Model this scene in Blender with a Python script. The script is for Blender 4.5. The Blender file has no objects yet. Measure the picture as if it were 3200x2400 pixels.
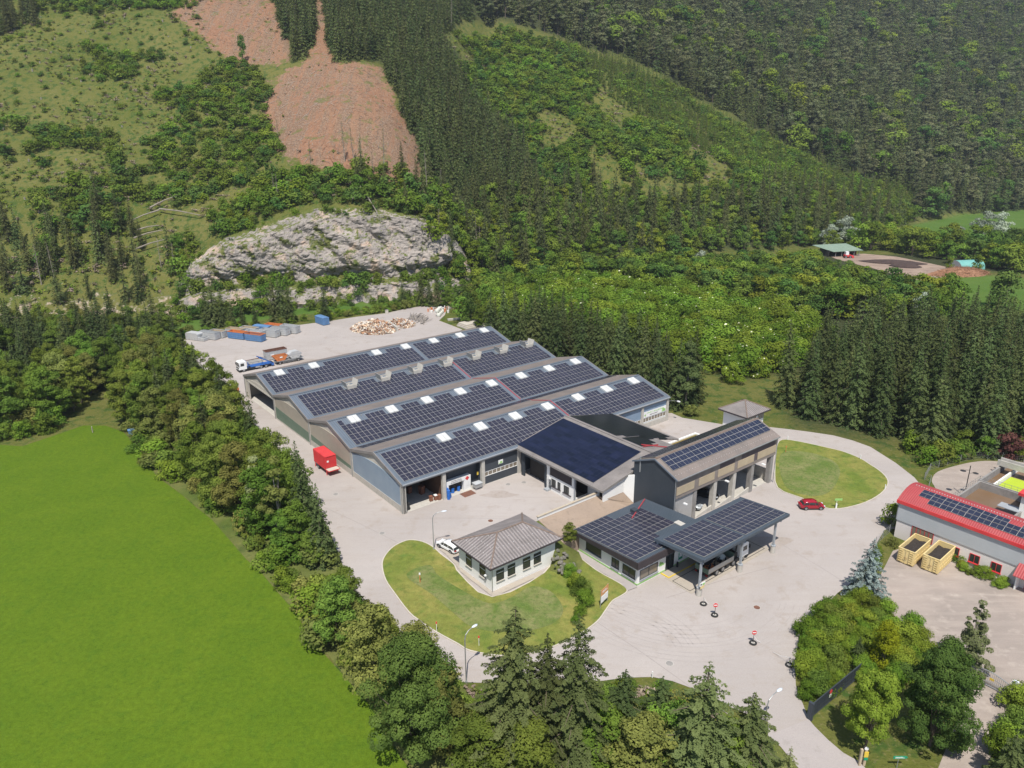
import bpy, bmesh, math, random
import numpy as np
from mathutils import Matrix, Vector, noise as mnoise
random.seed(7); RNG = np.random.default_rng(7)
SC = bpy.context.scene; COL = SC.collection
R = math.radians

# ------------------------------------------------------------------ camera
HC = 64.8; FPX = 2346.6; PIT = R(19.17); ROL = R(-0.428)
cp, sp = math.cos(PIT), math.sin(PIT)
FW = Vector((0, cp, -sp)); UP0 = Vector((0, sp, cp)); RT0 = Vector((1, 0, 0))
RT = RT0*math.cos(ROL) + UP0*math.sin(ROL); UPV = -RT0*math.sin(ROL) + UP0*math.cos(ROL)
cd = bpy.data.cameras.new('camera'); cam = bpy.data.objects.new('camera', cd); COL.objects.link(cam)
M = Matrix((RT, UPV, -FW)).transposed().to_4x4(); M.translation = Vector((0, 0, HC)); cam.matrix_world = M
cd.sensor_width = 36; cd.lens = 36*FPX/3200; cd.clip_start = 1; cd.clip_end = 6000
SC.camera = cam
# ------------------------------------------------------------------ light
SUN_EL = 61.0
world = bpy.data.worlds.new("World"); SC.world = world; world.use_nodes = True
wn = world.node_tree; bg = wn.nodes['Background']
sky = wn.nodes.new('ShaderNodeTexSky'); sky.sky_type = 'NISHITA'; sky.sun_disc = False
sky.sun_elevation = R(SUN_EL); sky.sun_rotation = R(180); sky.altitude = 700
wn.links.new(sky.outputs[0], bg.inputs[0]); bg.inputs[1].default_value = 0.10
sl = bpy.data.lights.new('sun', 'SUN'); sl.energy = 4.6; sl.angle = R(0.5); sl.color = (1.0, 0.955, 0.88)
so = bpy.data.objects.new('sun', sl); COL.objects.link(so); so.location = (0, -100, 300)
so.rotation_euler = (R(90-SUN_EL), 0, R(0))      # the sun stands behind the camera, shadows run away from it
SC.view_settings.view_transform = 'Standard'; SC.view_settings.look = 'None'
SC.view_settings.exposure = 0.42; SC.view_settings.gamma = 1
SC.cycles.max_bounces = 6; SC.cycles.diffuse_bounces = 3; SC.cycles.transmission_bounces = 3
SC.cycles.transparent_max_bounces = 4; SC.cycles.use_denoising = True

# ------------------------------------------------------------------ survey helpers
TH = R(38.09); EX = np.array([math.cos(TH), math.sin(TH)]); EY = np.array([-EX[1], EX[0]]); O = np.array([-19.2, 116.98])
def W(x, y):                       # site coordinates (hall front-left corner, x along the ridges) -> world
    p = O + EX*x + EY*y; return float(p[0]), float(p[1])
def rayd(u, v): return np.array(FW*FPX + RT*(u-1600) + UPV*(1200-v))
def G(u, v, z=0.0):                # survey: the ground point seen at that place of the photograph
    d = rayd(u, v); t = (z-HC)/d[2]; return float(d[0]*t), float(d[1]*t)
def loc(x, y):
    d = np.array([x, y])-O; return float(d@EX), float(d@EY)
def gs(u, v, z=0.0): return loc(*G(u, v, z))
def hgt(u, v, vt):                 # height of a thing whose foot is at u,v and whose top is at row vt
    x, y = G(u, v); lo, hi = 0., 60.
    for _ in range(40):
        m = (lo+hi)/2; d = Vector((x, y, m-HC)); r = 1200-FPX*d.dot(UPV)/d.dot(FW)
        if r > vt: lo = m
        else: hi = m
    return lo

# ------------------------------------------------------------------ tagging
def tag(o, label=None, cat=None, group=None, kind=None):
    if label: o['label'] = label
    if cat: o['category'] = cat
    if group: o['group'] = group
    if kind: o['kind'] = kind
    return o
class Thing:
    def __init__(s, name, label, cat, x=0, y=0, z=0, rot=0, group=None, site=True):
        o = bpy.data.objects.new(name, None); COL.objects.link(o); s.o = o
        wx, wy = W(x, y) if site else (x, y)
        o.location = (wx, wy, z); o.rotation_euler = (0, 0, (TH if site else 0)+R(rot)); o.empty_display_size = .5
        tag(o, label, cat, group)
def dup(root, label=None, group=None):
    r = root.copy(); COL.objects.link(r)
    if label: r['label'] = label
    if group: r['group'] = group
    for ch in list(root.children):
        c = ch.copy(); COL.objects.link(c); c.parent = r
        for g in list(ch.children):
            d = g.copy(); COL.objects.link(d); d.parent = c
    return r
def place(o, x, y, z=0, rot=0, site=True):
    wx, wy = W(x, y) if site else (x, y)
    o.location = (wx, wy, z); o.rotation_euler = (0, 0, (TH if site else 0)+R(rot))

class MB:
    def __init__(s, off=(0, 0, 0)): s.v = []; s.f = []; s.m = []; s.off = off; s.smooth = False
    def add(s, vs, fs, m=0):
        n = len(s.v); s.v += [tuple(p) for p in vs]; s.f += [tuple(i+n for i in f) for f in fs]; s.m += [m]*len(fs)
    def quad(s, a, b, c, d, m=0): s.add([a, b, c, d], [(0, 1, 2, 3)], m)
    def box(s, x0, y0, z0, x1, y1, z1, m=0, rot=0):
        vs = [(x, y, z) for z in (z0, z1) for y in (y0, y1) for x in (x0, x1)]
        if rot:
            cx, cy = (x0+x1)/2, (y0+y1)/2; c, q = math.cos(R(rot)), math.sin(R(rot))
            vs = [(cx+(x-cx)*c-(y-cy)*q, cy+(x-cx)*q+(y-cy)*c, z) for x, y, z in vs]
        s.add(vs, [(0, 2, 3, 1), (4, 5, 7, 6), (0, 1, 5, 4), (2, 6, 7, 3), (0, 4, 6, 2), (1, 3, 7, 5)], m)
    def prism(s, poly, a0, a1, axis='x', m=0):
        n = len(poly)
        def P(a, p): return (a, p[0], p[1]) if axis == 'x' else ((p[0], a, p[1]) if axis == 'y' else (p[0], p[1], a))
        s.add([P(a0, p) for p in poly]+[P(a1, p) for p in poly],
              [tuple(range(n)), tuple(range(2*n-1, n-1, -1))]+[(i, (i+1) % n, n+(i+1) % n, n+i) for i in range(n)], m)
    def cyl(s, x, y, z0, z1, r, n=12, r2=None, m=0, axis='z'):
        r2 = r if r2 is None else r2
        def P(a, b, h): return {'z': (x+a, y+b, h), 'y': (x+a, h, y+b), 'x': (h, x+a, y+b)}[axis]
        vs = [P(q*math.cos(2*math.pi*i/n), q*math.sin(2*math.pi*i/n), h) for q, h in ((r, z0), (r2, z1)) for i in range(n)]
        s.add(vs, [tuple(range(n)), tuple(range(2*n-1, n-1, -1))]+[(i, (i+1) % n, n+(i+1) % n, n+i) for i in range(n)], m)
    def tube(s, pts, r, n=6, m=0, r1=None):
        pts = [Vector(p) for p in pts]; vs = []; k = len(pts)
        for i, p in enumerate(pts):
            d = (pts[min(i+1, k-1)]-pts[max(i-1, 0)]).normalized()
            a = d.orthogonal().normalized() if i == 0 else (a - d*a.dot(d)).normalized()
            b = d.cross(a); q = r if r1 is None else r+(r1-r)*i/(k-1)
            vs += [p+a*math.cos(2*math.pi*j/n)*q+b*math.sin(2*math.pi*j/n)*q for j in range(n)]
        fs = [(i*n+j, i*n+(j+1) % n, (i+1)*n+(j+1) % n, (i+1)*n+j) for i in range(k-1) for j in range(n)]
        s.add(vs, fs+[tuple(range(n)), tuple(range((k-1)*n, k*n))], m)
    def build(s, name, mats, parent=None, label=None, recalc=True, bevel=0):
        if not isinstance(mats, (list, tuple)): mats = [mats]
        me = bpy.data.meshes.new(name); ox, oy, oz = s.off
        me.from_pydata([(x-ox, y-oy, z-oz) for x, y, z in s.v], [], s.f)
        for mt in mats: me.materials.append(mt)
        me.polygons.foreach_set('material_index', s.m)
        if s.smooth: me.polygons.foreach_set('use_smooth', [True]*len(s.f))
        if recalc:
            bm = bmesh.new(); bm.from_mesh(me); bmesh.ops.recalc_face_normals(bm, faces=bm.faces); bm.to_mesh(me); bm.free()
        me.update(); o = bpy.data.objects.new(name, me); COL.objects.link(o)
        if parent is not None: o.parent = parent.o if isinstance(parent, Thing) else parent
        if label: o['label'] = label
        if bevel:
            b = o.modifiers.new('bevel', 'BEVEL'); b.width = bevel; b.segments = 2; b.limit_method = 'ANGLE'
        return o

# ------------------------------------------------------------------ materials
def newmat(name):
    m = bpy.data.materials.new(name); m.use_nodes = True; nt = m.node_tree
    return m, nt, nt.nodes['Principled BSDF']
def node(nt, t, **k):
    n = nt.nodes.new(t)
    for a, b in k.items():
        if a.startswith('_'): n.inputs[a[1:]].default_value = b
        else: setattr(n, a, b)
    return n
def noise_tex(nt, vec, scale, detail=4, rough=.55, dist=0):
    n = node(nt, 'ShaderNodeTexNoise'); n.inputs['Scale'].default_value = scale; n.inputs['Detail'].default_value = detail
    n.inputs['Roughness'].default_value = rough; n.inputs['Distortion'].default_value = dist
    nt.links.new(vec, n.inputs['Vector']); return n.outputs['Fac']
def ramp(nt, fac, p0, p1, c0=(0, 0, 0, 1), c1=(1, 1, 1, 1)):
    n = node(nt, 'ShaderNodeValToRGB'); e = n.color_ramp.elements
    e[0].position = p0; e[1].position = p1; e[0].color = c0; e[1].color = c1
    nt.links.new(fac, n.inputs['Fac']); return n.outputs['Color']
def mixc(nt, fac, a, b, mode='MIX'):
    n = node(nt, 'ShaderNodeMix', data_type='RGBA', blend_type=mode)
    for key, val in (('Factor', fac), ('A', a), ('B', b)):
        i = [s for s in n.inputs if s.name == key and (s.type == 'RGBA' or key == 'Factor' and s.type == 'VALUE')][0]
        if hasattr(val, 'node'): nt.links.new(val, i)
        else: i.default_value = val if key == 'Factor' else (*val[:3], 1)
    return [s for s in n.outputs if s.type == 'RGBA'][0]
def mth(nt, op, a, b=None):
    n = node(nt, 'ShaderNodeMath', operation=op)
    for i, v in enumerate((a, b)):
        if v is None: continue
        if hasattr(v, 'node'): nt.links.new(v, n.inputs[i])
        else: n.inputs[i].default_value = v
    return n.outputs[0]
def coords(nt, kind='Object', scale=None):
    t = node(nt, 'ShaderNodeTexCoord').outputs[kind]
    if scale:
        m = node(nt, 'ShaderNodeMapping'); m.inputs['Scale'].default_value = scale; nt.links.new(t, m.inputs[0]); return m.outputs[0]
    return t
def pm(name, c, c2=None, scale=1.5, rough=.75, metal=0, stripe=None, dirt=None, bump=0, spec=.4, detail=5, fine=0):
    """stripe=(axis, period m, strength of bump, colour multiplier in the groove)"""
    m, nt, b = newmat(name); b.inputs['Roughness'].default_value = rough; b.inputs['Metallic'].default_value = metal
    b.inputs['Specular IOR Level'].default_value = spec
    co = coords(nt); c2 = c2 or tuple(x*.82 for x in c)
    col = mixc(nt, ramp(nt, noise_tex(nt, co, scale, detail), .3, .7), c, c2)
    if fine:
        f = noise_tex(nt, co, 9, 3); k = mth(nt, 'MULTIPLY_ADD', f, fine*2); k.node.inputs[2].default_value = 1-fine
        g = node(nt, 'ShaderNodeCombineColor'); [nt.links.new(k, g.inputs[i]) for i in range(3)]
        col = mixc(nt, 1.0, col, g.outputs[0], 'MULTIPLY')
    if dirt:
        dc, th, ds = dirt
        st = coords(nt, 'Object', (ds, ds, ds*.35))
        col = mixc(nt, ramp(nt, noise_tex(nt, st, 1, 6, .65), th, th+.2), col, dc)
    h = None
    if stripe:
        ax, per, st, mul = stripe
        w = node(nt, 'ShaderNodeTexWave', wave_type='BANDS', bands_direction=ax.upper()); w.inputs['Scale'].default_value = math.pi/(per*10)*2/2
        nt.links.new(co, w.inputs['Vector']); h = w.outputs['Fac']
        col = mixc(nt, ramp(nt, h, 0, .45), mixc(nt, 1.0, col, (mul, mul, mul), 'MULTIPLY'), col)
        bp = node(nt, 'ShaderNodeBump'); bp.inputs['Strength'].default_value = st; bp.inputs['Distance'].default_value = per*.3
        nt.links.new(h, bp.inputs['Height']); nt.links.new(bp.outputs[0], b.inputs['Normal'])
    elif bump:
        bp = node(nt, 'ShaderNodeBump'); bp.inputs['Strength'].default_value = bump; bp.inputs['Distance'].default_value = .1
        nt.links.new(noise_tex(nt, co, scale*4, 6), bp.inputs['Height']); nt.links.new(bp.outputs[0], b.inputs['Normal'])
    nt.links.new(col, b.inputs['Base Color']); return m

MT = {}
MT['conc'] = pm('concrete', (.50, .47, .42), (.40, .38, .34), 1.2, .9, dirt=((.25, .22, .18), .62, .8))
MT['concd'] = pm('dark concrete', (.22, .21, .20), (.30, .28, .26), .8, .9, dirt=((.12, .11, .1), .58, .6))
MT['cream'] = pm('cream panel', (.58, .54, .46), (.52, .48, .41), .5, .8)
MT['beige'] = pm('beige cladding', (.42, .37, .30), (.37, .33, .27), .5, .7, stripe=('y', .3, .3, .9))
MT['green'] = pm('green paint', (.12, .18, .13), (.15, .2, .15), .8, .8, dirt=((.3, .28, .22), .68, .7))
MT['blue'] = pm('blue sheet', (.24, .31, .39), (.28, .35, .42), .4, .6, stripe=('y', .25, .5, .82), dirt=((.3, .33, .36), .7, .5))
MT['bluex'] = pm('blue sheet front', (.20, .29, .40), (.25, .33, .43), .4, .6, stripe=('x', .25, .5, .8), dirt=((.33, .35, .36), .6, .7))
MT['dgrey'] = pm('anthracite sheet', (.040, .050, .062), (.05, .06, .072), .5, .6, stripe=('y', .2, .25, .85))
MT['dgreyx'] = pm('anthracite front', (.045, .054, .066), (.055, .063, .075), .5, .6, stripe=('x', .2, .25, .85))
MT['sheet'] = pm('blue grey roof sheet', (.115, .14, .17), (.14, .165, .20), .3, .55, stripe=('x', .5, .3, .8), dirt=((.2, .22, .23), .66, .4))
MT['sheetd'] = pm('anthracite standing seam', (.065, .085, .105), (.08, .10, .125), .3, .5, stripe=('x', .33, .6, .6))
MT['fibre'] = pm('fibre cement', (.25, .205, .18), (.18, .155, .14), .35, .95, stripe=('x', .177, .5, .8), dirt=((.12, .10, .09), .6, .35), fine=.15)
MT['fibrey'] = pm('fibre cement cross', (.28, .25, .235), (.20, .18, .17), .5, .95, stripe=('y', .177, .7, .7), dirt=((.13, .11, .1), .62, .5), fine=.15)
MT['fibrex'] = pm('corrugated cement', (.30, .265, .255), (.22, .195, .185), .5, .95, stripe=('x', .55, .8, .62), dirt=((.14, .12, .11), .62, .5), fine=.15)
MT['ridge'] = pm('ridge cap', (.17, .12, .095), (.22, .17, .14), 1, .9)
MT['fasc'] = pm('fascia', (.20, .18, .17), (.27, .25, .23), .5, .85, dirt=((.1, .09, .08), .6, .6))
MT['white'] = pm('white render', (.80, .79, .76), (.76, .75, .72), .4, .9, dirt=((.60, .57, .5), .72, .5))
MT['whites'] = pm('white paint', (.78, .78, .77), (.72, .72, .70), .6, .5)
MT['plastic'] = pm('skylight dome', (.60, .60, .58), (.54, .54, .52), .8, .35, dirt=((.55, .53, .48), .66, .5))
MT['galv'] = pm('galvanised', (.42, .43, .43), (.34, .35, .35), 2, .45, .5)
MT['grey'] = pm('grey paint', (.34, .36, .38), (.30, .32, .34), 1, .6)
MT['black'] = pm('black', (.018, .018, .02), (.03, .03, .03), 2, .7)
MT['tyre'] = pm('tyre rubber', (.02, .02, .021), (.035, .034, .033), 6, .9)
MT['rim'] = pm('rim', (.38, .38, .39), (.3, .3, .3), 5, .4, .6)
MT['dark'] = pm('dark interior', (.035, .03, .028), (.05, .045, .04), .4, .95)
MT['wood'] = pm('brown boards', (.11, .055, .035), (.15, .08, .05), 1, .9, stripe=('z', .2, .5, .5))
MT['bdark'] = pm('dark brown cladding', (.045, .036, .040), (.06, .048, .05), .6, .8, stripe=('x', .2, .3, .8))
MT['tan'] = pm('weathered tan cladding', (.50, .41, .28), (.44, .35, .24), .7, .9, stripe=('x', .25, .5, .8), fine=.1)
MT['tgrey'] = pm('weathered grey cladding', (.22, .185, .165), (.28, .24, .21), .7, .9, stripe=('x', .25, .4, .8), fine=.1)
MT['tdark'] = pm('purple grey cladding', (.095, .075, .080), (.12, .095, .1), .7, .9, stripe=('x', .25, .4, .8))
MT['roller'] = pm('roller door', (.46, .45, .44), None, .5, .6, stripe=('z', .2, .5, .75))
MT['red'] = pm('red paint', (.55, .035, .04), (.62, .06, .06), .6, .5, dirt=((.35, .08, .07), .7, .8))
MT['redroof'] = pm('red roof sheet', (.34, .05, .055), (.40, .075, .075), .4, .6, stripe=('y', .33, .35, .88))
MT['redc'] = pm('red cable duct', (.42, .05, .06), None, 1, .7)
MT['clad'] = pm('light grey cladding', (.40, .42, .43), (.44, .455, .465), .5, .5)
MT['yellow'] = pm('faded yellow paint', (.70, .56, .28), (.64, .49, .22), .8, .7, dirt=((.28, .17, .09), .66, 1.2))
MT['yelm'] = pm('yellow marking', (.70, .50, .05), (.6, .42, .06), 2, .8)
MT['orange'] = pm('orange paint', (.60, .20, .06), (.52, .17, .06), 1, .7, dirt=((.25, .12, .08), .64, 1.0))
MT['rust'] = pm('rusty steel', (.20, .09, .06), (.13, .065, .045), 1.5, .95)
MT['cblue'] = pm('container blue', (.09, .19, .36), (.12, .23, .40), .8, .6, dirt=((.25, .25, .26), .68, 1.0))
MT['cgrey'] = pm('container grey', (.40, .41, .42), (.46, .46, .45), .7, .6, dirt=((.22, .19, .16), .68, 1.0))
MT['cpink'] = pm('rust pink interior', (.40, .15, .10), (.30, .12, .09), 1, .9)
MT['soilf'] = pm('dark compost', (.025, .021, .020), (.045, .037, .032), 3, 1, bump=.6)
MT['compost'] = pm('compost heap', (.05, .033, .030), (.075, .05, .042), .6, 1, bump=.8)
MT['gravel'] = pm('gravel', (.42, .34, .27), (.34, .275, .22), .8, 1, fine=.25, dirt=((.25, .2, .15), .6, .4))
MT['paving'] = pm('paving slabs', (.44, .36, .32), (.37, .31, .27), .7, .95, fine=.15)
MT['kerb'] = pm('kerb stone', (.52, .47, .40), (.44, .40, .34), 1, .9)
MT['bgreen'] = pm('roof green', (.20, .27, .20), (.24, .31, .24), .3, .6, stripe=('x', .6, .3, .85))
MT['teal'] = pm('teal tarpaulin', (.13, .36, .33), (.18, .42, .38), .4, .6)
MT['brush'] = pm('brushwood', (.22, .11, .06), (.32, .17, .10), .5, 1)
MT['moss'] = pm('sedum moss', (.22, .13, .03), (.12, .12, .03), 1.2, 1, bump=.5, fine=.3)
MT['bag'] = pm('white bulk bag', (.62, .62, .55), (.55, .55, .48), 1.5, .9)
MT['duck'] = pm('duckweed', (.40, .50, .03), (.36, .46, .03), .3, .9)
MT['sludge'] = pm('sludge water', (.16, .095, .045), (.20, .14, .10), .15, .35)
MT['signo'] = pm('sign orange', (.62, .30, .12), None, 3, .6)
MT['signg'] = pm('sign green', (.02, .30, .16), None, 3, .6)
MT['leafg'] = pm('logo green', (.30, .55, .16), None, 3, .6)
MT['glasso'] = pm('text dark', (.10, .10, .11), None, 3, .6)
MT['pbrown'] = pm('bin brown', (.24, .10, .06), None, 2, .6)
MT['pblue'] = pm('drum blue', (.02, .12, .42), (.03, .15, .5), 2, .4)
MT['poly'] = pm('polystyrene', (.75, .74, .70), None, 2, .9)
MT['dwood'] = pm('dead wood', (.33, .29, .25), (.24, .21, .18), 1, .95)
MT['bark'] = pm('bark', (.10, .075, .055), (.15, .12, .09), 1.5, .95)
MT['barkl'] = pm('pale bark', (.32, .28, .23), (.24, .20, .17), 1.5, .95)
def glassm(name, c, rough=.06, metal=0):
    m, nt, b = newmat(name); b.inputs['Base Color'].default_value = (*c, 1); b.inputs['Roughness'].default_value = rough
    b.inputs['Specular IOR Level'].default_value = .7; b.inputs['Metallic'].default_value = metal; return m
MT['glass'] = glassm('window glass', (.03, .035, .035)); MT['glassw'] = glassm('window glass warm', (.20, .17, .13), .2)
MT['carred'] = glassm('red car paint', (.30, .008, .02), .18); MT['carwhite'] = glassm('white car paint', (.80, .80, .79), .2)
MT['carsilver'] = glassm('silver car paint', (.42, .45, .47), .25, .3); MT['cardark'] = glassm('dark car paint', (.02, .02, .022), .2)
MT['lampg'] = glassm('lamp lens', (.62, .66, .70), .3); MT['tail'] = glassm('tail lamp', (.35, .01, .01), .2)
MT['truckw'] = glassm('truck white', (.78, .79, .78), .3); MT['truckb'] = glassm('truck blue', (.02, .11, .38), .35)
def solarm(name, c, c2, rough):
    m, nt, b = newmat(name); co = coords(nt); v = node(nt, 'ShaderNodeTexVoronoi'); v.inputs['Scale'].default_value = .5; nt.links.new(co, v.inputs[0])
    w = node(nt, 'ShaderNodeTexWhiteNoise', noise_dimensions='3D')
    s = node(nt, 'ShaderNodeVectorMath', operation='SNAP'); s.inputs[1].default_value = (1.04, 1.75, 50); nt.links.new(co, s.inputs[0]); nt.links.new(s.outputs[0], w.inputs[0])
    nt.links.new(mixc(nt, w.outputs[0], c, c2), b.inputs['Base Color']); b.inputs['Roughness'].default_value = rough
    b.inputs['Specular IOR Level'].default_value = .5; return m
MT['cell'] = solarm('solar cell', (.026, .027, .042), (.036, .035, .054), .25)
MT['cellb'] = solarm('black blue solar cell', (.003, .005, .016), (.009, .012, .036), .28)
MT['cellk'] = solarm('black solar cell', (.008, .009, .011), (.012, .013, .016), .3)
MT['cellr'] = solarm('blue solar cell', (.020, .025, .046), (.027, .032, .058), .22)
MT['frame'] = pm('module frame', (.40, .38, .35), None, 1, .5)
MT['frameb'] = pm('dark module frame', (.045, .055, .085), None, 1, .5)

# ------------------------------------------------------------------ terrain
FOOT = np.array([(-1400, -80), (-700, 120), (-450, 190), (-261, 237), (-179, 255), (-127, 265), (-83, 274), (-25, 288), (14, 321),
                 (79, 365), (156, 406), (261, 502), (404, 603), (651, 712), (1100, 860), (2500, 1200)], float)
_seg = FOOT[1:]-FOOT[:-1]; _len = np.hypot(_seg[:, 0], _seg[:, 1]); _cum = np.concatenate([[0], np.cumsum(_len)])
def footst(x, y):
    x = np.asarray(x, float); y = np.asarray(y, float); best = np.full(x.shape, 1e9); s = np.zeros(x.shape); t = np.zeros(x.shape)
    for i in range(len(_seg)):
        dx, dy = _seg[i]; L = _len[i]; px = x-FOOT[i, 0]; py = y-FOOT[i, 1]
        k = np.clip((px*dx+py*dy)/L**2, 0, 1); d = np.hypot(px-k*dx, py-k*dy); sg = np.where(dx*py-dy*px > 0, 1, -1)
        m = d < best; best = np.where(m, d, best); s = np.where(m, d*sg, s); t = np.where(m, _cum[i]+k*L, t)
    return s, t
_tab = RNG.random((256, 256))
def vn(x, y):
    xi = np.floor(x).astype(int); yi = np.floor(y).astype(int); fx = x-xi; fy = y-yi; fx = fx*fx*(3-2*fx); fy = fy*fy*(3-2*fy)
    g = lambda a, b: _tab[a & 255, b & 255]
    return (g(xi, yi)*(1-fx)+g(xi+1, yi)*fx)*(1-fy)+(g(xi, yi+1)*(1-fx)+g(xi+1, yi+1)*fx)*fy
def fbm(x, y, sc, o=4):
    r = 0; a = 1; n = 0
    for i in range(o): r = r+a*(vn(x/sc+13.7*i, y/sc+7.1*i)-.5); n += a; a *= .5; sc *= .5
    return r/n*2
def sst(a, b, x): k = np.clip((x-a)/(b-a), 0, 1); return k*k*(3-2*k)
TC0 = float(footst(np.array([-118.]), np.array([267.]))[1][0]); TC1 = float(footst(np.array([-14.]), np.array([297.]))[1][0])
XC0, XC1 = -118., -14.; _tx = XC0+(XC1-XC0)*np.array([0, .2, .42, .62, .8, .92, 1.0]); _th = np.array([24, 30, 36, 35, 30, 20, 9])
def hill(x, y, cut=False):
    s, t = footst(x, y); sp_ = np.maximum(s, 0)
    zg = .60*sp_ + np.minimum(sp_, 60)/60*(fbm(x, y, 90, 4)*9+fbm(x, y, 22, 3)*1.8)
    zg = np.maximum(zg, 0)
    hc = np.interp(x, _tx, _th)
    zc = np.interp(sp_, [0, 1.5, 4, 7, 9.5, 12, 15], [0, 3.5, 6.5, 7.2, 8.5, 20, 30])
    kk_ = .84+.2*fbm(x, y*0, 30, 2); zc = np.where(sp_ < 9.5, zc, 8.5+(hc-8.5)*(kk_*np.clip((sp_-9.5)/4.2, 0, 1)+(1-kk_)*np.clip((sp_-13.7)/9, 0, 1))) + np.maximum(sp_-22, 0)*.56
    zc = zc + np.clip((sp_-16)/40, 0, 1)*(fbm(x, y, 90, 4)*9+fbm(x, y, 22, 3)*1.8)
    bw = 9+sp_*1.1; w = sst(XC0-bw*.6, XC0+bw*.4, x)*(1-sst(XC1-bw*.4, XC1+bw*.6, x))
    z = zg*(1-w)+zc*w
    if cut: z = z-2.6*w*((s > 1.0) & (s < 19))
    z = np.where(s <= 0, 0.0, z)
    return z
def hz(x, y): return float(hill(np.array([x]), np.array([y]))[0])
def hit(u, v):                     # survey: the point of the terrain seen at that place of the photograph
    d = rayd(u, v); d = d/np.linalg.norm(d); ts = np.concatenate([np.arange(60, 520, 1.5), np.arange(520, 1800, 5)])
    P = d[None, :]*ts[:, None]+np.array([0, 0, HC]); dz = P[:, 2]-hill(P[:, 0], P[:, 1]); k = np.argmax(dz < 0)
    if dz[k] >= 0: k = len(ts)-1
    a, b = ts[max(k-1, 0)], ts[k]
    for _ in range(12):
        m = (a+b)/2; q = d*m+np.array([0, 0, HC])
        if q[2]-hz(q[0], q[1]) < 0: b = m
        else: a = m
    q = d*b+np.array([0, 0, HC]); return float(q[0]), float(q[1]), float(q[2])
def hpoly(pts): return np.array([hit(*p)[:2] for p in pts])
def gpoly(pts, z=0): return np.array([G(*p, z) for p in pts])
def inpoly(x, y, P):
    r = np.zeros(np.shape(x), bool); n = len(P); j = n-1
    for i in range(n):
        xi, yi = P[i]; xj, yj = P[j]
        with np.errstate(divide='ignore', invalid='ignore'):
            c = ((yi > y) != (yj > y)) & (x < (xj-xi)*(y-yi)/(yj-yi+1e-12)+xi)
        r ^= c; j = i
    return r
def pdist(x, y, P):
    d = np.full(np.shape(x), 1e9); n = len(P)
    for i in range(n):
        a = P[i]; b = P[(i+1) % n]; dx, dy = b-a; L = dx*dx+dy*dy+1e-9
        k = np.clip(((x-a[0])*dx+(y-a[1])*dy)/L, 0, 1); d = np.minimum(d, np.hypot(x-a[0]-k*dx, y-a[1]-k*dy))
    return np.where(inpoly(x, y, P), -d, d)
CUT1 = hpoly([(590, 0), (830, 0), (865, 60), (900, 150), (885, 190), (830, 200), (750, 195), (690, 165), (640, 105), (560, 50)])
CUT2 = hpoly([(985, -40), (1003, -40), (1012, 60), (1022, 170), (1050, 212), (1180, 222), (1212, 290), (1250, 370), (1300, 450), (1305, 545), (1180, 552), (1050, 515), (960, 505), (880, 455), (850, 400), (840, 340), (870, 260), (905, 222), (960, 208), (987, 140), (985, 60)])

# ------------------------------------------------------------------ terrain mesh
def grid_obj(name, X, Y, Z, attrs, mat):
    ny, nx = X.shape; co = np.stack([X, Y, Z], -1).reshape(-1, 3)
    i = np.arange(ny*nx).reshape(ny, nx); f = np.stack([i[:-1, :-1], i[:-1, 1:], i[1:, 1:], i[1:, :-1]], -1).reshape(-1, 4)
    me = bpy.data.meshes.new(name); me.vertices.add(len(co)); me.vertices.foreach_set('co', co.ravel())
    me.loops.add(f.size); me.loops.foreach_set('vertex_index', f.ravel().astype(np.int32))
    me.polygons.add(len(f)); me.polygons.foreach_set('loop_start', np.arange(0, f.size, 4, dtype=np.int32))
    me.polygons.foreach_set('use_smooth', np.ones(len(f), bool)); me.update(); me.validate()
    for k, a in attrs.items():
        at = me.attributes.new(k, 'FLOAT', 'POINT'); at.data.foreach_set('value', a.astype(np.float32).ravel())
    me.materials.append(mat); o = bpy.data.objects.new(name, me); COL.objects.link(o); return o
def attr(nt, n): return node(nt, 'ShaderNodeAttribute', attribute_name=n).outputs['Fac']
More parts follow.
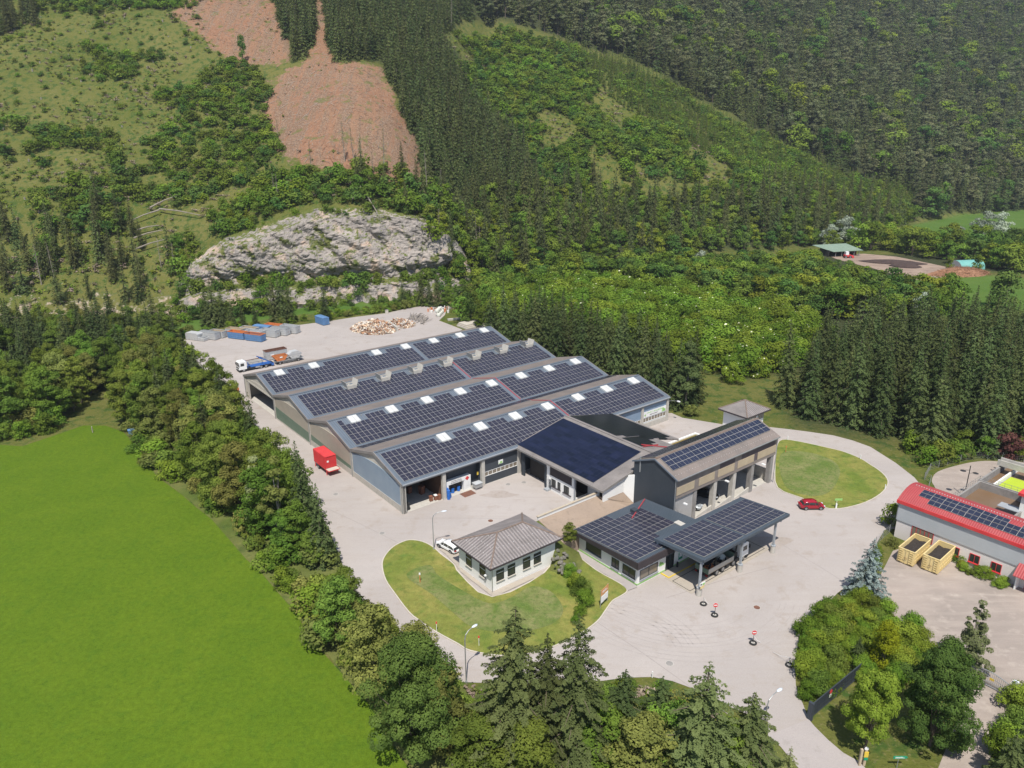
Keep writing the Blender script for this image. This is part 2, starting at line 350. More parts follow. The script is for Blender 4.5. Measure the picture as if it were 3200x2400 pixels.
def terrain_mat():
    m, nt, b = newmat('hillside'); b.inputs['Roughness'].default_value = 1; b.inputs['Specular IOR Level'].default_value = .1
    co = coords(nt); n1 = noise_tex(nt, co, .03, 6, .6); n2 = noise_tex(nt, co, .35, 6, .65); n3 = noise_tex(nt, co, 1.6, 4, .6)
    g = mixc(nt, ramp(nt, n1, .35, .65), (.095, .110, .022), (.140, .135, .040))
    g = mixc(nt, ramp(nt, n2, .48, .62), g, (.048, .085, .018))
    g = mixc(nt, ramp(nt, n3, .56, .72), g, (.19, .165, .075))
    soil = mixc(nt, ramp(nt, n1, .35, .65), mixc(nt, ramp(nt, n2, .35, .65), (.29, .150, .088), (.20, .108, .068)), (.245, .145, .09))
    soil = mixc(nt, ramp(nt, n3, .55, .70), soil, (.34, .215, .145))
    soil = mixc(nt, ramp(nt, noise_tex(nt, coords(nt, 'Object', (1, .25, .25)), 1.1, 5), .62, .72), soil, (.17, .10, .065))
    fl_ = noise_tex(nt, coords(nt, 'Object', (1, .10, .10)), .22, 6, .65, .6); soil = mixc(nt, mth(nt, 'MULTIPLY', ramp(nt, fl_, .46, .56), .85), soil, mixc(nt, ramp(nt, n3, .4, .6), (.15, .095, .065), (.27, .185, .125)))
    soil = mixc(nt, ramp(nt, noise_tex(nt, co, .14, 6, .65), .57, .64), soil, (.14, .13, .05))
    k = mth(nt, 'ADD', attr(nt, 'soil'), mth(nt, 'MULTIPLY', mth(nt, 'SUBTRACT', mth(nt, 'ADD', n2, mth(nt, 'MULTIPLY', noise_tex(nt, co, .10, 4), 1.0)), 1.0), 1.5))
    c = mixc(nt, ramp(nt, k, .42, .6), g, soil)
    dry = mixc(nt, ramp(nt, n3, .4, .6), (.28, .20, .12), (.42, .36, .29))
    k = mth(nt, 'ADD', attr(nt, 'debris'), mth(nt, 'MULTIPLY', mth(nt, 'SUBTRACT', n2, .5), 1.8))
    c = mixc(nt, ramp(nt, k, .5, .7), c, dry)
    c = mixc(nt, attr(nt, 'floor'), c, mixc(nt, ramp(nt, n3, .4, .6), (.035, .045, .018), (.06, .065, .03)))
    field = mixc(nt, ramp(nt, n1, .4, .6), (.070, .135, .022), (.095, .155, .03))
    c = mixc(nt, attr(nt, 'field'), c, field)
    nt.links.new(c, b.inputs['Base Color'])
    bp = node(nt, 'ShaderNodeBump'); bp.inputs['Strength'].default_value = .7; bp.inputs['Distance'].default_value = .8
    nt.links.new(mth(nt, 'ADD', n2, mth(nt, 'MULTIPLY', n3, .5)), bp.inputs['Height']); nt.links.new(bp.outputs[0], b.inputs['Normal']); return m
xs = np.concatenate([np.arange(-900, -300, 12), np.arange(-300, 340, 3.2), np.arange(340, 1300, 8)])
ys = np.concatenate([np.arange(-260, 180, 20), np.arange(180, 560, 3.2), np.arange(560, 1500, 9)])
X, Y = np.meshgrid(xs, ys); Z = hill(X, Y, True)
soil = np.maximum(1-sst(-5, 9, pdist(X, Y, CUT1)), 1-sst(-4, 11, pdist(X, Y, CUT2)))
S_, T_ = footst(X, Y); tl = float(footst(np.array([-127.]), np.array([265.]))[1][0])
deb = (1-sst(0, 26, S_))*(S_ > 0)*(T_ < tl+5)*.55+(1-sst(-2, 5, S_))*(S_ > -5)*.55*(T_ > tl)*(T_ < TC1)
FA = gpoly([(2700, 905), (2830, 862), (3060, 858), (3230, 870), (3230, 965), (3100, 1010), (2980, 1000)]); FB = gpoly([(2700, 742), (2860, 700), (3000, 672), (3230, 650), (3230, 735), (2950, 738)])
FCp = gpoly([(510, 1052), (640, 1028), (940, 985), (1200, 962), (1300, 950), (1300, 938), (1000, 955), (640, 990), (500, 1022)])
fld = np.maximum.reduce([1-sst(-4, 2, pdist(X, Y, FA)), 1-sst(-4, 2, pdist(X, Y, FB)), 1-sst(-2, 1, pdist(X, Y, FCp))])
FORESTS = [hpoly([(1010, -60), (1500, -60), (1400, 120), (1500, 260), (1600, 350), (1760, 500), (1830, 600), (2300, 650), (2860, 690), (2600, 765), (2100, 800), (1560, 860), (1440, 800), (1380, 640), (1310, 560), (1310, 480), (1215, 250), (1190, 205), (1040, 200)]),
           hpoly([(1500, -200), (2300, -260), (3450, -260), (3450, 640), (2990, 665), (2850, 690), (2850, 600), (2650, 550), (2350, 400), (2120, 270), (1950, 180), (1750, 120), (1560, 70), (1450, 60)]), hpoly([(828, -60), (985, -60), (990, 60), (985, 130), (925, 205), (905, 160), (870, 60)]),
           gpoly([(1500, 1000), (1500, 880), (2560, 800), (3300, 780), (3300, 860), (3050, 850), (3010, 960), (2900, 1050), (3300, 1060), (3300, 1420), (2900, 1420), (2700, 1350), (2440, 1320), (2470, 1235), (2480, 1170), (2300, 1200), (2060, 1110), (1750, 1060)])]
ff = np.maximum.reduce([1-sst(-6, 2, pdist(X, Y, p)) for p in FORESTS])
terr = grid_obj('hillside_ground', X, Y, Z, {'soil': soil, 'debris': deb, 'field': fld, 'floor': ff}, terrain_mat()); tag(terr, kind='structure')

# the cliff: a fine, displaced sheet of rock over the steep step of the hill
def rock_mat():
    m, nt, b = newmat('limestone'); b.inputs['Roughness'].default_value = .95; b.inputs['Specular IOR Level'].default_value = .15
    co = coords(nt); lay = coords(nt, 'Object', (.06, .06, .5)); n1 = noise_tex(nt, lay, 1, 7, .65, .8); n2 = noise_tex(nt, co, .12, 5, .6, .5); n3 = noise_tex(nt, co, 1.3, 6, .7)
    st_ = noise_tex(nt, coords(nt, 'Object', (.5, .5, .05)), 1, 5, .6, .4); c = mixc(nt, ramp(nt, n1, .35, .7), (.25, .225, .205), (.43, .375, .33)); c = mixc(nt, ramp(nt, st_, .56, .70), c, (.17, .155, .145)); c = mixc(nt, ramp(nt, n2, .53, .66), c, (.50, .37, .28))
    c = mixc(nt, ramp(nt, n3, .60, .72), c, (.12, .11, .11))
    c = mixc(nt, ramp(nt, noise_tex(nt, co, .22, 6, .65), .53, .60), c, mixc(nt, ramp(nt, n3, .4, .6), (.06, .09, .02), (.15, .15, .05)))
    g = node(nt, 'ShaderNodeNewGeometry'); sx = node(nt, 'ShaderNodeSeparateXYZ'); nt.links.new(g.outputs['Normal'], sx.inputs[0])
    k = mth(nt, 'ADD', sx.outputs[2], mth(nt, 'MULTIPLY', mth(nt, 'SUBTRACT', noise_tex(nt, co, .8, 4), .5), .7))
    c = mixc(nt, ramp(nt, mth(nt, 'ADD', k, mth(nt, 'MULTIPLY', attr(nt, 'brow'), .55)), .80, .90), c, mixc(nt, ramp(nt, n3, .4, .6), (.075, .11, .02), (.15, .15, .045)))
    nt.links.new(c, b.inputs['Base Color']); bp = node(nt, 'ShaderNodeBump'); bp.inputs['Strength'].default_value = .9; bp.inputs['Distance'].default_value = .6
    nt.links.new(mth(nt, 'ADD', n1, mth(nt, 'MULTIPLY', n3, .7)), bp.inputs['Height']); nt.links.new(bp.outputs[0], b.inputs['Normal']); return m
def foot_at(t, s):
    i = int(np.clip(np.searchsorted(_cum, t)-1, 0, len(_seg)-1)); k = (t-_cum[i])/_len[i]; d = _seg[i]/_len[i]
    # smooth normal
    def nn(j): j = min(max(j, 0), len(_seg)-1); e = _seg[j]/_len[j]; return np.array([-e[1], e[0]])
    n = nn(i)*1.0
    if k > .5: n = nn(i)*(1.5-k)+nn(i+1)*(k-.5)
    else: n = nn(i)*(.5+k)+nn(i-1)*(.5-k)
    n /= np.linalg.norm(n); p = FOOT[i]+d*(t-_cum[i])+n*s; return p, n
def cliff():
    ts = np.arange(TC0-5, TC1+5, .6); qs = np.concatenate([np.linspace(-.5, 9, 22), np.linspace(9.15, 14.2, 58), np.linspace(14.5, 23, 20)])
    PN = [[foot_at(t, q) for t in ts] for q in qs]; XX = np.array([[p[0][0] for p in r] for r in PN]); YY = np.array([[p[0][1] for p in r] for r in PN])
    ZZ = hill(XX, YY)
    for i, q in enumerate(qs):
        for j, t in enumerate(ts):
            n = PN[i][j][1]; z = float(ZZ[i, j]); N = mnoise.noise
            e = min(1, max(0, (q+.5)/1.5))*min(1, max(0, (23.5-q)/4))*min(1, (t-TC0+5)/6, (TC1+5-t)/6)
            d = abs(N(Vector((t*.05, z*.05, 3.1))))*7.0+abs(N(Vector((t*.12+z*.05, z*.13+t*.05, 9))))*3.6+abs(N(Vector((t*.3, z*.45+t*.12, 5))))*1.6+N(Vector((t*.9, z*1.4, 2)))*.5-1.9+2.6*max(0, min(1, (z-10.5-2*N(Vector((t*.06, 0, 4))))/3))*max(0, 1-max(0, z-16)/16)
            k = d*e; XX[i, j] -= n[0]*k; YY[i, j] -= n[1]*k; ZZ[i, j] = z-(1-e)*1.2+N(Vector((t*.6, q, 1)))*.5*e
    BR = np.repeat((sst(17, 22, qs)*.8+sst(6, 7, qs)*(1-sst(8.5, 9.3, qs))*.6)[:, None], len(ts), 1); o = grid_obj('rock_cliff', XX, YY, ZZ, {'brow': BR}, rock_mat()); tag(o, kind='structure')
    for p in o.data.polygons: p.use_smooth = False
cliff()

# ------------------------------------------------------------------ ground sheets
def smooth_closed(P, n=6):
    P = np.array(P); k = len(P); out = []
    for i in range(k):
        p0, p1, p2, p3 = P[i-1], P[i], P[(i+1) % k], P[(i+2) % k]
        for j in range(n):
            t = j/n; out.append(.5*((2*p1)+(p2-p0)*t+(2*p0-5*p1+4*p2-p3)*t*t+(3*p1-3*p2+p3-p0)*t**3))
    return np.array(out)
def sheet(name, P, z, mat, kind='structure', skirt=0, **k):
    bm = bmesh.new(); vs = [bm.verts.new((p[0], p[1], z)) for p in P]; es = [bm.edges.new((vs[i], vs[(i+1) % len(vs)])) for i in range(len(vs))]
    r = bmesh.ops.triangle_fill(bm, edges=es, use_beauty=True); bmesh.ops.recalc_face_normals(bm, faces=bm.faces)
    if bm.faces and sum(f.normal.z for f in bm.faces) < 0:
        for f in bm.faces: f.normal_flip()
    if skirt:
        lo = [bm.verts.new((p[0], p[1], z-skirt)) for p in P]
        for i in range(len(vs)):
            j = (i+1) % len(vs); bm.faces.new((vs[i], lo[i], lo[j], vs[j]))
    me = bpy.data.meshes.new(name); bm.to_mesh(me); bm.free(); me.materials.append(mat)
    o = bpy.data.objects.new(name, me); COL.objects.link(o); tag(o, kind=kind, **k); return o
def ground_mat(name, c, c2, c3, sc=.08, bumpd=.02, streak=0, crack=False):
    m, nt, b = newmat(name); b.inputs['Roughness'].default_value = .95; b.inputs['Specular IOR Level'].default_value = .15; co = coords(nt)
    n1 = noise_tex(nt, co, sc, 6, .6, .8); n2 = noise_tex(nt, co, sc*7, 5, .65); n3 = noise_tex(nt, co, 6, 3, .6)
    col = mixc(nt, ramp(nt, n1, .38, .62), c, c2); col = mixc(nt, ramp(nt, n2, .55, .75), col, c3)
    g = mth(nt, 'MULTIPLY_ADD', n3, .24); g.node.inputs[2].default_value = .88
    cc = node(nt, 'ShaderNodeCombineColor'); [nt.links.new(g, cc.inputs[i]) for i in range(3)]; col = mixc(nt, 1.0, col, cc.outputs[0], 'MULTIPLY')
    if streak:
        st = noise_tex(nt, coords(nt, 'Object', (.12, 1.1, 1)), .5, 5, .6, 1.2); col = mixc(nt, mth(nt, 'MULTIPLY', ramp(nt, st, .45, .7), streak), col, c3)
    if crack:
        v = node(nt, 'ShaderNodeTexVoronoi', feature='DISTANCE_TO_EDGE'); v.inputs['Scale'].default_value = .13; v.inputs['Randomness'].default_value = .9
        nt.links.new(coords(nt), v.inputs[0]); col = mixc(nt, ramp(nt, v.outputs['Distance'], .0, .006, (1, 1, 1, 1), (0, 0, 0, 1)), col, c3)
    nt.links.new(col, b.inputs['Base Color']); bp = node(nt, 'ShaderNodeBump'); bp.inputs['Strength'].default_value = .3; bp.inputs['Distance'].default_value = bumpd
    nt.links.new(n3, bp.inputs['Height']); nt.links.new(bp.outputs[0], b.inputs['Normal']); return m
def grass_mat(name, a, b_, c, sc=.06, sc2=.9, mow=False):
    m, nt, b = newmat(name); b.inputs['Roughness'].default_value = 1; b.inputs['Specular IOR Level'].default_value = .1; co = coords(nt)
    n1 = noise_tex(nt, co, sc, 5, .55, .5); n2 = noise_tex(nt, co, sc2, 6, .7); n3 = noise_tex(nt, co, 7, 3, .6); n4 = noise_tex(nt, co, sc*5, 5, .6)
    col = mixc(nt, ramp(nt, n1, .35, .65), a, b_); col = mixc(nt, ramp(nt, n4, .5, .75), col, c)
    g = mth(nt, 'MULTIPLY_ADD', mth(nt, 'ADD', n2, n3), .95); g.node.inputs[2].default_value = .05
    cc = node(nt, 'ShaderNodeCombineColor'); [nt.links.new(g, cc.inputs[i]) for i in range(3)]; col = mixc(nt, 1.0, col, cc.outputs[0], 'MULTIPLY')
    if mow:
        mp = node(nt, 'ShaderNodeMapping'); mp.inputs['Rotation'].default_value = (0, 0, R(-24)); mp.inputs['Scale'].default_value = (.05, .55, 1); nt.links.new(co, mp.inputs[0])
        st = noise_tex(nt, mp.outputs[0], 1, 4, .6, .3); col = mixc(nt, mth(nt, 'MULTIPLY', ramp(nt, st, .42, .62), .45), col, (.105, .150, .022)); mp2 = node(nt, 'ShaderNodeMapping'); mp2.inputs['Rotation'].default_value = (0, 0, R(30)); mp2.inputs['Scale'].default_value = (.03, .3, 1); nt.links.new(co, mp2.inputs[0])
        col = mixc(nt, mth(nt, 'MULTIPLY', ramp(nt, noise_tex(nt, mp2.outputs[0], 1, 3, .5), .5, .66), .4), col, (.050, .100, .010))
    nt.links.new(col, b.inputs['Base Color']); bp = node(nt, 'ShaderNodeBump'); bp.inputs['Strength'].default_value = .6; bp.inputs['Distance'].default_value = .15
    nt.links.new(n2, bp.inputs['Height']); nt.links.new(bp.outputs[0], b.inputs['Normal']); return m
GM = {'asph': ground_mat('asphalt', (.405, .364, .338), (.36, .323, .30), (.32, .272, .232), .045, streak=.25),
      'asph2': ground_mat('newer asphalt', (.35, .315, .30), (.38, .34, .32), (.30, .27, .25), .08),
      'asph3': ground_mat('old cracked asphalt', (.36, .30, .26), (.27, .23, .20), (.42, .36, .31), .06, streak=.5, crack=False),
      'slab': ground_mat('concrete slab', (.40, .35, .29), (.36, .32, .27), (.30, .26, .22), .2),
      'lawn': grass_mat('lawn', (.125, .165, .030), (.235, .215, .060), (.095, .145, .030), .13),
      'lawn2': grass_mat('longer grass', (.105, .150, .034), (.20, .20, .08), (.085, .14, .03), .3, 2),
      'field': grass_mat('meadow', (.080, .135, .009), (.094, .147, .010), (.068, .126, .010), .13, 1.6),
      'terr': ground_mat('terrace gravel', (.33, .255, .195), (.29, .225, .175), (.22, .17, .13), .2),
      'dirt': ground_mat('compost yard', (.36, .27, .21), (.29, .215, .17), (.13, .09, .07), .03, streak=.5),
      'scrub': grass_mat('scrub grass', (.085, .115, .025), (.15, .15, .05), (.055, .085, .02), .08, .6)}
fieldP = [(-900, 1400), (-300, 1396), (0, 1390), (70, 1395), (179, 1358), (260, 1330), (330, 1330), (385, 1350), (412, 1380), (450, 1418), (488, 1488), (570, 1548), (613, 1586), (662, 1624), (705, 1673), (770, 1749), (814, 1787), (863, 1846), (911, 1900), (1000, 2030), (1090, 2130), (1170, 2220), (1209, 2306), (1253, 2370), (1304, 2430), (1400, 2700), (-900, 2900)]
sheet('mown_field', gpoly(fieldP), .03, GM['field'])
scrubP = [(404, 1360), (470, 1470), (600, 1570), (760, 1740), (900, 1885), (1100, 2140), (1240, 2340), (1290, 2420), (1400, 2650), (2900, 2650), (2500, 2390), (2380, 2290), (2100, 2140), (1870, 2140), (1430, 2150), (1140, 1920), (1000, 1600), (800, 1340), (545, 1080), (380, 1200)]
sheet('verge_ground', gpoly(scrubP), .015, GM['scrub'])
lotP = [(552, 1067), (640, 1052), (800, 1030), (941, 1015), (1033, 1003), (1109, 991), (1206, 979), (1264, 966), (1330, 955), (1400, 958), (1390, 985), (1372, 1002), (1445, 1030)]
lotw = list(gpoly(lotP)) + [np.array(W(71, 92)), np.array(W(71, 4))] + list(gpoly([(2098, 1291), (2133, 1306), (2206, 1318), (2261, 1327), (2340, 1331), (2413, 1336), (2459, 1341), (2530, 1350), (2604, 1361), (2665, 1377), (2720, 1397), (2799, 1447), (2857, 1492), (2884, 1525), (2893, 1545), (2885, 1580), (2800, 1640), (2763, 1658), (2735, 1706), (2690, 1800), (2617, 1854), (2574, 1898), (2523, 1937), (2498, 1988), (2483, 2071), (2487, 2143), (2508, 2198), (2527, 2248)])) \
  + list(gpoly([(2400, 2299), (2400, 2256), (2297, 2218), (2221, 2173), (2101, 2129), (2038, 2116), (1950, 2119), (1870, 2130), (1600, 2138), (1437, 2132), (1370, 2085), (1253, 1996), (1183, 1936), (1134, 1885), (1088, 1814), (1069, 1760), (1030, 1660), (985, 1570), (900, 1440), (800, 1330), (700, 1220), (610, 1130)]))
sheet('yard_asphalt', lotw, .045, GM['asph'])
sheet('access_road', gpoly([(2527, 2248), (2545, 2270), (2588, 2313), (2635, 2353), (2682, 2379), (2705, 2402), (2760, 2470), (2900, 2620), (2640, 2620), (2540, 2450), (2472, 2375), (2440, 2335), (2400, 2299)]), .045, GM['asph2'])
# east yard with old asphalt behind the hedge, its exit to the lower right, and the tank yard
eyard = [(2722, 1850), (2735, 1830), (2790, 1722), (2860, 1700), (3300, 1860), (3500, 2200), (3180, 2150), (3150, 2230), (3110, 2330), (3060, 2480), (3030, 2640), (2820, 2640), (2900, 2480), (2960, 2330), (3000, 2230), (3020, 2130), (2950, 2050), (2830, 1960)]
sheet('east_yard_asphalt', gpoly(eyard), .04, GM['asph3'])
sheet('tank_yard_asphalt', smooth_closed(gpoly([(2912, 1500), (2930, 1475), (2990, 1455), (3060, 1442), (3130, 1443), (3300, 1460), (3500, 1600), (3300, 1700), (2990, 1570), (2940, 1550), (2920, 1520)])), .04, GM['asph3'])
sheet('compost_yard', gpoly([(2590, 800), (2700, 793), (2800, 802), (2900, 822), (2975, 838), (3070, 850), (3080, 862), (2990, 862), (2900, 880), (2830, 868), (2740, 842), (2620, 812)]), .06, GM['dirt'])
# islands with kerbs
def island(name, P, zl=.13, mat='lawn', sm=4):
    Q = smooth_closed(gpoly(P), sm) if sm > 1 else gpoly(P)
    c = Q.mean(0); d = np.roll(Q, -1, 0)-np.roll(Q, 1, 0); n = np.stack([-d[:, 1], d[:, 0]], 1); n /= np.linalg.norm(n, axis=1)[:, None]+1e-9
    if ((Q-c)*n).sum() > 0: n = -n
    inner = Q+n*.18; mb = MB()
    for i in range(len(Q)):
        j = (i+1) % len(Q); a, b, a2, b2 = Q[i], Q[j], inner[i], inner[j]
        mb.quad((*a, .0), (*b, .0), (*b, .15), (*a, .15)); mb.quad((*a, .15), (*b, .15), (*b2, .15), (*a2, .15)); mb.quad((*a2, .15), (*b2, .15), (*b2, 0), (*a2, 0))
    tag(mb.build('kerb', MT['kerb'], recalc=False), kind='structure')
    return sheet(name, Q+n*.17, zl, GM[mat])
isl1 = [(1280, 1688), (1320, 1693), (1353, 1709), (1380, 1733), (1408, 1754), (1423, 1768), (1440, 1795), (1538, 1866), (1700, 1790), (1740, 1722), (1774, 1714), (1862, 1781), (1940, 1825), (1962, 1848), (1940, 1866), (1916, 1880), (1896, 1907), (1875, 1937), (1848, 1961), (1811, 1985), (1734, 2022), (1650, 2046), (1560, 2052), (1468, 2036), (1430, 2015), (1361, 1977), (1316, 1946), (1277, 1916), (1230, 1854), (1204, 1815), (1193, 1775), (1197, 1746), (1219, 1717), (1246, 1699)]
island('island_lawn', isl1, sm=3)
isl2 = [(2428, 1525), (2504, 1558), (2576, 1588), (2613, 1592), (2654, 1587), (2708, 1571), (2752, 1546), (2774, 1520), (2774, 1498), (2752, 1474), (2722, 1454), (2690, 1434), (2641, 1414), (2600, 1403), (2500, 1381), (2442, 1375), (2425, 1400), (2420, 1460)]
island('roundabout_lawn', isl2, sm=3)
sheet('long_grass_patch', smooth_closed(gpoly([(1270, 1800), (1340, 1768), (1370, 1800), (1450, 1850), (1530, 1888), (1600, 1868), (1660, 1835), (1720, 1850), (1760, 1905), (1730, 1950), (1640, 1975), (1540, 1975), (1470, 1960), (1420, 1920), (1350, 1860)])), .15, GM['lawn2'])
sheet('dry_grass_patch', smooth_closed(gpoly([(2440, 1420), (2520, 1415), (2600, 1440), (2625, 1480), (2590, 1540), (2520, 1550), (2450, 1515)])), .15, GM['lawn2'])
sheet('house_path', gpoly([(1374, 1720), (1392, 1733), (1423, 1766), (1440, 1790), (1538, 1866), (1548, 1862), (1545, 1840), (1450, 1770), (1430, 1710)]), .16, GM['slab'])
sheet('house_path', gpoly([(1538, 1866), (1550, 1866), (1700, 1795), (1690, 1785), (1540, 1850)]), .164, GM['slab'])
sheet('office_path', gpoly([(1774, 1712), (1862, 1781), (1940, 1825), (1962, 1848), (1990, 1838), (1988, 1830), (1812, 1718), (1792, 1700)]), .165, GM['asph2'])
# terrace: raised gravel deck behind the office, held by a low wall, and a slope towards the lawn
TZ = 1.4
def patch(name, pts, mat, kind='structure'):
    q = MB(); n = len(pts); q.add(pts+[(x, y, 0) for x, y, z in pts], [tuple(range(n))]+[(i, (i+1) % n, n+(i+1) % n, n+i) for i in range(n)]); o = q.build(name, mat); place(o, 0, 0); tag(o, kind=kind); return o
patch('terrace_ground', [(12.6, -21.7, 4.0), (12.6, -27.9, 2.6), (31.9, -27.9, 1.2), (26.0, -21.7, 4.0)], GM['terr'])
patch('terrace_ground', [(26.0, -21.7, 3.995), (31.9, -27.9, 1.195), (32.3, -24.4, 1.5), (30.8, -23.1, 3.7), (26.0, -22.9, 4.0)], GM['terr'])
patch('bank_ground', [(12.6, -21.7, 3.9), (10.5, -21.7, 3.9), (10.45, -28.2, 2.6), (12.6, -27.9, 2.55)], GM['scrub'])
patch('bank_ground', [(12.6, -27.9, 2.5), (10.45, -28.2, 2.55), (8.4, -29.3, .13), (9.8, -33.0, .13), (14.0, -31.0, .13), (15.4, -28.4, .2)], GM['scrub'])
t = Thing('terrace_wall', 'long low white wall with orange lichen on its coping between yard and gravel terrace', 'wall', 12.6, -21.6)
mb = MB((12.6, -21.6, 0)); mb.box(12.6, -21.65, 0, 26.0, -21.4, 4.5); mb.build('wall', MT['white'], t)
lich = pm('lichen coping', (.44, .41, .35), (.42, .32, .20), 1.5, .95, dirt=((.25, .2, .14), .6, 2))
mb = MB((12.6, -21.6, 0)); mb.box(12.5, -21.75, 4.5, 26.0, -21.3, 4.6); mb.build('coping', lich, t)
# weighbridge slab beneath the canopy
mb = MB(); mb.box(20.6, -46.75, 0, 40.2, -41.6, .075); o = mb.build('weighbridge_slab', GM['slab']); place(o, 0, 0); tag(o, kind='structure')
mb = MB()
for a in ((20.95, -46.2, 39.4, -46.1), (20.95, -42.95, 39.4, -42.85), (20.9, -46.2, 21.0, -42.85), (39.35, -46.2, 39.45, -42.85)): mb.box(a[0], a[1], .07, a[2], a[3], .082)
o = mb.build('weighbridge_joint', MT['black']); place(o, 0, 0); tag(o, kind='structure')
mb = MB(); mb.box(21.2, -41.95, 0, 31, -40.5, .17); o = mb.build('office_step', GM['slab']); place(o, 0, 0); tag(o, kind='structure')
mb = MB(); mb.box(21.0, -42.1, 0, 31, -41.95, .19); mb.box(21.0, -41.95, 0, 21.2, -40.5, .19); o = mb.build('yellow_kerb_marking', MT['yelm']); place(o, 0, 0); tag(o, kind='structure')
# pale old patches and tyre arcs on the yard
arc = pm('tyre marks', (.385, .346, .322), None, 1, .95)
def arcs(cx, cy, r0, a0, a1, n):
    mb = MB()
    for k in range(n):
        r = r0+k*.9+random.uniform(-.2, .2); w = .10; q = [R(a0+(a1-a0)*i/24+random.uniform(-.3, .3)) for i in range(25)]
        for i in range(24):
            mb.quad(*[(cx+rr*math.cos(a), cy+rr*math.sin(a), .058) for rr, a in ((r, q[i]), (r+w, q[i]), (r+w, q[i+1]), (r, q[i+1]))])
    o = mb.build('tyre_track', arc, recalc=False); tag(o, kind='structure')
arcs(*G(2100, 1800), 12, 195, 335, 9); arcs(*G(1900, 2050), 9, 10, 110, 5)
stain = ground_mat('dirty patch', (.33, .285, .25), (.37, .325, .295), (.27, .225, .19), .3)
for i, (u, v, a_, b_) in enumerate(((2330, 1700, 7, 3), (2260, 1590, 6, 2.4), (1130, 1460, 2.2, 3.5), (1560, 1545, 3.2, 1.2), (2030, 1350, 4, 2.0), (930, 1130, 6, 2.5), (1080, 1105, 3, 1.2), (2790, 1640, 3, 2))):
    x, y = G(u, v); P_ = [(x+a_*math.cos(w)*(1+.3*math.sin(3*w+i)), y+b_*math.sin(w)*(1+.3*math.cos(2*w+i))) for w in [2*math.pi*k/24 for k in range(24)]]; sheet('stained_patch', P_, .0485, stain)
seam = pm('asphalt seam', (.33, .295, .275), None, 1, .95); q = MB()
for (u0, v0, u1, v1) in ((1770, 1880, 2300, 2250), (2440, 1700, 2700, 1860), (1000, 1580, 1250, 1700), (2080, 1870, 2420, 1770), (1250, 1620, 1680, 1625)):
    a_ = Vector((*G(u0, v0), .05)); b_ = Vector((*G(u1, v1), .05)); d_ = (b_-a_).normalized(); n_ = Vector((-d_.y, d_.x, 0))*.05; m_ = (a_+b_)/2+n_*random.uniform(4, 9)
    for p0, p1 in ((a_, m_), (m_, b_)): q.quad(p0-n_, p1-n_, p1+n_, p0+n_)
o = q.build('asphalt_seam', seam, recalc=False); tag(o, kind='structure')

# ------------------------------------------------------------------ solar helper
def solar(mb, o, ux, uy, rows, cols, mw=1.04, mh=1.75, lift=.12, skip=None, mf=0, mc=1, busy=True, fr=.032):
    """modules laid from o along unit ux (cols) and uy (rows); mf/mc material slots"""
    o = Vector(o); ux = Vector(ux).normalized(); uy = Vector(uy).normalized(); n = ux.cross(uy).normalized()
    if n.z < 0: n = -n
    for r_ in range(rows):
        c0 = None
        for c_ in range(cols+1):
            ok = c_ < cols and not (skip and skip(r_, c_))
            if ok and c0 is None: c0 = c_
            if not ok and c0 is not None:
                a = o+uy*(mh*r_)+ux*(mw*c0)+n*lift; b = a+ux*(mw*(c_-c0)); c = b+uy*mh; d = a+uy*mh; t = n*.05
                mb.add([a, b, c, d, a-t, b-t, c-t, d-t], [(0, 1, 2, 3), (4, 7, 6, 5), (0, 4, 5, 1), (1, 5, 6, 2), (2, 6, 7, 3), (3, 7, 4, 0)], mf)
                c0 = None
            if ok:
                p = o+uy*(mh*r_)+ux*(mw*c_)+n*(lift+.015); hh = [(fr, mh/2-.012), (mh/2+.012, mh-fr)] if mh > mw else [(fr, mh-fr)]
                ww = [(fr, mw-fr)] if mh > mw else [(fr, mw/2-.012), (mw/2+.012, mw-fr)]
                for y0, y1 in hh:
                    for x0, x1 in ww:
                        mb.quad(p+ux*x0+uy*y0, p+ux*x1+uy*y0, p+ux*x1+uy*y1, p+ux*x0+uy*y1, mc)
FONT = {}
def text(name, s, size, mat, parent, loc, rot, ext=.01, align='LEFT', sx=1):
    c = bpy.data.curves.new(name, 'FONT'); c.body = s; c.size = size; c.extrude = ext; c.align_x = align; c.align_y = 'CENTER'
    o = bpy.data.objects.new('tmp', c); COL.objects.link(o); dg = bpy.context.evaluated_depsgraph_get(); dg.update()
    me = bpy.data.meshes.new_from_object(o.evaluated_get(dg)); bpy.data.objects.remove(o); me.materials.clear(); me.materials.append(mat)
    q = bpy.data.objects.new(name, me); COL.objects.link(q); q.parent = parent.o if isinstance(parent, Thing) else parent
    q.location = loc; q.rotation_euler = [R(a) for a in rot]; q.scale = (sx, 1, 1); return q

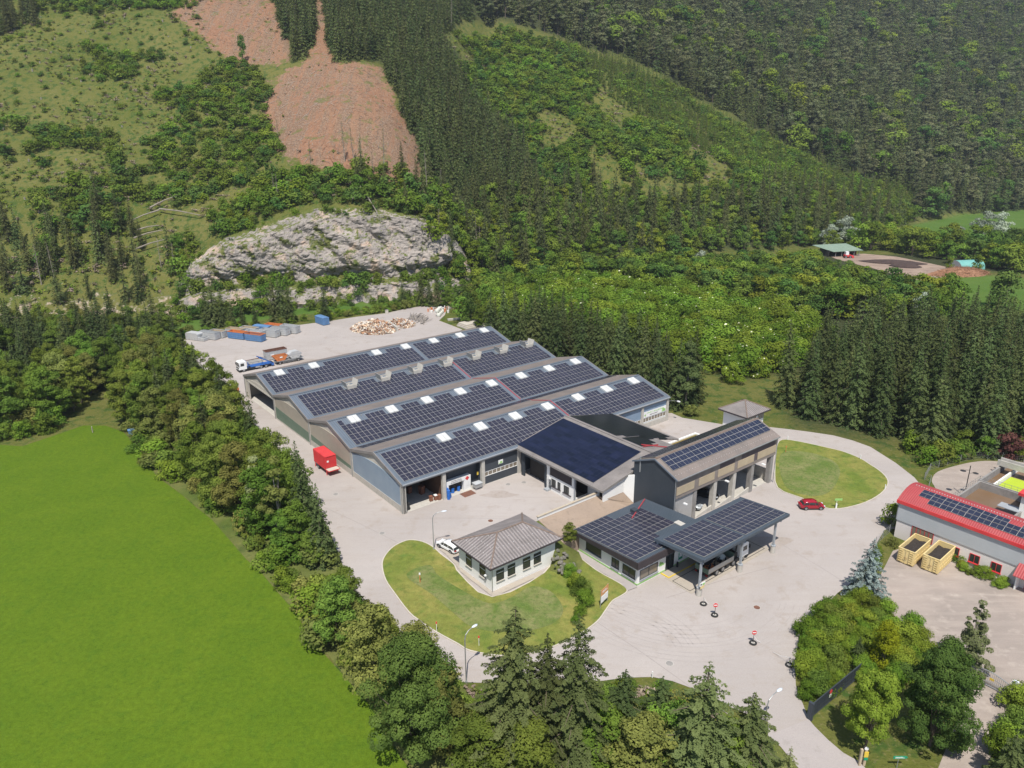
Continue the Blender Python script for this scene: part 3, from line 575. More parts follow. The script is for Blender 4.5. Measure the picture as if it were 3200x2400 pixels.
# ------------------------------------------------------------------ the big hall
L, BW, ZE, ZR = 69.84, 19.44, 5.88, 8.54
hall = Thing('industrial_hall', 'huge concrete hall with four parallel gable roofs covered in solar panels', 'hall', 0, 0)
HB = BW/2; sl_ = math.hypot(HB, ZR-ZE); uyf = Vector((0, HB, ZR-ZE)).normalized(); uyb = Vector((0, -HB, ZR-ZE)).normalized()
def roofz(y): k = (y % BW)/BW; return ZE+(ZR-ZE)*(1-abs(k-.5)*2)
mb = MB(); mb.box(.3, .2, 0, L-.3, 4*BW-.2, .07); mb.build('floor', MT['conc'], hall)
for k in range(4):
    y0 = BW*k; th = .28; mb = MB()
    for (ya, za, yb, zb, m) in ((y0-.15, ZE-.03, y0+HB, ZR, 0), (y0+HB, ZR, y0+BW+.05, ZE, 1)):
        mb.add([(x, y, z-dz) for dz in (0, th) for x in (0, L) for y, z in ((ya, za), (yb, zb))], [(0, 2, 3, 1), (4, 5, 7, 6), (0, 4, 6, 2), (1, 3, 7, 5), (0, 1, 5, 4), (2, 6, 7, 3)], m)
    if True:                                      # ridge capping
        mb.box(0, y0+HB-.35, ZR-.02, L, y0+HB+.25, ZR+.04, 0)
    rf = mb.build('roof', [MT['sheet'], MT['fibre']], hall)
    has = [5.06+8.73*i for i in range(8)]
    if k == 0: has = [14.0+8.73*i for i in range(7)]
    if k == 2: has = [13.9+8.73*i for i in range(7)]
    if k == 3: has = [5.06, 13.9, 31.4, 40.2, 49.1, 57.9, 66.3]
    off0 = .75 if k == 0 else (1.6 if k in (1, 2) else .9)
    gapx = 42.3
    for (xa, xb) in ((off0, gapx-.35), (gapx+.35, L-.5)):
        sp = MB(); cols = int((xb-xa)/1.04); o3 = Vector((xa, y0-.15, ZE-.03))+uyf*.62
        def skip(r_, c_, xa=xa): 
            x = xa+1.04*(c_+.5); return r_ == 4 and any(abs(x-h) < (2.3 if True else 0) for h in has)
        solar(sp, o3, (1, 0, 0), uyf, 5, cols, 1.04, 1.72, .10, skip); sp.build('solar_array', [MT['frame'], MT['cell']], rf, recalc=False)
    if k == 0:
        sp = MB(); ub = Vector((0, -HB, ZR-ZE)).normalized(); o3 = Vector((.8, y0+BW, ZE))+ub*.5
        sp = MB(); solar(sp, (69.3, y0+BW-.5, ZE+.14), (-1, 0, 0), ub, 3, 39, 1.75, 1.04, .10); sp.build('solar_array', [MT['frame'], MT['cell']], rf, recalc=False)
    for h in has:
        yc = y0+HB-1.75; zc = ZE+(ZR-ZE)*(yc-y0)/HB
        q = MB()
        if k != 2:
            for dx0, dx1 in ((-1.05, -.03), (.03, 1.05)):
                q.add([(h+dx, yc+dy, zc+.2735*dy+dz) for dz, e in ((0, 0), (.34, 0), (.44, .35)) for dx, dy in ((dx0+(e if dx0 < -1 else 0)*.4, -1.1+e*.3), (dx1-(e if dx1 > 1 else 0)*.4, -1.1+e*.3), (dx1-(e if dx1 > 1 else 0)*.4, 1.1-e*.3), (dx0+(e if dx0 < -1 else 0)*.4, 1.1-e*.3))],
                      [(0, 1, 5, 4), (1, 2, 6, 5), (2, 3, 7, 6), (3, 0, 4, 7), (4, 5, 9, 8), (5, 6, 10, 9), (6, 7, 11, 10), (7, 4, 8, 11), (8, 9, 10, 11)])
            q.build('skylight', MT['plastic'], rf, recalc=True)
        else:
            for a in ((-1.15, -1.2, 1.15, -1.08), (-1.15, 1.08, 1.15, 1.2)): q.box(h+a[0], yc+a[1], zc-.3, h+a[2], yc+a[3], zc+.55)
            for sx in (-1, 1):
                q.add([(h+sx*1.15+sx*dx, yc+dy, zc+dz) for dx, dz in ((0, .1), (.45, 1.55)) for dy in (-1.25, 1.25)]+[(h+sx*1.15+sx*dx-sx*.08, yc+dy, zc+dz) for dx, dz in ((0, .1), (.45, 1.55)) for dy in (-1.25, 1.25)],
                      [(0, 1, 3, 2), (4, 6, 7, 5), (0, 2, 6, 4), (1, 5, 7, 3), (2, 3, 7, 6), (0, 4, 5, 1)])
                for j in range(4): q.box(h+sx*1.2, yc-1.1+j*.68, zc+.1, h+sx*1.62, yc-1.04+j*.68, zc+.2)
            q.box(h-1.1, yc-1.1, zc-.1, h+1.1, yc+1.1, zc+.05)
            q.box(h-1.0, yc-.12, zc+.05, h+1.0, yc+.12, zc+.35); q.box(h-.12, yc-1.0, zc+.05, h+.12, yc+1.0, zc+.3)
            q.build('roof_vent', MT['conc'], rf)
    if k in (0, 1, 2):
        q = MB(); a = Vector((gapx, y0, ZE)); 
        for p0, p1 in (((gapx, y0+.3, ZE+.12), (gapx, y0+HB, ZR+.06)), ((gapx, y0+HB, ZR+.06), (gapx+.2, y0+BW-.3, ZE+.12))) if k < 2 else (((gapx, y0+.3, ZE+.12), (gapx, y0+HB, ZR+.06)),):
            q.tube([p0, p1], .11, 4)
        q.build('cable_duct', MT['redc'], rf)
    for j in range(9):                              # small lightning-rod blocks on the ridge
        q = MB(); q.box(7+7*j, y0+HB-1.0, roofz(y0+HB-1)+.0, 7.35+7*j, y0+HB-.75, roofz(y0+HB-1)+.14); q.build('conductor_block', MT['galv'], rf)
    # gable ends
    for side in (0, 1):
        x = .25 if side == 0 else L-.25; s = 1 if side == 0 else -1
        q = MB(); n = 14; ys_ = [y0+.35+(BW-.7)*i/n for i in range(n+1)]
        def arcz(y): e = (y-y0-HB)/HB; return 5.0+1.15*(1-e*e)
        zb = 4.9 if (k == 3 and side == 0) else .05
        q.prism([(y, roofz(y)-.3) for y in ys_]+[(ys_[-1], zb), (ys_[0], zb)], x, x+s*.12, 'x', 0)
        q.build('gable_wall', MT['cream'], hall)
        if side == 0:
            q = MB()
            if k < 3:
                lo = 1.25 if k < 2 else .35; m = 'blue' if k == 0 else 'beige'
                q.prism([(y, min(arcz(y), roofz(y)-.42)) for y in ys_]+[(ys_[-1], lo), (ys_[0], lo)], x-.10, x, 'x'); q.build('cladding', MT[m], hall)
                if k: 
                    q = MB(); q.prism([(y0+.4, 2.0 if k == 1 else 2.6), (y0+BW-.4, 2.6 if k == 1 else 3.2), (y0+BW-.4, lo), (y0+.4, lo)], x-.13, x-.105, 'x'); q.build('green_band', MT['green'], hall)
                q = MB()
                for j in range(8): q.box(x-.16, y0+.4+j*2.33, 0, x-.02, y0+.4+j*2.33+2.28, lo)
                q.build('plinth', MT['conc'], hall)
            else:
                q.box(x-.14, y0+.5, 4.55, x+.02, y0+BW-1.2, 4.9); q.box(x-.14, y0+16.4, 0, x+.02, y0+16.9, 4.7); q.build('door_frame', MT['conc'], hall)
                q = MB(); q.prism([(y, min(arcz(y), roofz(y)-.42)-.2) for y in ys_]+[(ys_[-1], 4.9), (ys_[0], 4.9)], x-.05, x, 'x'); q.build('cladding', MT['cream'], hall)
                q = MB(); q.box(x-.1, y0+BW-2.6, 0, x+.05, y0+BW-.4, 4.9); q.build('wall_pier', MT['cream'], hall)
        # bargeboard
        q = MB(); xx = -.12 if side == 0 else L
        for (ya, za, yb, zb2) in ((y0, ZE, y0+HB, ZR), (y0+HB, ZR, y0+BW, ZE)):
            q.add([(xx+dx, y, z+dz) for dx in (0, .12) for y, z in ((ya, za), (yb, zb2)) for dz in (-.5, .05)], [(0, 1, 3, 2), (4, 6, 7, 5), (0, 2, 6, 4), (1, 5, 7, 3), (0, 4, 5, 1), (2, 3, 7, 6)])
        q.build('bargeboard', MT['fasc'], hall)
for k in range(5):
    q = MB(); yc = min(max(BW*k, .4), 4*BW-.4); q.box(.02, yc-.4, 0, .62, yc+.4, ZE-.3); q.build('column', MT['conc'], hall)
    q = MB(); q.cyl(-.08, yc-.15, 0, ZE-.2, .07, 8); q.build('downpipe', MT['galv'], hall)
FX = [.4, 8.72, 17.45, 26.15, 34.9, 43.6, 52.3, 61.1, 69.45]
for x in FX:
    q = MB(); q.box(x-.35, .0, 0, x+.35, .6, ZE-.55); q.build('column', MT['conc'], hall)
q = MB(); q.box(0, -.05, ZE-.62, L, .3, ZE-.28); q.build('eave_beam', MT['fasc'], hall)
q = MB(); q.box(0, -.32, ZE-.25, L, -.16, ZE-.05); q.build('gutter', MT['grey'], hall)
q = MB(); q.box(L-.5, .6, 0, L-.3, 4*BW-.5, 5.2); q.box(.5, 4*BW-.35, 0, L-.5, 4*BW-.2, ZE-.3); q.build('wall', MT['cream'], hall)
# front, first bay open: boarded side wall, dark back wall
q = MB(); q.box(8.45, .7, 0.07, 8.62, 9.6, 4.3); q.build('board_wall', MT['wood'], hall)
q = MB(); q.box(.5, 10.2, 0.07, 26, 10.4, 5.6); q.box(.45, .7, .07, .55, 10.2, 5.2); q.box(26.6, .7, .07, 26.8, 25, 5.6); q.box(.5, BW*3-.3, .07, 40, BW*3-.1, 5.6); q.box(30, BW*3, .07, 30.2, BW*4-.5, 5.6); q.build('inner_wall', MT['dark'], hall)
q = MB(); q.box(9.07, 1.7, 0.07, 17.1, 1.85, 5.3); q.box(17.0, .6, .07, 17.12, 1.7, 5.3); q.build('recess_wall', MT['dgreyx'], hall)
q = MB(); q.box(9.3, .75, 0, 10.1, 1.68, 2.9); q.box(13.45, .75, 0, 15.0, 1.68, 2.9); q.box(10.1, .75, 2.25, 13.45, 1.68, 2.9); pf = q.build('portal_frame', MT['whites'], hall)
q = MB(); q.box(10.1, 1.5, .075, 13.45, 1.69, 2.25); q.build('portal_opening', MT['black'], hall)
q = MB(); q.box(9.9, .70, 2.2, 13.6, .74, 2.95); sg = q.build('sign_board', MT['whites'], hall)
text('lettering', 'SAMMELSTELLE', .33, MT['glasso'], sg, (11.75, .69, 2.75), (90, 0, 0), align='CENTER'); text('lettering', 'PROBLEMSTOFFE', .33, MT['glasso'], sg, (11.75, .69, 2.40), (90, 0, 0), align='CENTER')
q = MB(); q.add([(14.2, .70, 2.0), (14.65, .70, 2.45), (14.2, .70, 2.9), (13.75, .70, 2.45), (14.2, .73, 2.0), (14.65, .73, 2.45), (14.2, .73, 2.9), (13.75, .73, 2.45)], [(0, 1, 2, 3), (4, 7, 6, 5), (0, 4, 5, 1), (1, 5, 6, 2), (2, 6, 7, 3), (3, 7, 4, 0)]); q.build('hazard_sign', MT['red'], hall)
q = MB(); q.box(14.0, .71, .9, 14.5, .74, 1.9); q.build('notice', MT['whites'], hall)
# third bay: grey wall with window strip and small sign
def strip_windows(x0, x1, y, z0, z1, n, wallmat):
    q = MB(); q.box(x0, y, 0.05, x1, y+.15, z0-.08); q.box(x0, y, z1+.08, x1, y+.15, 5.3); q.build('wall_panel', MT[wallmat], hall)
    q = MB(); q.box(x0, y+.05, z0, x1, y+.1, z1); w = q.build('window', MT['glassw'], hall)
    q = MB(); q.box(x0, y-.02, z0-.08, x1, y+.12, z0); q.box(x0, y-.02, z1, x1, y+.12, z1+.08)
    for i in range(n+1): xx = x0+(x1-x0)*i/n; q.box(xx-.04, y-.01, z0, xx+.04, y+.1, z1)
    q.build('frame', MT['whites'], w)
strip_windows(17.8, 25.8, .35, 1.75, 2.55, 8, 'dgreyx')
q = MB(); q.box(21.2, .30, 3.3, 22.3, .34, 4.1); sg = q.build('logo_sign', MT['whites'], hall)
q = MB(); q.box(21.3, .28, 3.38, 22.2, .30, 3.5); q.box(21.6, .28, 3.5, 22.1, .30, 3.8); q.build('logo', MT['leafg'], sg)
q = MB(); q.box(61.5, .02, 0, 69.1, .5, 1.25); q.box(52.7, .02, 0, 60.75, .5, 1.25); q.build('plinth', MT['conc'], hall)
strip_windows(61.5, 69.1, .25, 1.45, 2.35, 8, 'bluex'); strip_windows(52.7, 60.75, .25, 1.45, 2.35, 8, 'bluex')
q = MB(); q.box(61.55, .16, 2.55, 69.05, .2, 3.95); sg = q.build('banner', MT['whites'], hall)
text('lettering', 'UMWELT - ABFALLZENTRUM', .42, MT['leafg'], sg, (62.7, .15, 3.5), (90, 0, 0)); text('lettering', 'ABHOLMARKT', .42, MT['glasso'], sg, (63.6, .15, 2.95), (90, 0, 0))
q = MB(); q.box(67.6, .14, 2.7, 68.9, .155, 2.95); q.box(67.8, .14, 2.95, 68.3, .155, 3.5); q.box(68.3, .14, 2.95, 68.8, .155, 3.3); q.build('logo', MT['leafg'], sg); q = MB(); q.add([(61.7, .15, 3.1), (62.3, .15, 2.8), (62.3, .15, 3.4)], [(0, 1, 2)]); q.build('arrow', MT['leafg'], sg, recalc=False)
q = MB(); q.box(26.5, .3, 0, 52.4, .45, 5.3); q.build('wall_panel', MT['dgreyx'], hall)

def slab_quad(q, pts, th, m=0):      # sloping plate from 4 top corners
    q.add(list(pts)+[(x, y, z-th) for x, y, z in pts], [(0, 1, 2, 3), (7, 6, 5, 4), (0, 4, 5, 1), (1, 5, 6, 2), (2, 6, 7, 3), (3, 7, 4, 0)], m)
def window(parent, x0, x1, y0, y1, z0, z1, n=2, glass='glass', fr='black', sill=None, name='window'):
    """wall opening in the plane y (x0<x1,y0==y1) or x (x0==x1), facing -y or -x"""
    q = MB()
    if x0 == x1: q.box(x0-.02, y0, z0, x0+.05, y1, z1)
    else: q.box(x0, y0-.02, z0, x1, y0+.05, z1)
    w = q.build(name, MT[glass], parent); q = MB(); t = .07
    def bar(a0, a1, c0, c1):
        if x0 == x1: q.box(x0-.07, a0, c0, x0+.03, a1, c1)
        else: q.box(a0, y0-.07, c0, a1, y0+.03, c1)
    A0, A1 = (y0, y1) if x0 == x1 else (x0, x1)
    bar(A0-t, A1+t, z0-t, z0); bar(A0-t, A1+t, z1, z1+t); bar(A0-t, A0, z0, z1); bar(A1, A1+t, z0, z1)
    for i in range(1, n): a = A0+(A1-A0)*i/n; bar(a-t/2, a+t/2, z0, z1)
    q.build('frame', MT[fr], w)
    if sill:
        q = MB()
        if x0 == x1: q.box(x0-.2, A0-.15, z0-.17, x0, A1+.15, z0-t)
        else: q.box(A0-.15, y0-.2, z0-.17, A1+.15, y0, z0-t)
        q.build('sill', MT[sill], w)
    return w
# ------------------------------------------------------------------ middle building with the black-blue array
mid = Thing('weighing_hall', 'gabled hall wing with a glossy dark blue solar roof and low white walls', 'hall wing', 26.1, -8)
mo = (26.1, -8, 0); XE0, XR, XE1, ze, zr = 25.3, 38.95, 52.6, 5.8, 8.62
def mz(x): return ze+(zr-ze)*(1-abs(x-XR)/(XR-XE0))
q = MB(mo)
slab_quad(q, [(XE0, -23.4, ze), (34.5, -23.4, mz(34.5)), (34.5, .9, mz(34.5)), (XE0, .9, ze)], .3)
slab_quad(q, [(34.5, -21, mz(34.5)), (XR, -21, zr), (XR, .9, zr), (34.5, .9, mz(34.5))], .3)
slab_quad(q, [(34.5, -24.0, mz(34.5)), (XR, -24.0, zr), (XR, -21, zr), (34.5, -21, mz(34.5))], .3)
slab_quad(q, [(XR, -13.2, zr), (XE1, -17.0, ze), (XE1, .6, ze), (XR, .9, zr)], .3)
slab_quad(q, [(XR, -24.0, zr), (47.5, -24, mz(47.5)), (47.5, -15.6, mz(47.5)), (XR, -13.2, zr)], .3)
rf = q.build('roof', MT['fibrey'], mid)
q = MB(mo); q.box(XR-.25, -24, zr-.02, XR+.25, .9, zr+.07); q.build('ridge_cap', MT['fibrey'], rf)
um = Vector((XR-XE0, 0, zr-ze)).normalized(); un = Vector((XE1-XR, 0, ze-zr)).normalized()
q = MB(mo); solar(q, Vector((XE0, .5, ze))+um*.75, (0, -1, 0), um, 7, 21, 1.0, 1.72, .12, fr=.02); q.build('solar_array', [MT['frameb'], MT['cellb']], rf, recalc=False)
q = MB(mo)
for i in range(7):      # black rows on the far slope, clipped by its slanting end
    a0 = .4; a1 = -13.0-i*.75 if i < 6 else -16.2; n_ = int((a0-a1)/1.0)
    solar(q, Vector((XR, a0, zr))+un*(.7+i*1.75), (0, -1, 0), un, 1, n_, 1.0, 1.72, .10, fr=.02)
for i in range(4): solar(q, Vector((XR, -14.0, zr))+un*(.7+i*1.75), (0, -1, 0), un, 1, [5, 5, 4, 2][i], 1.0, 1.72, .10, fr=.02)
q.build('solar_array', [MT['frameb'], MT['cellk']], rf, recalc=False)
q = MB(mo); q.tube([(XR+.5, -19.5, zr+.1), (44, -19.2, mz(44)+.15)], .10, 4); q.tube([(XR+1, -18.6, zr+.05), (46, -21.5, mz(46)+.15)], .10, 4); q.build('cable_duct', MT['redc'], rf)
q = MB(mo); q.box(XE0-.12, -23.4, ze-.35, XE0, .5, ze+.02); q.prism([(XE0, ze+.02), (34.5, mz(34.5)+.02), (34.5, mz(34.5)-.4), (XE0, ze-.4)], -23.5, -23.4, 'y'); q.box(XE1, -17.0, ze-.4, XE1+.12, .5, ze); q.build('gutter', MT['fasc'], mid)
q = MB(mo)
q.prism([(25.9, .05), (30.9, .05), (30.9, 6.6), (25.9, 5.6)], -23.1, -22.9, 'y'); q.add([(30.9, -23.0, 0), (32.35, -24.3, 0), (32.35, -24.3, 7.0), (30.9, -23.0, 6.8), (31.0, -22.9, 0), (32.5, -24.2, 0), (32.5, -24.2, 7.0), (31.0, -22.9, 6.8)], [(0, 1, 2, 3), (4, 7, 6, 5), (2, 6, 7, 3)]); q.box(26.1, -15.9, 0, 26.3, -8.2, 3.1); q.box(26.3, -15.9, 0, 29.4, -15.7, 1.0)
q.box(26.1, -15.9, 3.0, 26.3, -15.0, 5.3); q.box(29.4, -18.7, 0, 29.6, -15.7, 5.6); q.box(26.0, -9.0, 0, 26.35, -8.2, 5.4)
q.build('wall', MT['white'], mid)
q = MB(mo); q.box(26.15, -15.6, 3.1, 26.25, -8.2, 5.35); q.build('upper_cladding', MT['bdark'], mid)
q = MB(mo); q.box(26.05, -8.2, 4.4, 26.2, -.9, 5.45); q.box(26.0, -8.3, 0, 26.3, -7.6, 4.5); q.box(26.0, -1.6, 0, 26.3, -.7, 4.5); q.build('door_surround', MT['dgrey'], mid)
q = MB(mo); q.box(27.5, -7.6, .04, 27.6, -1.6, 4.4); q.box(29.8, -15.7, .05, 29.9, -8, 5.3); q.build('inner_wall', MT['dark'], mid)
for y0_, y1_ in ((-10.6, -9.6), (-11.9, -11.3), (-14.2, -13.0)): window(mid, .0, .0, y0_+8, y1_+8, 1.2, 2.5, 2 if y1_-y0_ > .9 else 1)
for y0_, y1_ in ((-12.1, -9.4), (-14.9, -12.7)):
    q = MB(mo); q.box(25.9, y0_, .98, 26.1, y1_, 1.1); q.build('sill', MT['bdark'], mid)
q = MB(mo); q.box(26.0, -9.3, .05, 26.1, -8.5, 2.2); d = q.build('door', MT['dgrey'], mid)
q = MB(mo); q.box(25.2, -9.3, .0, 26.1, -8.3, .35); q.build('step', MT['grey'], mid)
for (x, y) in ((26.1, -15.8),):
    q = MB(mo); q.box(x-.12, y-.12, 0 if y > -16 else TZ, x+.12, y+.12, ze-.1); q.build('post', MT['grey'], mid)
# flat sedum-roof annexe
an = Thing('flat_roof_annexe', 'low white annexe with a mossy orange sedum roof behind the tall shed', 'annexe', 53.6, -15)
q = MB((53.6, -15, 0)); q.box(53.2, -20, 0, 62, -13.8, 3.1); q.build('wall', MT['white'], an)
q = MB((53.6, -15, 0)); q.box(53.1, -20, 3.1, 62.1, -19.6, 3.6); q.box(53.1, -14.1, 3.1, 62.1, -13.7, 3.6); q.box(53.1, -19.6, 3.1, 53.5, -14.1, 3.6); q.box(61.7, -19.6, 3.1, 62.1, -14.1, 3.6); q.build('parapet', MT['white'], an)
q = MB((53.6, -15, 0)); q.box(53.5, -19.6, 3.1, 61.7, -14.1, 3.3); q.build('sedum_roof', MT['moss'], an)
q = MB((53.6, -15, 0)); q.box(48.2, -20, 0, 53.1, -17.6, 4.6); q.build('dark_wall', MT['dgreyx'], an)

# ------------------------------------------------------------------ tall open shed ("tower")
tw = Thing('tall_storage_shed', 'tall open-fronted shed clad in tan and grey with a solar gable roof', 'shed', 32.4, -33)
to = (32.4, -33, 0); X0, X1, Y0, Y1, e_, r_z = 32.3, 61.0, -33.2, -24.0, 9.75, 11.65; YR = (Y0+Y1)/2
q = MB(to); slab_quad(q, [(X0-.15, Y0-.5, e_-.2), (X1+.15, Y0-.5, e_-.2), (X1+.15, YR, r_z), (X0-.15, YR, r_z)], .2); slab_quad(q, [(X0-.15, YR, r_z), (X1+.15, YR, r_z), (X1+.15, Y1+.3, e_-.15), (X0-.15, Y1+.3, e_-.15)], .2)
rf = q.build('roof', MT['fibre'], tw)
q = MB(to); q.box(X0-.15, YR-.2, r_z-.03, X1+.15, YR+.2, r_z+.05); q.build('ridge_cap', MT['ridge'], rf)
u1 = Vector((0, YR-Y0, r_z-e_)).normalized(); u2 = Vector((0, YR-Y1, r_z-e_)).normalized()
q = MB(to); solar(q, Vector((X0+.75, Y0, e_))+u1*1.45, (1, 0, 0), u1, 3, 16, 1.72, 1.06, .15); q.build('solar_array', [MT['frame'], MT['cellr']], rf, recalc=False)
q = MB(to); solar(q, Vector((X0+28.2, Y1, e_))+u2*.5, (-1, 0, 0), u2, 4, 16, 1.72, 1.0, .15); q.build('solar_array', [MT['frame'], MT['cell']], rf, recalc=False)
q = MB(to)                       # snow-guard studs
for j in range(40): q.box(X0+.4+j*.71, Y0+.42, e_+.12, X0+.48+j*.71, Y0+.50, e_+.20)
q.build('snow_guard', MT['whites'], rf)
q = MB(to); q.cyl(X0-.02, YR+3.2, 8, 10.9, .12, 8); q.build('flue_pipe', MT['galv'], tw)
q = MB(to); q.prism([(Y0, 0), (Y1, 0), (Y1, e_-.3), (YR, r_z-.25), (Y0, e_-.3)], X0, X0+.25, 'x'); q.build('gable_wall', MT['dgrey'], tw)
q = MB(to)
for a, b in (((Y0-.5, e_-.2), (YR, r_z)), ((YR, r_z), (Y1+.3, e_-.15))): q.prism([(a[0], a[1]+.06), (b[0], b[1]+.06), (b[0], b[1]-.22), (a[0], a[1]-.22)], X0-.25, X0-.15, 'x')
q.build('bargeboard', MT['sheet'], tw)
q = MB(to); q.prism([(Y0+.3, 5.9), (Y1, 5.9), (Y1, e_-.3), (YR, r_z-.25), (Y0+.3, e_-.3)], X1-.3, X1-.1, 'x'); q.build('gable_wall', MT['tan'], tw)
CX = [37.9, 43.4, 48.9, 54.3, 60.3]
q = MB(to); q.box(X0+.25, Y0+.02, 5.75, X1, Y0+.12, 6.45); q.build('lower_band', MT['tgrey'], tw)
segs = [32.4, 37.2, 38.1, 42.6, 43.3, 48.2, 48.9, 54.0, 54.8, 60.8]
for i in range(0, 10, 2): q = MB(to); q.box(segs[i]+.3, Y0-.05, 6.4, segs[i+1], Y0+.0, 7.85); q.build('tan_panel', MT['tan'], tw)
for a_, b_, nm_, mm_ in ((X0+.25, 44, 'upper_cladding', 'tgrey'), (44, 48.3, 'dark_cladding', 'tdark'), (48.3, 50.2, 'upper_cladding', 'tgrey'), (50.2, 60.3, 'dark_cladding', 'tdark'), (60.3, X1, 'upper_cladding', 'tgrey')): q = MB(to); q.box(a_, Y0+.01, 6.45, b_, Y0+.11, e_-.3); q.build(nm_, MT[mm_], tw)
q = MB(to); q.box(X0, Y0-.62, e_-.38, X1, Y0-.5, e_-.22); q.cyl(X0-.1, Y0-.1, 0, e_-.3, .07, 8); q.cyl(X1, Y0-.1, 0, e_-.3, .07, 8); q.build('gutter', MT['galv'], tw)
q = MB(to); q.box(X0+.3, Y0+.3, 0, CX[0]-.4, Y0+.4, 5.75); q.build('roller_door', MT['roller'], tw)
for i, x in enumerate(CX):
    q = MB(to); q.box(x-.42, Y0+.15, 0, x+.42, Y0+1.0, 5.75); q.build('column', MT['concd'] if i != 1 and i != 2 else MT['conc'], tw)
q = MB(to); q.box(X0+.25, Y1-.25, 0, X1-.1, Y1, 3.2); q.box(X1-.35, Y0+1.0, 0, X1-.1, Y1-.25, 2.4); q.build('rear_wall', MT['conc'], tw)
q = MB(to); q.box(X0+.25, Y1-.2, 3.2, X1-.1, Y1-.05, e_-.4); q.build('rear_cladding', MT['tan'], tw)
q = MB(to); q.box(X0+.25, Y0+.6, 0, X1-.4, Y1-.25, .09); q.build('floor', MT['conc'], tw)
for x0, x1 in ((CX[0]+.42, CX[1]-.42), (CX[1]+.42, CX[2]-.42), (CX[2]+.42, CX[3]-.42)):
    q = MB(to); q.add([(x0, Y0+.3, 0), (x1, Y0+.3, 0), (x1, Y0+.3, 1.05), (x0, Y0+.3, .15), (x0, Y0+.55, 0), (x1, Y0+.55, 0), (x1, Y0+.55, 1.05), (x0, Y0+.55, .15)], [(0, 1, 2, 3), (4, 7, 6, 5), (0, 4, 5, 1), (1, 5, 6, 2), (2, 6, 7, 3), (3, 7, 4, 0)]); q.build('ramp_wall', MT['conc'], tw)
def arm_lamp(x, y, z, dx, dy, parent, off):
    q = MB(off); q.tube([(x, y, z), (x+dx*.5, y+dy*.5, z+.12), (x+dx, y+dy, z+.1)], .035, 5); a = q.build('lamp_arm', MT['galv'], parent)
    q = MB(off); q.box(x+dx-.2, y+dy-.55, z, x+dx+.2, y+dy+.15, z+.18); q.build('lamp_head', MT['whites'], a)
for x in (X0+.2, 43.5, 54.2): arm_lamp(x, Y0-.1, 5.2 if x < 40 else 5.9, .9, -1.1, tw, to)
arm_lamp(69.6, -.1, 4.9, 1.2, -1.6, hall, (0, 0, 0))

# ------------------------------------------------------------------ office with the weighbridge canopy
of = Thing('office_building', 'white single-storey office with green base stripe and solar-panelled lean roof', 'office', 15.8, -40.5)
oo = (15.8, -40.5, 0)
def oz(y): return 3.78+(-27.2-y)*(4.72-3.78)/14.0
q = MB(oo); q.box(15.8, -40.5, 0, 31.6, -28.0, 3.55); q.build('wall', MT['white'], of)
q = MB(oo); slab_quad(q, [(14.9, -41.2, oz(-41.2)), (31.8, -41.2, oz(-41.2)), (31.8, -27.2, oz(-27.2)), (14.9, -27.2, oz(-27.2))], .22); rf = q.build('roof', MT['sheetd'], of)
q = MB(oo); q.prism([(-41.28, oz(-41.2)+.04), (-27.1, oz(-27.2)+.04), (-27.1, 3.3), (-41.28, 3.62)], 14.8, 14.9, 'x'); q.box(14.8, -41.38, 3.6, 31.8, -41.2, oz(-41.2)+.04); q.build('fascia', MT['bdark'], of)
uo = Vector((0, -14.0, 4.72-3.78)).normalized()
def oskip(r_, c_): return (r_ < 3 and c_ > 8) or (r_ < 1 and c_ > 5) or (r_ >= 5 and c_ > 4) or False
q = MB(oo); solar(q, (15.15, -27.5, oz(-27.5)), (1, 0, 0), uo, 7, 14, 1.02, 1.86, .10, lambda r_, c_: (c_ > 7 and r_ < 1) or (c_ > 12) or (r_ == 6 and c_ > 7) or (r_ == 5 and c_ > 7) or (r_ in (0,) and c_ > 6)); q.build('solar_array', [MT['frame'], MT['cell']], rf, recalc=False)
q = MB(oo); q.box(26.3, -30.0, oz(-30)+.0, 27.3, -29.0, oz(-29)+.55); q.build('vent_box', MT['dgrey'], rf)
q = MB(oo); q.tube([(24.6, -31, oz(-31)+.14), (31.4, -27.6, oz(-27.6)+.14)], .10, 4); q.build('cable_duct', MT['redc'], rf)
q = MB(oo); q.box(28.2, -38.4, oz(-38.4)-.02, 29.3, -36.6, oz(-38)+.12); q.box(24.9, -30.8, oz(-31)+.0, 27.8, -30.2, oz(-30)+.08); q.build('roof_hatch', MT['conc'], rf)
q = MB(oo); q.box(15.76, -40.54, .22, 15.8, -28, .42); q.box(15.76, -40.54, .22, 31.6, -40.5, .42); q.build('green_stripe', MT['leafg'], of)
for y0_, y1_, z0, z1, n in ((-32.9, -29.7, 1.25, 2.55, 1), (-36.7, -35.3, 1.0, 2.45, 2), (-40.0, -37.6, .95, 2.45, 2)): window(of, 0, 0, y0_+40.5, y1_+40.5, z0, z1, n, 'glass', 'dgrey', 'grey')
window(of, .55, 4.3, 0, 0, 1.0, 2.45, 2, 'glassw', 'dgrey', 'grey'); window(of, 10.7, 15.3, 0, 0, 1.2, 2.9, 1, 'glass', 'black')
q = MB(oo); q.box(22.0, -40.55, .17, 23.9, -40.48, 2.6); d = q.build('door', MT['glass'], of); q = MB(oo); q.box(22.9, -40.6, .17, 23.0, -40.55, 2.6); q.box(21.95, -40.6, 2.6, 23.95, -40.5, 2.7); q.build('frame', MT['dgrey'], d)
q = MB(oo); q.box(25.0, -40.56, .9, 25.9, -40.5, 2.6); sg = q.build('notice_board', MT['signg'], of); q = MB(oo); q.box(25.1, -40.58, 1.35, 25.8, -40.56, 2.5); q.build('poster', MT['whites'], sg)
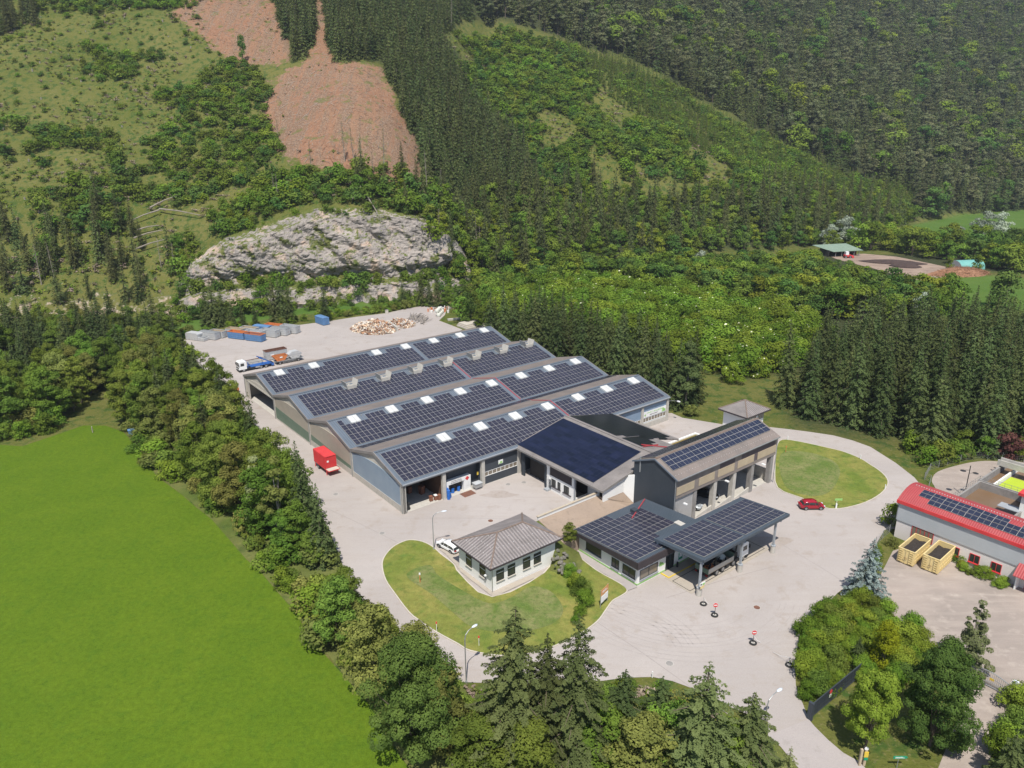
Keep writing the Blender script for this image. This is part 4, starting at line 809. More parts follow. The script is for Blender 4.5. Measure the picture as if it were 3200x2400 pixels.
q = MB(oo); q.box(20.6, -40.55, 1.5, 21.7, -40.5, 1.68); q.box(20.6, -40.55, 1.68, 20.95, -40.5, 2.2); q.box(20.95, -40.55, 1.68, 21.35, -40.5, 2.0); q.build('logo', MT['leafg'], of)
text('lettering', 'ABFALLWIRTSCHAFTSVERBAND', .46, MT['glasso'], of, (.9, -.04, 2.86), (90, 0, 0), .02, 'LEFT', 1.55)
q = MB(oo); q.cyl(24.3, -40.95, .17, 1.0, .16, 10); q.build('ash_bin', MT['black'], of)

cn = Thing('canopy', 'steel weighbridge canopy with two solar fields on three blue grey posts', 'canopy', 21, -47.6)
co_ = (21, -47.6, 0)
def cz(y): return 5.55+(-39.1-y)*(6.25-5.55)/9.0
q = MB(co_); slab_quad(q, [(20.9, -48.1, cz(-48.1)), (41.9, -48.1, cz(-48.1)), (41.9, -39.1, cz(-39.1)), (20.9, -39.1, cz(-39.1))], .16); rf = q.build('roof', MT['sheetd'], cn)
q = MB(co_); q.prism([(-48.2, cz(-48.2)+.05), (-39.0, cz(-39)+.05), (-39, cz(-39)-.38), (-48.2, cz(-48.2)-.42)], 20.78, 20.9, 'x'); q.prism([(-48.2, cz(-48.2)+.05), (-39.0, cz(-39)+.05), (-39, cz(-39)-.38), (-48.2, cz(-48.2)-.42)], 41.9, 42.02, 'x')
q.box(20.78, -48.25, 5.85, 42.02, -48.1, 6.3); q.build('fascia', MT['sheetd'], cn)
q = MB(co_)
for x in (21.2, 30.8, 40.4): q.box(x-.1, -47.9, 5.3, x+.1, -39.3, 5.42); q.prism([(-47.9, 5.9), (-39.3, 5.2), (-39.3, 5.0), (-47.9, 5.4)], x-.08, x+.08, 'x')
q.build('beam', MT['grey'], cn)
uc = Vector((0, -9.0, .7)).normalized()
q = MB(co_); solar(q, (21.5, -40.2, cz(-40.2)), (1, 0, 0), uc, 4, 9, 1.03, 1.87, .10); q.build('solar_array', [MT['frame'], MT['cell']], rf, recalc=False)
q = MB(co_); solar(q, (31.3, -40.2, cz(-40.2)), (1, 0, 0), uc, 4, 10, 1.03, 1.87, .10); q.build('solar_array', [MT['frame'], MT['cell']], rf, recalc=False)
for x in (21.1, 30.8, 39.4):
    q = MB(co_); q.box(x-.13, -47.75, 1.2, x+.13, -47.45, 5.95); p = q.build('post', MT['grey'], cn)
    q = MB(co_); q.cyl(x, -47.6, 0, 1.3, .42, 14, .38); q.build('post_base', MT['conc'], p)
    q = MB(co_); q.cyl(x, -47.6, 1.3, 1.42, .41, 14); q.build('collar', MT['grey'], p)
for x in (21.1, 30.8, 40.6):
    q = MB(co_); q.box(x-.13, -39.7, 3.4 if x < 31 else 0, x+.13, -39.4, 5.4); q.build('post', MT['grey'], cn)
q = MB(co_); q.box(20.5, -48.12, 1.95, 21.7, -48.06, 2.5); sg = q.build('sign_board', MT['whites'], cn); q = MB(co_); q.box(21.05, -48.15, 2.05, 21.6, -48.12, 2.3); q.build('logo', MT['leafg'], sg); q = MB(co_); q.cyl(20.75, 2.27, -48.15, -48.12, .14, 12, axis='y'); q.build('logo', MT['black'], sg)
q = MB(co_); q.box(20.7, -48.12, 1.45, 21.55, -48.06, 1.93); q.build('notice', MT['yellow'], cn)

# ------------------------------------------------------------------ small hipped house
def hip(q, x0, x1, y0, y1, ze, xr0, xr1, yr, zr, m=0, m2=None):
    q.add([(x0, y0, ze), (x1, y0, ze), (x1, y1, ze), (x0, y1, ze), (xr0, yr, zr), (xr1, yr, zr)]+[(x0, y0, ze-.18), (x1, y0, ze-.18), (x1, y1, ze-.18), (x0, y1, ze-.18)], [(0, 1, 5, 4), (2, 3, 4, 5), (6, 9, 8, 7), (0, 6, 7, 1), (1, 7, 8, 2), (2, 8, 9, 3), (3, 9, 6, 0)], m)
    q.add([(x0, y0, ze), (x1, y0, ze), (x1, y1, ze), (x0, y1, ze), (xr0, yr, zr), (xr1, yr, zr)], [(1, 2, 5), (3, 0, 4)], m if m2 is None else m2)
sh = Thing('small_house', 'small white house with a grey corrugated hipped roof on the lawn island', 'house', -1.75, -28.35)
ho = (-1.75, -28.35, 0)
q = MB(ho); q.box(-1.7, -28.3, 0, 10.4, -19.8, 4.45); q.build('wall', MT['white'], sh)
q = MB(ho); hip(q, -2.5, 11.3, -29.0, -19.1, 4.62, 2.5, 7.4, -24.05, 6.5, 0, 1); rf = q.build('roof', [MT['fibrex'], pm('corrugated cement side', (.30, .265, .255), (.22, .195, .185), .5, .95, stripe=('y', .55, .8, .62), fine=.15)], sh)
q = MB(ho); 
for a, b in (((-2.5, -29, 4.64), (2.5, -24.05, 6.54)), ((-2.5, -19.1, 4.64), (2.5, -24.05, 6.54)), ((2.5, -24.05, 6.54), (7.4, -24.05, 6.54)), ((7.4, -24.05, 6.54), (11.3, -29, 4.64)), ((7.4, -24.05, 6.54), (11.3, -19.1, 4.64))): q.tube([a, b], .13, 6)
q.build('ridge_cap', MT['ridge'], rf)
q = MB(ho)
for i in range(27): q.box(-2.3+i*.5, -28.95, 4.64, -2.22+i*.5, -28.87, 4.72)
for i in range(19): q.box(-2.45, -28.8+i*.5, 4.64, -2.37, -28.72+i*.5, 4.72)
for r_ in range(3):
    k = (r_+1)/4
    for i in range(20): 
        x = -1+i*.93
        if -2.5+5*k < x < 11.3-3.9*k: q.box(x, -29+4.95*k, 4.62+1.88*k+.02, x+.08, -28.92+4.95*k, 4.62+1.88*k+.08)
        y = -28.5+i*.72
        if -29+4.95*k < y < -19.1-4.95*k: q.box(-2.5+5*k, y, 4.62+1.88*k+.02, -2.42+5*k, y+.08, 4.62+1.88*k+.08)
q.build('fixing_caps', MT['plastic'], rf)
q = MB(ho); q.box(-2.62, -29.12, 4.38, 11.4, -28.98, 4.6); q.box(-2.62, -28.98, 4.38, -2.5, -19.0, 4.6); q.build('gutter', MT['bdark'], sh)
q = MB(ho); q.cyl(-1.78, -28.42, 0, 4.4, .06, 8); q.build('downpipe', MT['galv'], sh)
def gw(a0, a1, front):
    if front: w = window(sh, a0+1.75, a1+1.75, .05, .05, 1.6, 3.3, 1, 'glass', 'black', 'cream')
    else: w = window(sh, .05, .05, a0+28.35, a1+28.35, 1.6, 3.3, 1, 'glass', 'black', 'cream')
    q = MB(); zz = 2.85
    if front: q.box(a0+1.75, -.04, zz, a1+1.75, .02, zz+.07)
    else: q.box(-.04, a0+28.35, zz, .02, a1+28.35, zz+.07)
    q.build('bar', MT['whites'], w)
for a in (-.9, 1.2, 4.1, 6.2): gw(a, a+1.25, True)
gw(-26.6, -25.3, False); gw(-23.1, -21.8, False)
q = MB(ho); q.tube([(-1.7, -27.2, 2.1), (-2.1, -27.2, 2.5)], .05, 6); q.box(-2.3, -27.35, 2.4, -1.95, -27.05, 2.6); q.build('wall_lamp', MT['whites'], sh)

# white transformer tower with pyramid roof
wt = Thing('white_tower_house', 'square white tower house with a grey pyramid roof beside the spruces', 'tower', 75, -16.2)
q = MB((75, -16.2, 0)); q.box(71.8, -19.0, 0, 78.2, -13.4, 6.3); q.build('wall', MT['white'], wt)
q = MB((75, -16.2, 0)); hip(q, 70.9, 79.1, -19.9, -12.6, 6.5, 74.95, 75.05, -16.25, 8.5, 0, 1); rf = q.build('roof', [MT['fibrex'], MT['fibrey']], wt)
q = MB((75, -16.2, 0)); q.box(70.8, -20.0, 6.2, 79.2, -19.88, 6.46); q.box(70.78, -19.88, 6.2, 70.9, -12.6, 6.46); q.build('fascia', MT['bdark'], wt)
q = MB((75, -16.2, 0)); [q.tube([(x, y, 6.53), (75, -16.25, 8.54)], .12, 6) for x, y in ((70.9, -19.9), (79.1, -19.9), (79.1, -12.6), (70.9, -12.6))]; q.build('ridge_cap', MT['ridge'], rf)
window(wt, -1.5, 0.3, -2.85, -2.85, 4.6, 5.6, 3, 'glassw', 'grey'); window(wt, 1.2, 3.0, -2.85, -2.85, 4.6, 5.6, 3, 'glassw', 'grey')

# ------------------------------------------------------------------ red roofed treatment building
rb = Thing('treatment_building', 'white building with grey cladding and red barrel roof with blue solar panels', 'building', 59.4, -57.4)
ro = (59.4, -57.4, 0); RX0, RX1, RY0, RY1 = 59.3, 67.2, -84.5, -57.2
q = MB(ro); q.box(RX0, RY0, 0, RX1, RY1, 6.6); q.build('wall', pm('rose white render', (.72, .66, .62), (.66, .60, .56), .4, .9), rb)
q = MB(ro); q.box(RX0-.14, RY0, 3.2, RX0, RY1+.14, 6.55); q.box(RX0-.14, RY1, 3.2, RX1+.14, RY1+.14, 6.55); q.build('cladding', MT['clad'], rb)
q = MB(ro); n = 12; rc = [(RX0-.35+(RX1-RX0+.7)*i/n, 6.7+1.5*math.sin(math.pi*i/n)**.85) for i in range(n+1)]
for i in range(n): q.add([(rc[i][0], RY0, rc[i][1]), (rc[i+1][0], RY0, rc[i+1][1]), (rc[i+1][0], RY1+.35, rc[i+1][1]), (rc[i][0], RY1+.35, rc[i][1])], [(0, 1, 2, 3)])
rf = q.build('roof', MT['redroof'], rb, recalc=False)
q = MB(ro); q.prism([(a, b) for a, b in rc]+[(rc[-1][0], 6.5), (rc[0][0], 6.5)], RY1+.3, RY1+.36, 'y'); q.box(rc[0][0]-.08, RY0, 6.25, rc[0][0]+.04, RY1+.36, 6.8); q.build('fascia', MT['red'], rb)
q = MB(ro)
for i in range(60): q.box(rc[6][0]+.1, RY1-.4*i-.5, rc[6][1]+.0, rc[6][0]+.2, RY1-.4*i-.38, rc[6][1]+.1)
q.build('snow_guard', MT['plastic'], rf)
q = MB(ro)
def arcp(x): return 6.7+1.5*math.sin(math.pi*min(1, max(0, (x-rc[0][0])/(rc[-1][0]-rc[0][0]))))**.85
xx = rc[0][0]+1.0
for i in range(3):
    x2 = xx+.88; ua = Vector((x2-xx, 0, arcp(x2)-arcp(xx))).normalized()
    solar(q, (xx, RY1-2.0, arcp(xx)), (0, -1, 0), ua, 1, 14, 1.8, .93, .10, lambda r_, c_: (i == 2 and c_ == 7) or (c_ == 0 and i == 0), fr=.03); xx = x2+.02
q.build('solar_array', [MT['frame'], MT['cellr']], rf, recalc=False)
for y in (-67.0, -69.9, -72.9): window(rb, -.12, -.12, y+57.4, y+1.3+57.4, 1.0, 2.3, 2, 'glass', 'red', 'red')
window(rb, -.12, -.12, -5.9+.3, -2.4, 1.3, 3.1, 5, 'glassw', 'red')
q = MB(ro); slab_quad(q, [(57.4, -78.6, 2.5), (59.2, -78.6, 3.9), (59.2, -75.0, 3.9), (57.4, -75.0, 2.5)], .12); q.build('porch_roof', MT['redroof'], rb)
q = MB(ro); q.box(58.0, -75.5, 0, 59.3, -75.3, 2.6); q.build('porch_wall', MT['white'], rb)
q = MB(ro); q.box(59.24, -77.6, 0.05, 59.3, -76.2, 2.2); q.build('door', MT['red'], rb)
# second red roof block at the frame edge and the two tanks
b2 = Thing('tank_house', 'small white tank house with red eaves at the edge of the basin', 'tank house', 83, -67)
q = MB((83, -67, 0)); q.box(81.5, -74, 0, 87.8, -67.5, 4.4); q.build('wall', MT['white'], b2)
q = MB((83, -67, 0)); q.box(81.0, -74.5, 4.4, 88.3, -67.0, 4.9); q.build('roof', MT['red'], b2)
tk = Thing('clarifier_tank', 'rectangular concrete basin full of brown sludge water with a handrail', 'tank', 84, -62)
def tank(th, x0, x1, y0, y1, h, mat, lev):
    off = (84, -62, 0) if th is tk else (93, -60, 0)
    q = MB(off); q.box(x0, y0, 0, x1, y0+.35, h); q.box(x0, y1-.35, 0, x1, y1, h); q.box(x0, y0+.35, 0, x0+.35, y1-.35, h); q.box(x1-.35, y0+.35, 0, x1, y1-.35, h); q.build('wall', MT['concd'], th)
    q = MB(off); q.box(x0+.35, y0+.35, .02, x1-.35, y1-.35, lev); q.build('water_surface', MT[mat], th)
tank(tk, 74, 88.6, -68, -58.5, 1.5, 'sludge', .12)
q = MB((84, -62, 0))
for i in range(15): x = 74+i*1.04; q.box(x-.02, -58.6, 1.5, x+.02, -58.56, 2.5)
for i in range(10): y = -67.9+i*1.04; q.box(88.5, y-.02, 1.5, 88.54, y+.02, 2.5)
for z in (2.0, 2.5): q.box(74, -58.6, z-.025, 88.6, -58.56, z+.025); q.box(88.5, -68, z-.025, 88.54, -58.6, z+.025)
q.build('handrail', MT['galv'], tk)
q = MB((84, -62, 0)); q.box(80.5, -67.8, 1.5, 82.5, -64.5, 1.62); q.build('walkway', MT['grey'], tk)
tk2 = Thing('duckweed_tank', 'concrete basin covered in bright green duckweed crossed by a bridge', 'tank', 93, -60)
tank(tk2, 88.8, 103, -69, -58.3, 1.5, 'sludge', .1)
q = MB((93, -60, 0)); q.box(90.4, -68, .1, 97.5, -60.8, .35); q.build('duckweed', MT['duck'], tk2)
q = MB((93, -60, 0)); q.box(89.2, -60.6, .1, 102.6, -60.3, 1.0); q.build('channel_wall', MT['white'], tk2)
q = MB((93, -60, 0)); q.box(97.8, -69.3, 1.9, 98.0, -58.0, 2.9); q.box(99.3, -69.3, 1.9, 99.5, -58.0, 2.9); q.box(97.8, -69.3, 1.75, 99.5, -58.0, 1.9); q.build('bridge', MT['conc'], tk2)

# ------------------------------------------------------------------ containers
def container(label, x, y, rot, Lc=6.2, Wc=2.4, Hc=2.3, body='cgrey', inner='rust', lid=None, rim=None, load=None, group='roll-off containers in the rear yard', plate=True, ribs=9, z=0, cat='container', name='roll_off_container'):
    """x,y: middle of the hooked end, container runs back along local +x; hooked end faces -x"""
    t = Thing(name, label, cat, x, y, z, rot, group); h = Wc/2; q = MB(); zb = .22
    q.box(0, -h, zb, Lc, -h+.07, Hc); q.box(0, h-.07, zb, Lc, h, Hc); q.box(0, -h+.07, zb, .08, h-.07, Hc); q.box(Lc-.08, -h+.07, zb, Lc, h-.07, Hc); q.box(.08, -h+.07, zb, Lc-.08, h-.07, zb+.12)
    for i in range(ribs):
        a = .25+(Lc-.5)*i/(ribs-1)
        for s in (-1, 1): q.box(a-.04, s*h-(0 if s > 0 else .07), zb+.1, a+.04, s*h+(.07 if s > 0 else 0), Hc-.08)
    for s in (-1, 1):
        for zz in (zb+.7, zb+1.35): q.box(0.1, s*h-(0 if s > 0 else .05), zz, Lc-.1, s*h+(.05 if s > 0 else 0), zz+.07)
    for yy in (-h*.5, 0, h*.5): q.box(-.07, yy-.06, zb, 0, yy+.06, Hc-.1)
    q.build('body', MT[body], t)
    q = MB(); q.box(-.05, -h-.06, Hc-.1, Lc+.05, -h+.09, Hc+.03); q.box(-.05, h-.09, Hc-.1, Lc+.05, h+.06, Hc+.03); q.box(-.05, -h+.09, Hc-.1, .12, h-.09, Hc+.03); q.box(Lc-.12, -h+.09, Hc-.1, Lc+.05, h-.09, Hc+.03)
    q.build('rim', MT[rim or body], t)
    q = MB(); q.box(.5, -.55, 0, Lc, -.4, zb); q.box(.5, .4, 0, Lc, .55, zb); q.build('skid', MT['rust'], t)
    q = MB(); q.tube([(-.12, -.25, 1.1), (-.25, 0, 1.35), (-.12, .25, 1.1)], .04, 5); q.build('hook', MT['rust'], t)
    if lid: q = MB(); q.prism([(-h-.02, Hc+.03), (-h*.2, Hc+.16), (h*.2, Hc+.16), (h+.02, Hc+.03)], 0, Lc, 'x'); q.build('lid', MT[lid], t)
    else:
        q = MB(); q.box(.09, -h+.08, zb+.12, Lc-.09, -h+.10, Hc-.12); q.box(.09, h-.10, zb+.12, Lc-.09, h-.08, Hc-.12); q.box(.09, -h+.1, zb+.12, .11, h-.1, Hc-.12); q.box(Lc-.11, -h+.1, zb+.12, Lc-.09, h-.1, Hc-.12); q.box(.11, -h+.1, zb+.125, Lc-.11, h-.1, zb+.16); q.build('lining', MT[inner], t)
    if load:
        q = MB(); nx, ny = 12, 6; vs = [(.12+(Lc-.24)*i/nx, -h+.11+(Wc-.22)*j/ny, load[1]+.25*math.sin(i*.7)*math.sin(j*1.1)*.4+random.uniform(0, .12)) for j in range(ny+1) for i in range(nx+1)]
        q.add(vs, [(j*(nx+1)+i, j*(nx+1)+i+1, (j+1)*(nx+1)+i+1, (j+1)*(nx+1)+i) for j in range(ny) for i in range(nx)]); q.build('load', MT[load[0]], t, recalc=False)
    if plate: q = MB(); q.box(1.2, -h-.10, 1.3, 2.3, -h-.07, 1.75); q.build('plate', MT['whites'], t)
    return t
A = 119.4                                           # heading of the rows of containers, relative to the hall
def cpos(x, y): return x, y
container('blue open container with orange rim and white plate, nearer of the two end to end', 22.5, 124.7, A, 6.3, 2.4, 2.4, 'cblue', 'cpink', rim='orange')
container('blue open container with orange rim, second of the end-to-end pair, farther left', 19.1, 130.9, A, 6.3, 2.4, 2.4, 'cblue', 'orange', rim='orange')
container('light grey open container just right of the blue pair, hooked end towards camera', 28.0, 126.8, A, 6.2, 2.4, 2.4, 'cgrey', 'cgrey')
container('grey container with flat grey lid between two open light grey ones', 31.5, 126.8, A, 6.2, 2.4, 2.4, 'cgrey', lid='galv')
container('pale white-grey open container at the right end of the row', 35.0, 127.0, A, 6.3, 2.4, 2.5, 'cgrey', 'cgrey')
container('pale grey open container immediately behind the blue and orange pair', 23.9, 128.6, A, 6.2, 2.4, 2.3, 'cgrey', 'cgrey')
container('grey container with weathered closed lid beside the stepped compactor', 12.0, 136.3, A, 6.6, 2.4, 2.4, 'cgrey', lid='galv')
container('tan rusty open container squeezed between closed grey box and blue pair', 14.6, 137.2, A, 5.6, 2.3, 2.2, 'cgrey', 'tan')
container('long open container with tan rim in the back row left', 19.9, 135.6, A, 6.2, 2.4, 2.3, 'cgrey', 'tan', rim='tan')
container('open white-rimmed container in the middle of the back row', 24.0, 134.0, A, 6.2, 2.4, 2.3, 'cgrey', 'tan')
container('container with bright blue flat lid in the back row', 28.1, 133.2, A, 6.2, 2.4, 2.3, 'cblue', lid='cblue')
container('open container with orange rim at the far back of the row', 31.7, 133.0, A, 6.0, 2.3, 2.3, 'orange', 'orange', rim='orange')
container('single blue container with flat blue lid standing alone near the hedge', 46.7, 130.8, 94, 5.6, 2.35, 2.6, 'cblue', lid='cblue', group=None)
# compactor: stepped container
t = Thing('waste_compactor', 'light grey press compactor with stepped lower nose left of the containers', 'compactor', 8.7, 137.2, 0, A)
q = MB(); q.prism([(0, .15), (2.4, .15), (2.4, 1.25), (0, 1.0)], -1.15, 1.15, 'y'); q.build('press_head', MT['cgrey'], t)
q = MB(); q.prism([(2.4, .15), (7.4, .15), (7.4, 2.1), (7.0, 2.4), (2.9, 2.4), (2.4, 2.1)], -1.2, 1.2, 'y'); q.build('body', MT['cgrey'], t)
q = MB(); q.box(2.2, -.5, 1.2, 2.45, .5, 1.9); q.box(.3, -.9, 1.1, 2.0, .9, 1.3); q.build('hatch', MT['galv'], t)
q = MB(); [q.box(i*1.1+.3, -1.26, .2, i*1.1+.38, 1.26, 1.0) for i in range(6)]; q.build('rib', MT['galv'], t)
q = MB(); q.box(0, -.6, 0, 7.2, -.45, .15); q.box(0, .45, 0, 7.2, .6, .15); q.build('skid', MT['rust'], t)
t = Thing('wrapped_bale', 'small white covered box at the back left corner of the yard', 'box', *gs(543, 1085), 0, 20)
q = MB(); q.box(-1, -.8, 0, 1, .8, 1.5); q.prism([(-1.05, 1.5), (1.05, 1.5), (.6, 2.0), (-.6, 2.0)], -.85, .85, 'y'); q.build('cover', MT['bag'], t)
# yellow containers with compost in the east yard
for i, (x, y, lb) in enumerate(((52.2, -62.3, 'yellow open container of dark compost standing nearer the red panelled door'), (53.0, -65.6, 'yellow open container of dark compost on the right, in front of the shrubs'))):
    t = container(lb, x, y, 3, 6.0, 2.4, 2.6, 'yellow', 'yellow', load=('soilf', 1.75), group='yellow compost containers', plate=False, ribs=8, name='compost_container')
    for s in (-1, 1):
        q = MB(); q.box(-.10, s*.75-.28, .4, -.02, s*.75-.24, 2.4); q.box(-.10, s*.75+.24, .4, -.02, s*.75+.28, 2.4)
        for j in range(6): q.box(-.14, s*.75-.25, .45+j*.36, -.02, s*.75+.25, .52+j*.36)
        q.build('ladder', MT['yellow'], t)
# skips (trapezoid)
def skip_body(q, x0, L_, w, z0, h, lid=False, m=0):
    p = [(x0+L_*.22, z0), (x0+L_*.78, z0), (x0+L_, z0+h*.75), (x0+L_, z0+h), (x0, z0+h), (x0, z0+h*.75)]
    for s in (-w/2, w/2-.06): q.prism(p, s, s+.06, 'y', m)
    q.add([(a, y, b) for a, b in (p[0], p[5], p[4]) for y in (-w/2+.06, w/2-.06)]+[(a+.07, y, b) for a, b in (p[0], p[5], p[4]) for y in (-w/2+.06, w/2-.06)], [(0, 2, 3, 1), (2, 4, 5, 3), (6, 7, 9, 8), (8, 9, 11, 10), (4, 10, 11, 5)], m)
    q.add([(a, y, b) for a, b in (p[1], p[2], p[3]) for y in (-w/2+.06, w/2-.06)]+[(a-.07, y, b) for a, b in (p[1], p[2], p[3]) for y in (-w/2+.06, w/2-.06)], [(0, 2, 3, 1), (2, 4, 5, 3), (6, 7, 9, 8), (8, 9, 11, 10), (4, 10, 11, 5)], m)
    q.box(p[0][0], -w/2+.06, z0, p[1][0], w/2-.06, z0+.07, m)
    q.box(x0, -w/2-.05, z0+h-.12, x0+L_, -w/2, z0+h+.0, m); q.box(x0, w/2, z0+h-.12, x0+L_, w/2+.05, z0+h, m)
def skip_thing(label, x, y, rot, L_=3.8, w=1.8, h=1.4, z=0, body='orange', inner='rust', lid=False, group=None):
    t = Thing('skip', label, 'skip', x, y, z, rot, group); q = MB(); skip_body(q, 0, L_, w, .05, h); q.build('body', MT[body], t)
    q = MB(); q.box(L_*.24, -w/2+.08, .13, L_*.76, w/2-.08, .16); q.prism([(L_*.23, .14), (.1, h*.78), (.1, h*.98), (.08, h*.98), (.08, h*.76), (L_*.22, .12)], -w/2+.08, w/2-.08, 'y'); q.prism([(L_*.77, .14), (L_-.1, h*.78), (L_-.1, h*.98), (L_-.08, h*.98), (L_-.08, h*.76), (L_*.78, .12)], -w/2+.08, w/2-.08, 'y'); q.build('lining', MT[inner], t)
    q = MB(); [q.cyl(L_*k, h*.55, s*(w/2)-.0, s*(w/2+.14), .05, 8, axis='y') for k in (.3, .7) for s in (-1, 1)]; q.build('lug', MT['black'], t)
    if lid:
        q = MB(); q.prism([(0, h+.05), (L_*.28, h+.75), (L_*.72, h+.75), (L_, h+.05)], -w/2, w/2, 'y'); q.build('lid', MT[body], t)
    if body == 'orange': q = MB(); q.box(L_*.42, -w/2-.09, h*.6, L_*.62, -w/2-.06, h*.85); q.build('plate', MT['whites'], t)
    return t
skip_thing('small orange open skip half hidden behind the left corner of the hall', -1.2, 81.5, 90, 3.4, 1.8, 1.3)

# ------------------------------------------------------------------ wheels and vehicles
def wheel(parent, x, y, r, w, side, rim='rim'):
    q = MB(); q.cyl(0, 0, -w/2, w/2, r, 20, axis='y'); t = q.build('wheel', MT['tyre'], parent); t.location = (x, y, r)
    s = side*w/2; q = MB(); q.cyl(0, 0, min(s, s+side*.015), max(s, s+side*.015), r*.62, 16, axis='y')
    for i in range(5):
        a = 2*math.pi*i/5; q.box(r*.32*math.cos(a)-.03, s, r*.32*math.sin(a)-.09, r*.32*math.cos(a)+.03, s+side*.03, r*.32*math.sin(a)+.09)
    q.build('rim', MT[rim], t); return t
def loft(q, sects, m=0):
    """sects: list of closed rings with equal point counts"""
    n = len(sects[0]); vs = [p for s in sects for p in s]
    q.add(vs, [(i*n+j, i*n+(j+1) % n, (i+1)*n+(j+1) % n, (i+1)*n+j) for i in range(len(sects)-1) for j in range(n)]+[tuple(range(n)), tuple(range((len(sects)-1)*n, len(sects)*n))], m)
def car(label, x, y, rot, paint, kind='estate', z=0, group=None, Lc=4.7, Wc=1.82, Hc=1.46):
    """nose towards +x"""
    t = Thing('parked_car', label, 'car', x, y, z, rot, group); h = Wc/2; suv = kind == 'suv'
    # body: x stations (rear -> front): x, half width, belt height, bottom
    st = [(-Lc/2, .78, .62, .42), (-Lc/2+.10, .90, .90, .30), (-Lc/2+.5, .98, .97, .24), (-.9, 1.0, .96, .22), (0, 1.0, .93, .22), (.9, .99, .90, .22), (1.4, .975, .84, .23), (Lc/2-.35, .93, .72, .25), (Lc/2-.08, .82, .60, .30), (Lc/2, .66, .50, .38)]
    k = Hc/1.46; q = MB(); q.smooth = True; sec = []
    for a, wf, b, lo in st:
        w = h*wf; b *= k; 
        sec.append([(a, -w*.90, lo), (a, -w, lo+.14), (a, -w, b-.16), (a, -w*.93, b-.02), (a, -w*.55, b+.035), (a, w*.55, b+.035), (a, w*.93, b-.02), (a, w, b-.16), (a, w, lo+.14), (a, w*.90, lo)])
    loft(q, sec); body = q.build('body', MT[paint], t)
    sub = body.modifiers.new('s', 'SUBSURF'); sub.levels = 1; sub.render_levels = 2
    rear = -Lc/2+(.12 if kind == 'estate' else .30)
    g = [(rear, .80, .92), (rear+.50, .72, 1.36), (rear+1.2, .73, 1.45), (.1, .73, 1.46), (.55, .72, 1.38), (1.32, .80, .90)]
    q = MB(); q.smooth = True; sec = []
    for a, wf, zz in g:
        zz *= k; zb_ = .88*k; w = h*wf; wb = h*.93
        sec.append([(a, -wb, zb_), (a, -(wb+(w-wb)*.75 if zz > 1 else wb), zb_+(zz-zb_)*.75), (a, -w*.86, zz), (a, 0, zz+.02), (a, w*.86, zz), (a, (wb+(w-wb)*.75 if zz > 1 else wb), zb_+(zz-zb_)*.75), (a, wb, zb_)])
    loft(q, sec); q.build('window', MT['glass'], t)
    q = MB(); q.smooth = True; sec = []
    for a, wf, zz in ((rear+.30, .78, 1.28), (rear+.55, .80, 1.41), (rear+1.2, .81, 1.465), (.1, .81, 1.48), (.62, .80, 1.41)):
        zz *= k; w = h*wf; sec.append([(a, -w, zz-.17), (a, -w*.94, zz+.0), (a, 0, zz+.035), (a, w*.94, zz+.0), (a, w, zz-.17)])
    loft(q, sec); q.build('roof', MT[paint], t)
    q = MB()
    for s in (-1, 1):      # pillars
        for (a0, z0, a1, z1) in ((rear+.05, .9, rear+.5, 1.38), (-.75, .9, -.7, 1.42), (.30, .9, .2, 1.42), (1.30, .88, .52, 1.38)):
            q.tube([(a0, s*h*.935, z0*k), ((a0+a1)/2, s*h*.86, (z0+z1)/2*k), (a1, s*h*.76, z1*k)], .035, 4)
    q.build('pillar', MT[paint], t)
    for s in (-1, 1):
        q = MB(); q.box(Lc/2-.32, s*h*.62-.16, .58*k, Lc/2-.06, s*h*.62+.16, .68*k); q.build('headlight', MT['lampg'], t)
        q = MB(); q.box(-Lc/2-.02, s*h*.66-.2, .74*k, -Lc/2+.14, s*h*.66+.2, .86*k); q.build('tail_light', MT['tail'], t)
        q = MB(); q.box(.75, s*(h+.08)-.09, .92*k, .9, s*(h+.08)+.09, 1.05*k); q.build('mirror', MT[paint], t)
        for a in (-Lc*.29, Lc*.305):
            wheel(t, a, s*(h-.09), .33 if not suv else .35, .22, s)
            q = MB(); q.cyl(a, .36, s*(h-.02)-.012, s*(h-.02)+.012, .40, 18, axis='y'); q.build('wheel_arch', MT['black'], t)
    q = MB(); q.box(-Lc/2+.3, -h*.9, .18, Lc/2-.3, h*.9, .30); q.build('sill', MT['black'], t)
    return t
# the white estate stands nose away from the camera beside the small house
car('white estate car parked beside the small hipped-roof house', -.05, -14.35, 98, 'carwhite', 'estate', .045, Hc=1.38)
rx, ry = gs(2535, 1588)
car('glossy red car parked at the edge of the roundabout lawn', rx, ry, -38, 'carred', 'suv', .045, Lc=4.4, Hc=1.54)
car('silver people carrier inside the tall shed, first bay past the roller door', 40.9, -29.6, -70, 'carsilver', 'estate', .09, Hc=1.6)
car('dark car deep in shade inside the tall shed, second open bay', 46.5, -29.0, -70, 'cardark', 'estate', .09)
car('pale car parked under the porch roof by the white terrace wall', 28.6, -18.4, 75, 'carsilver', 'estate', .045)

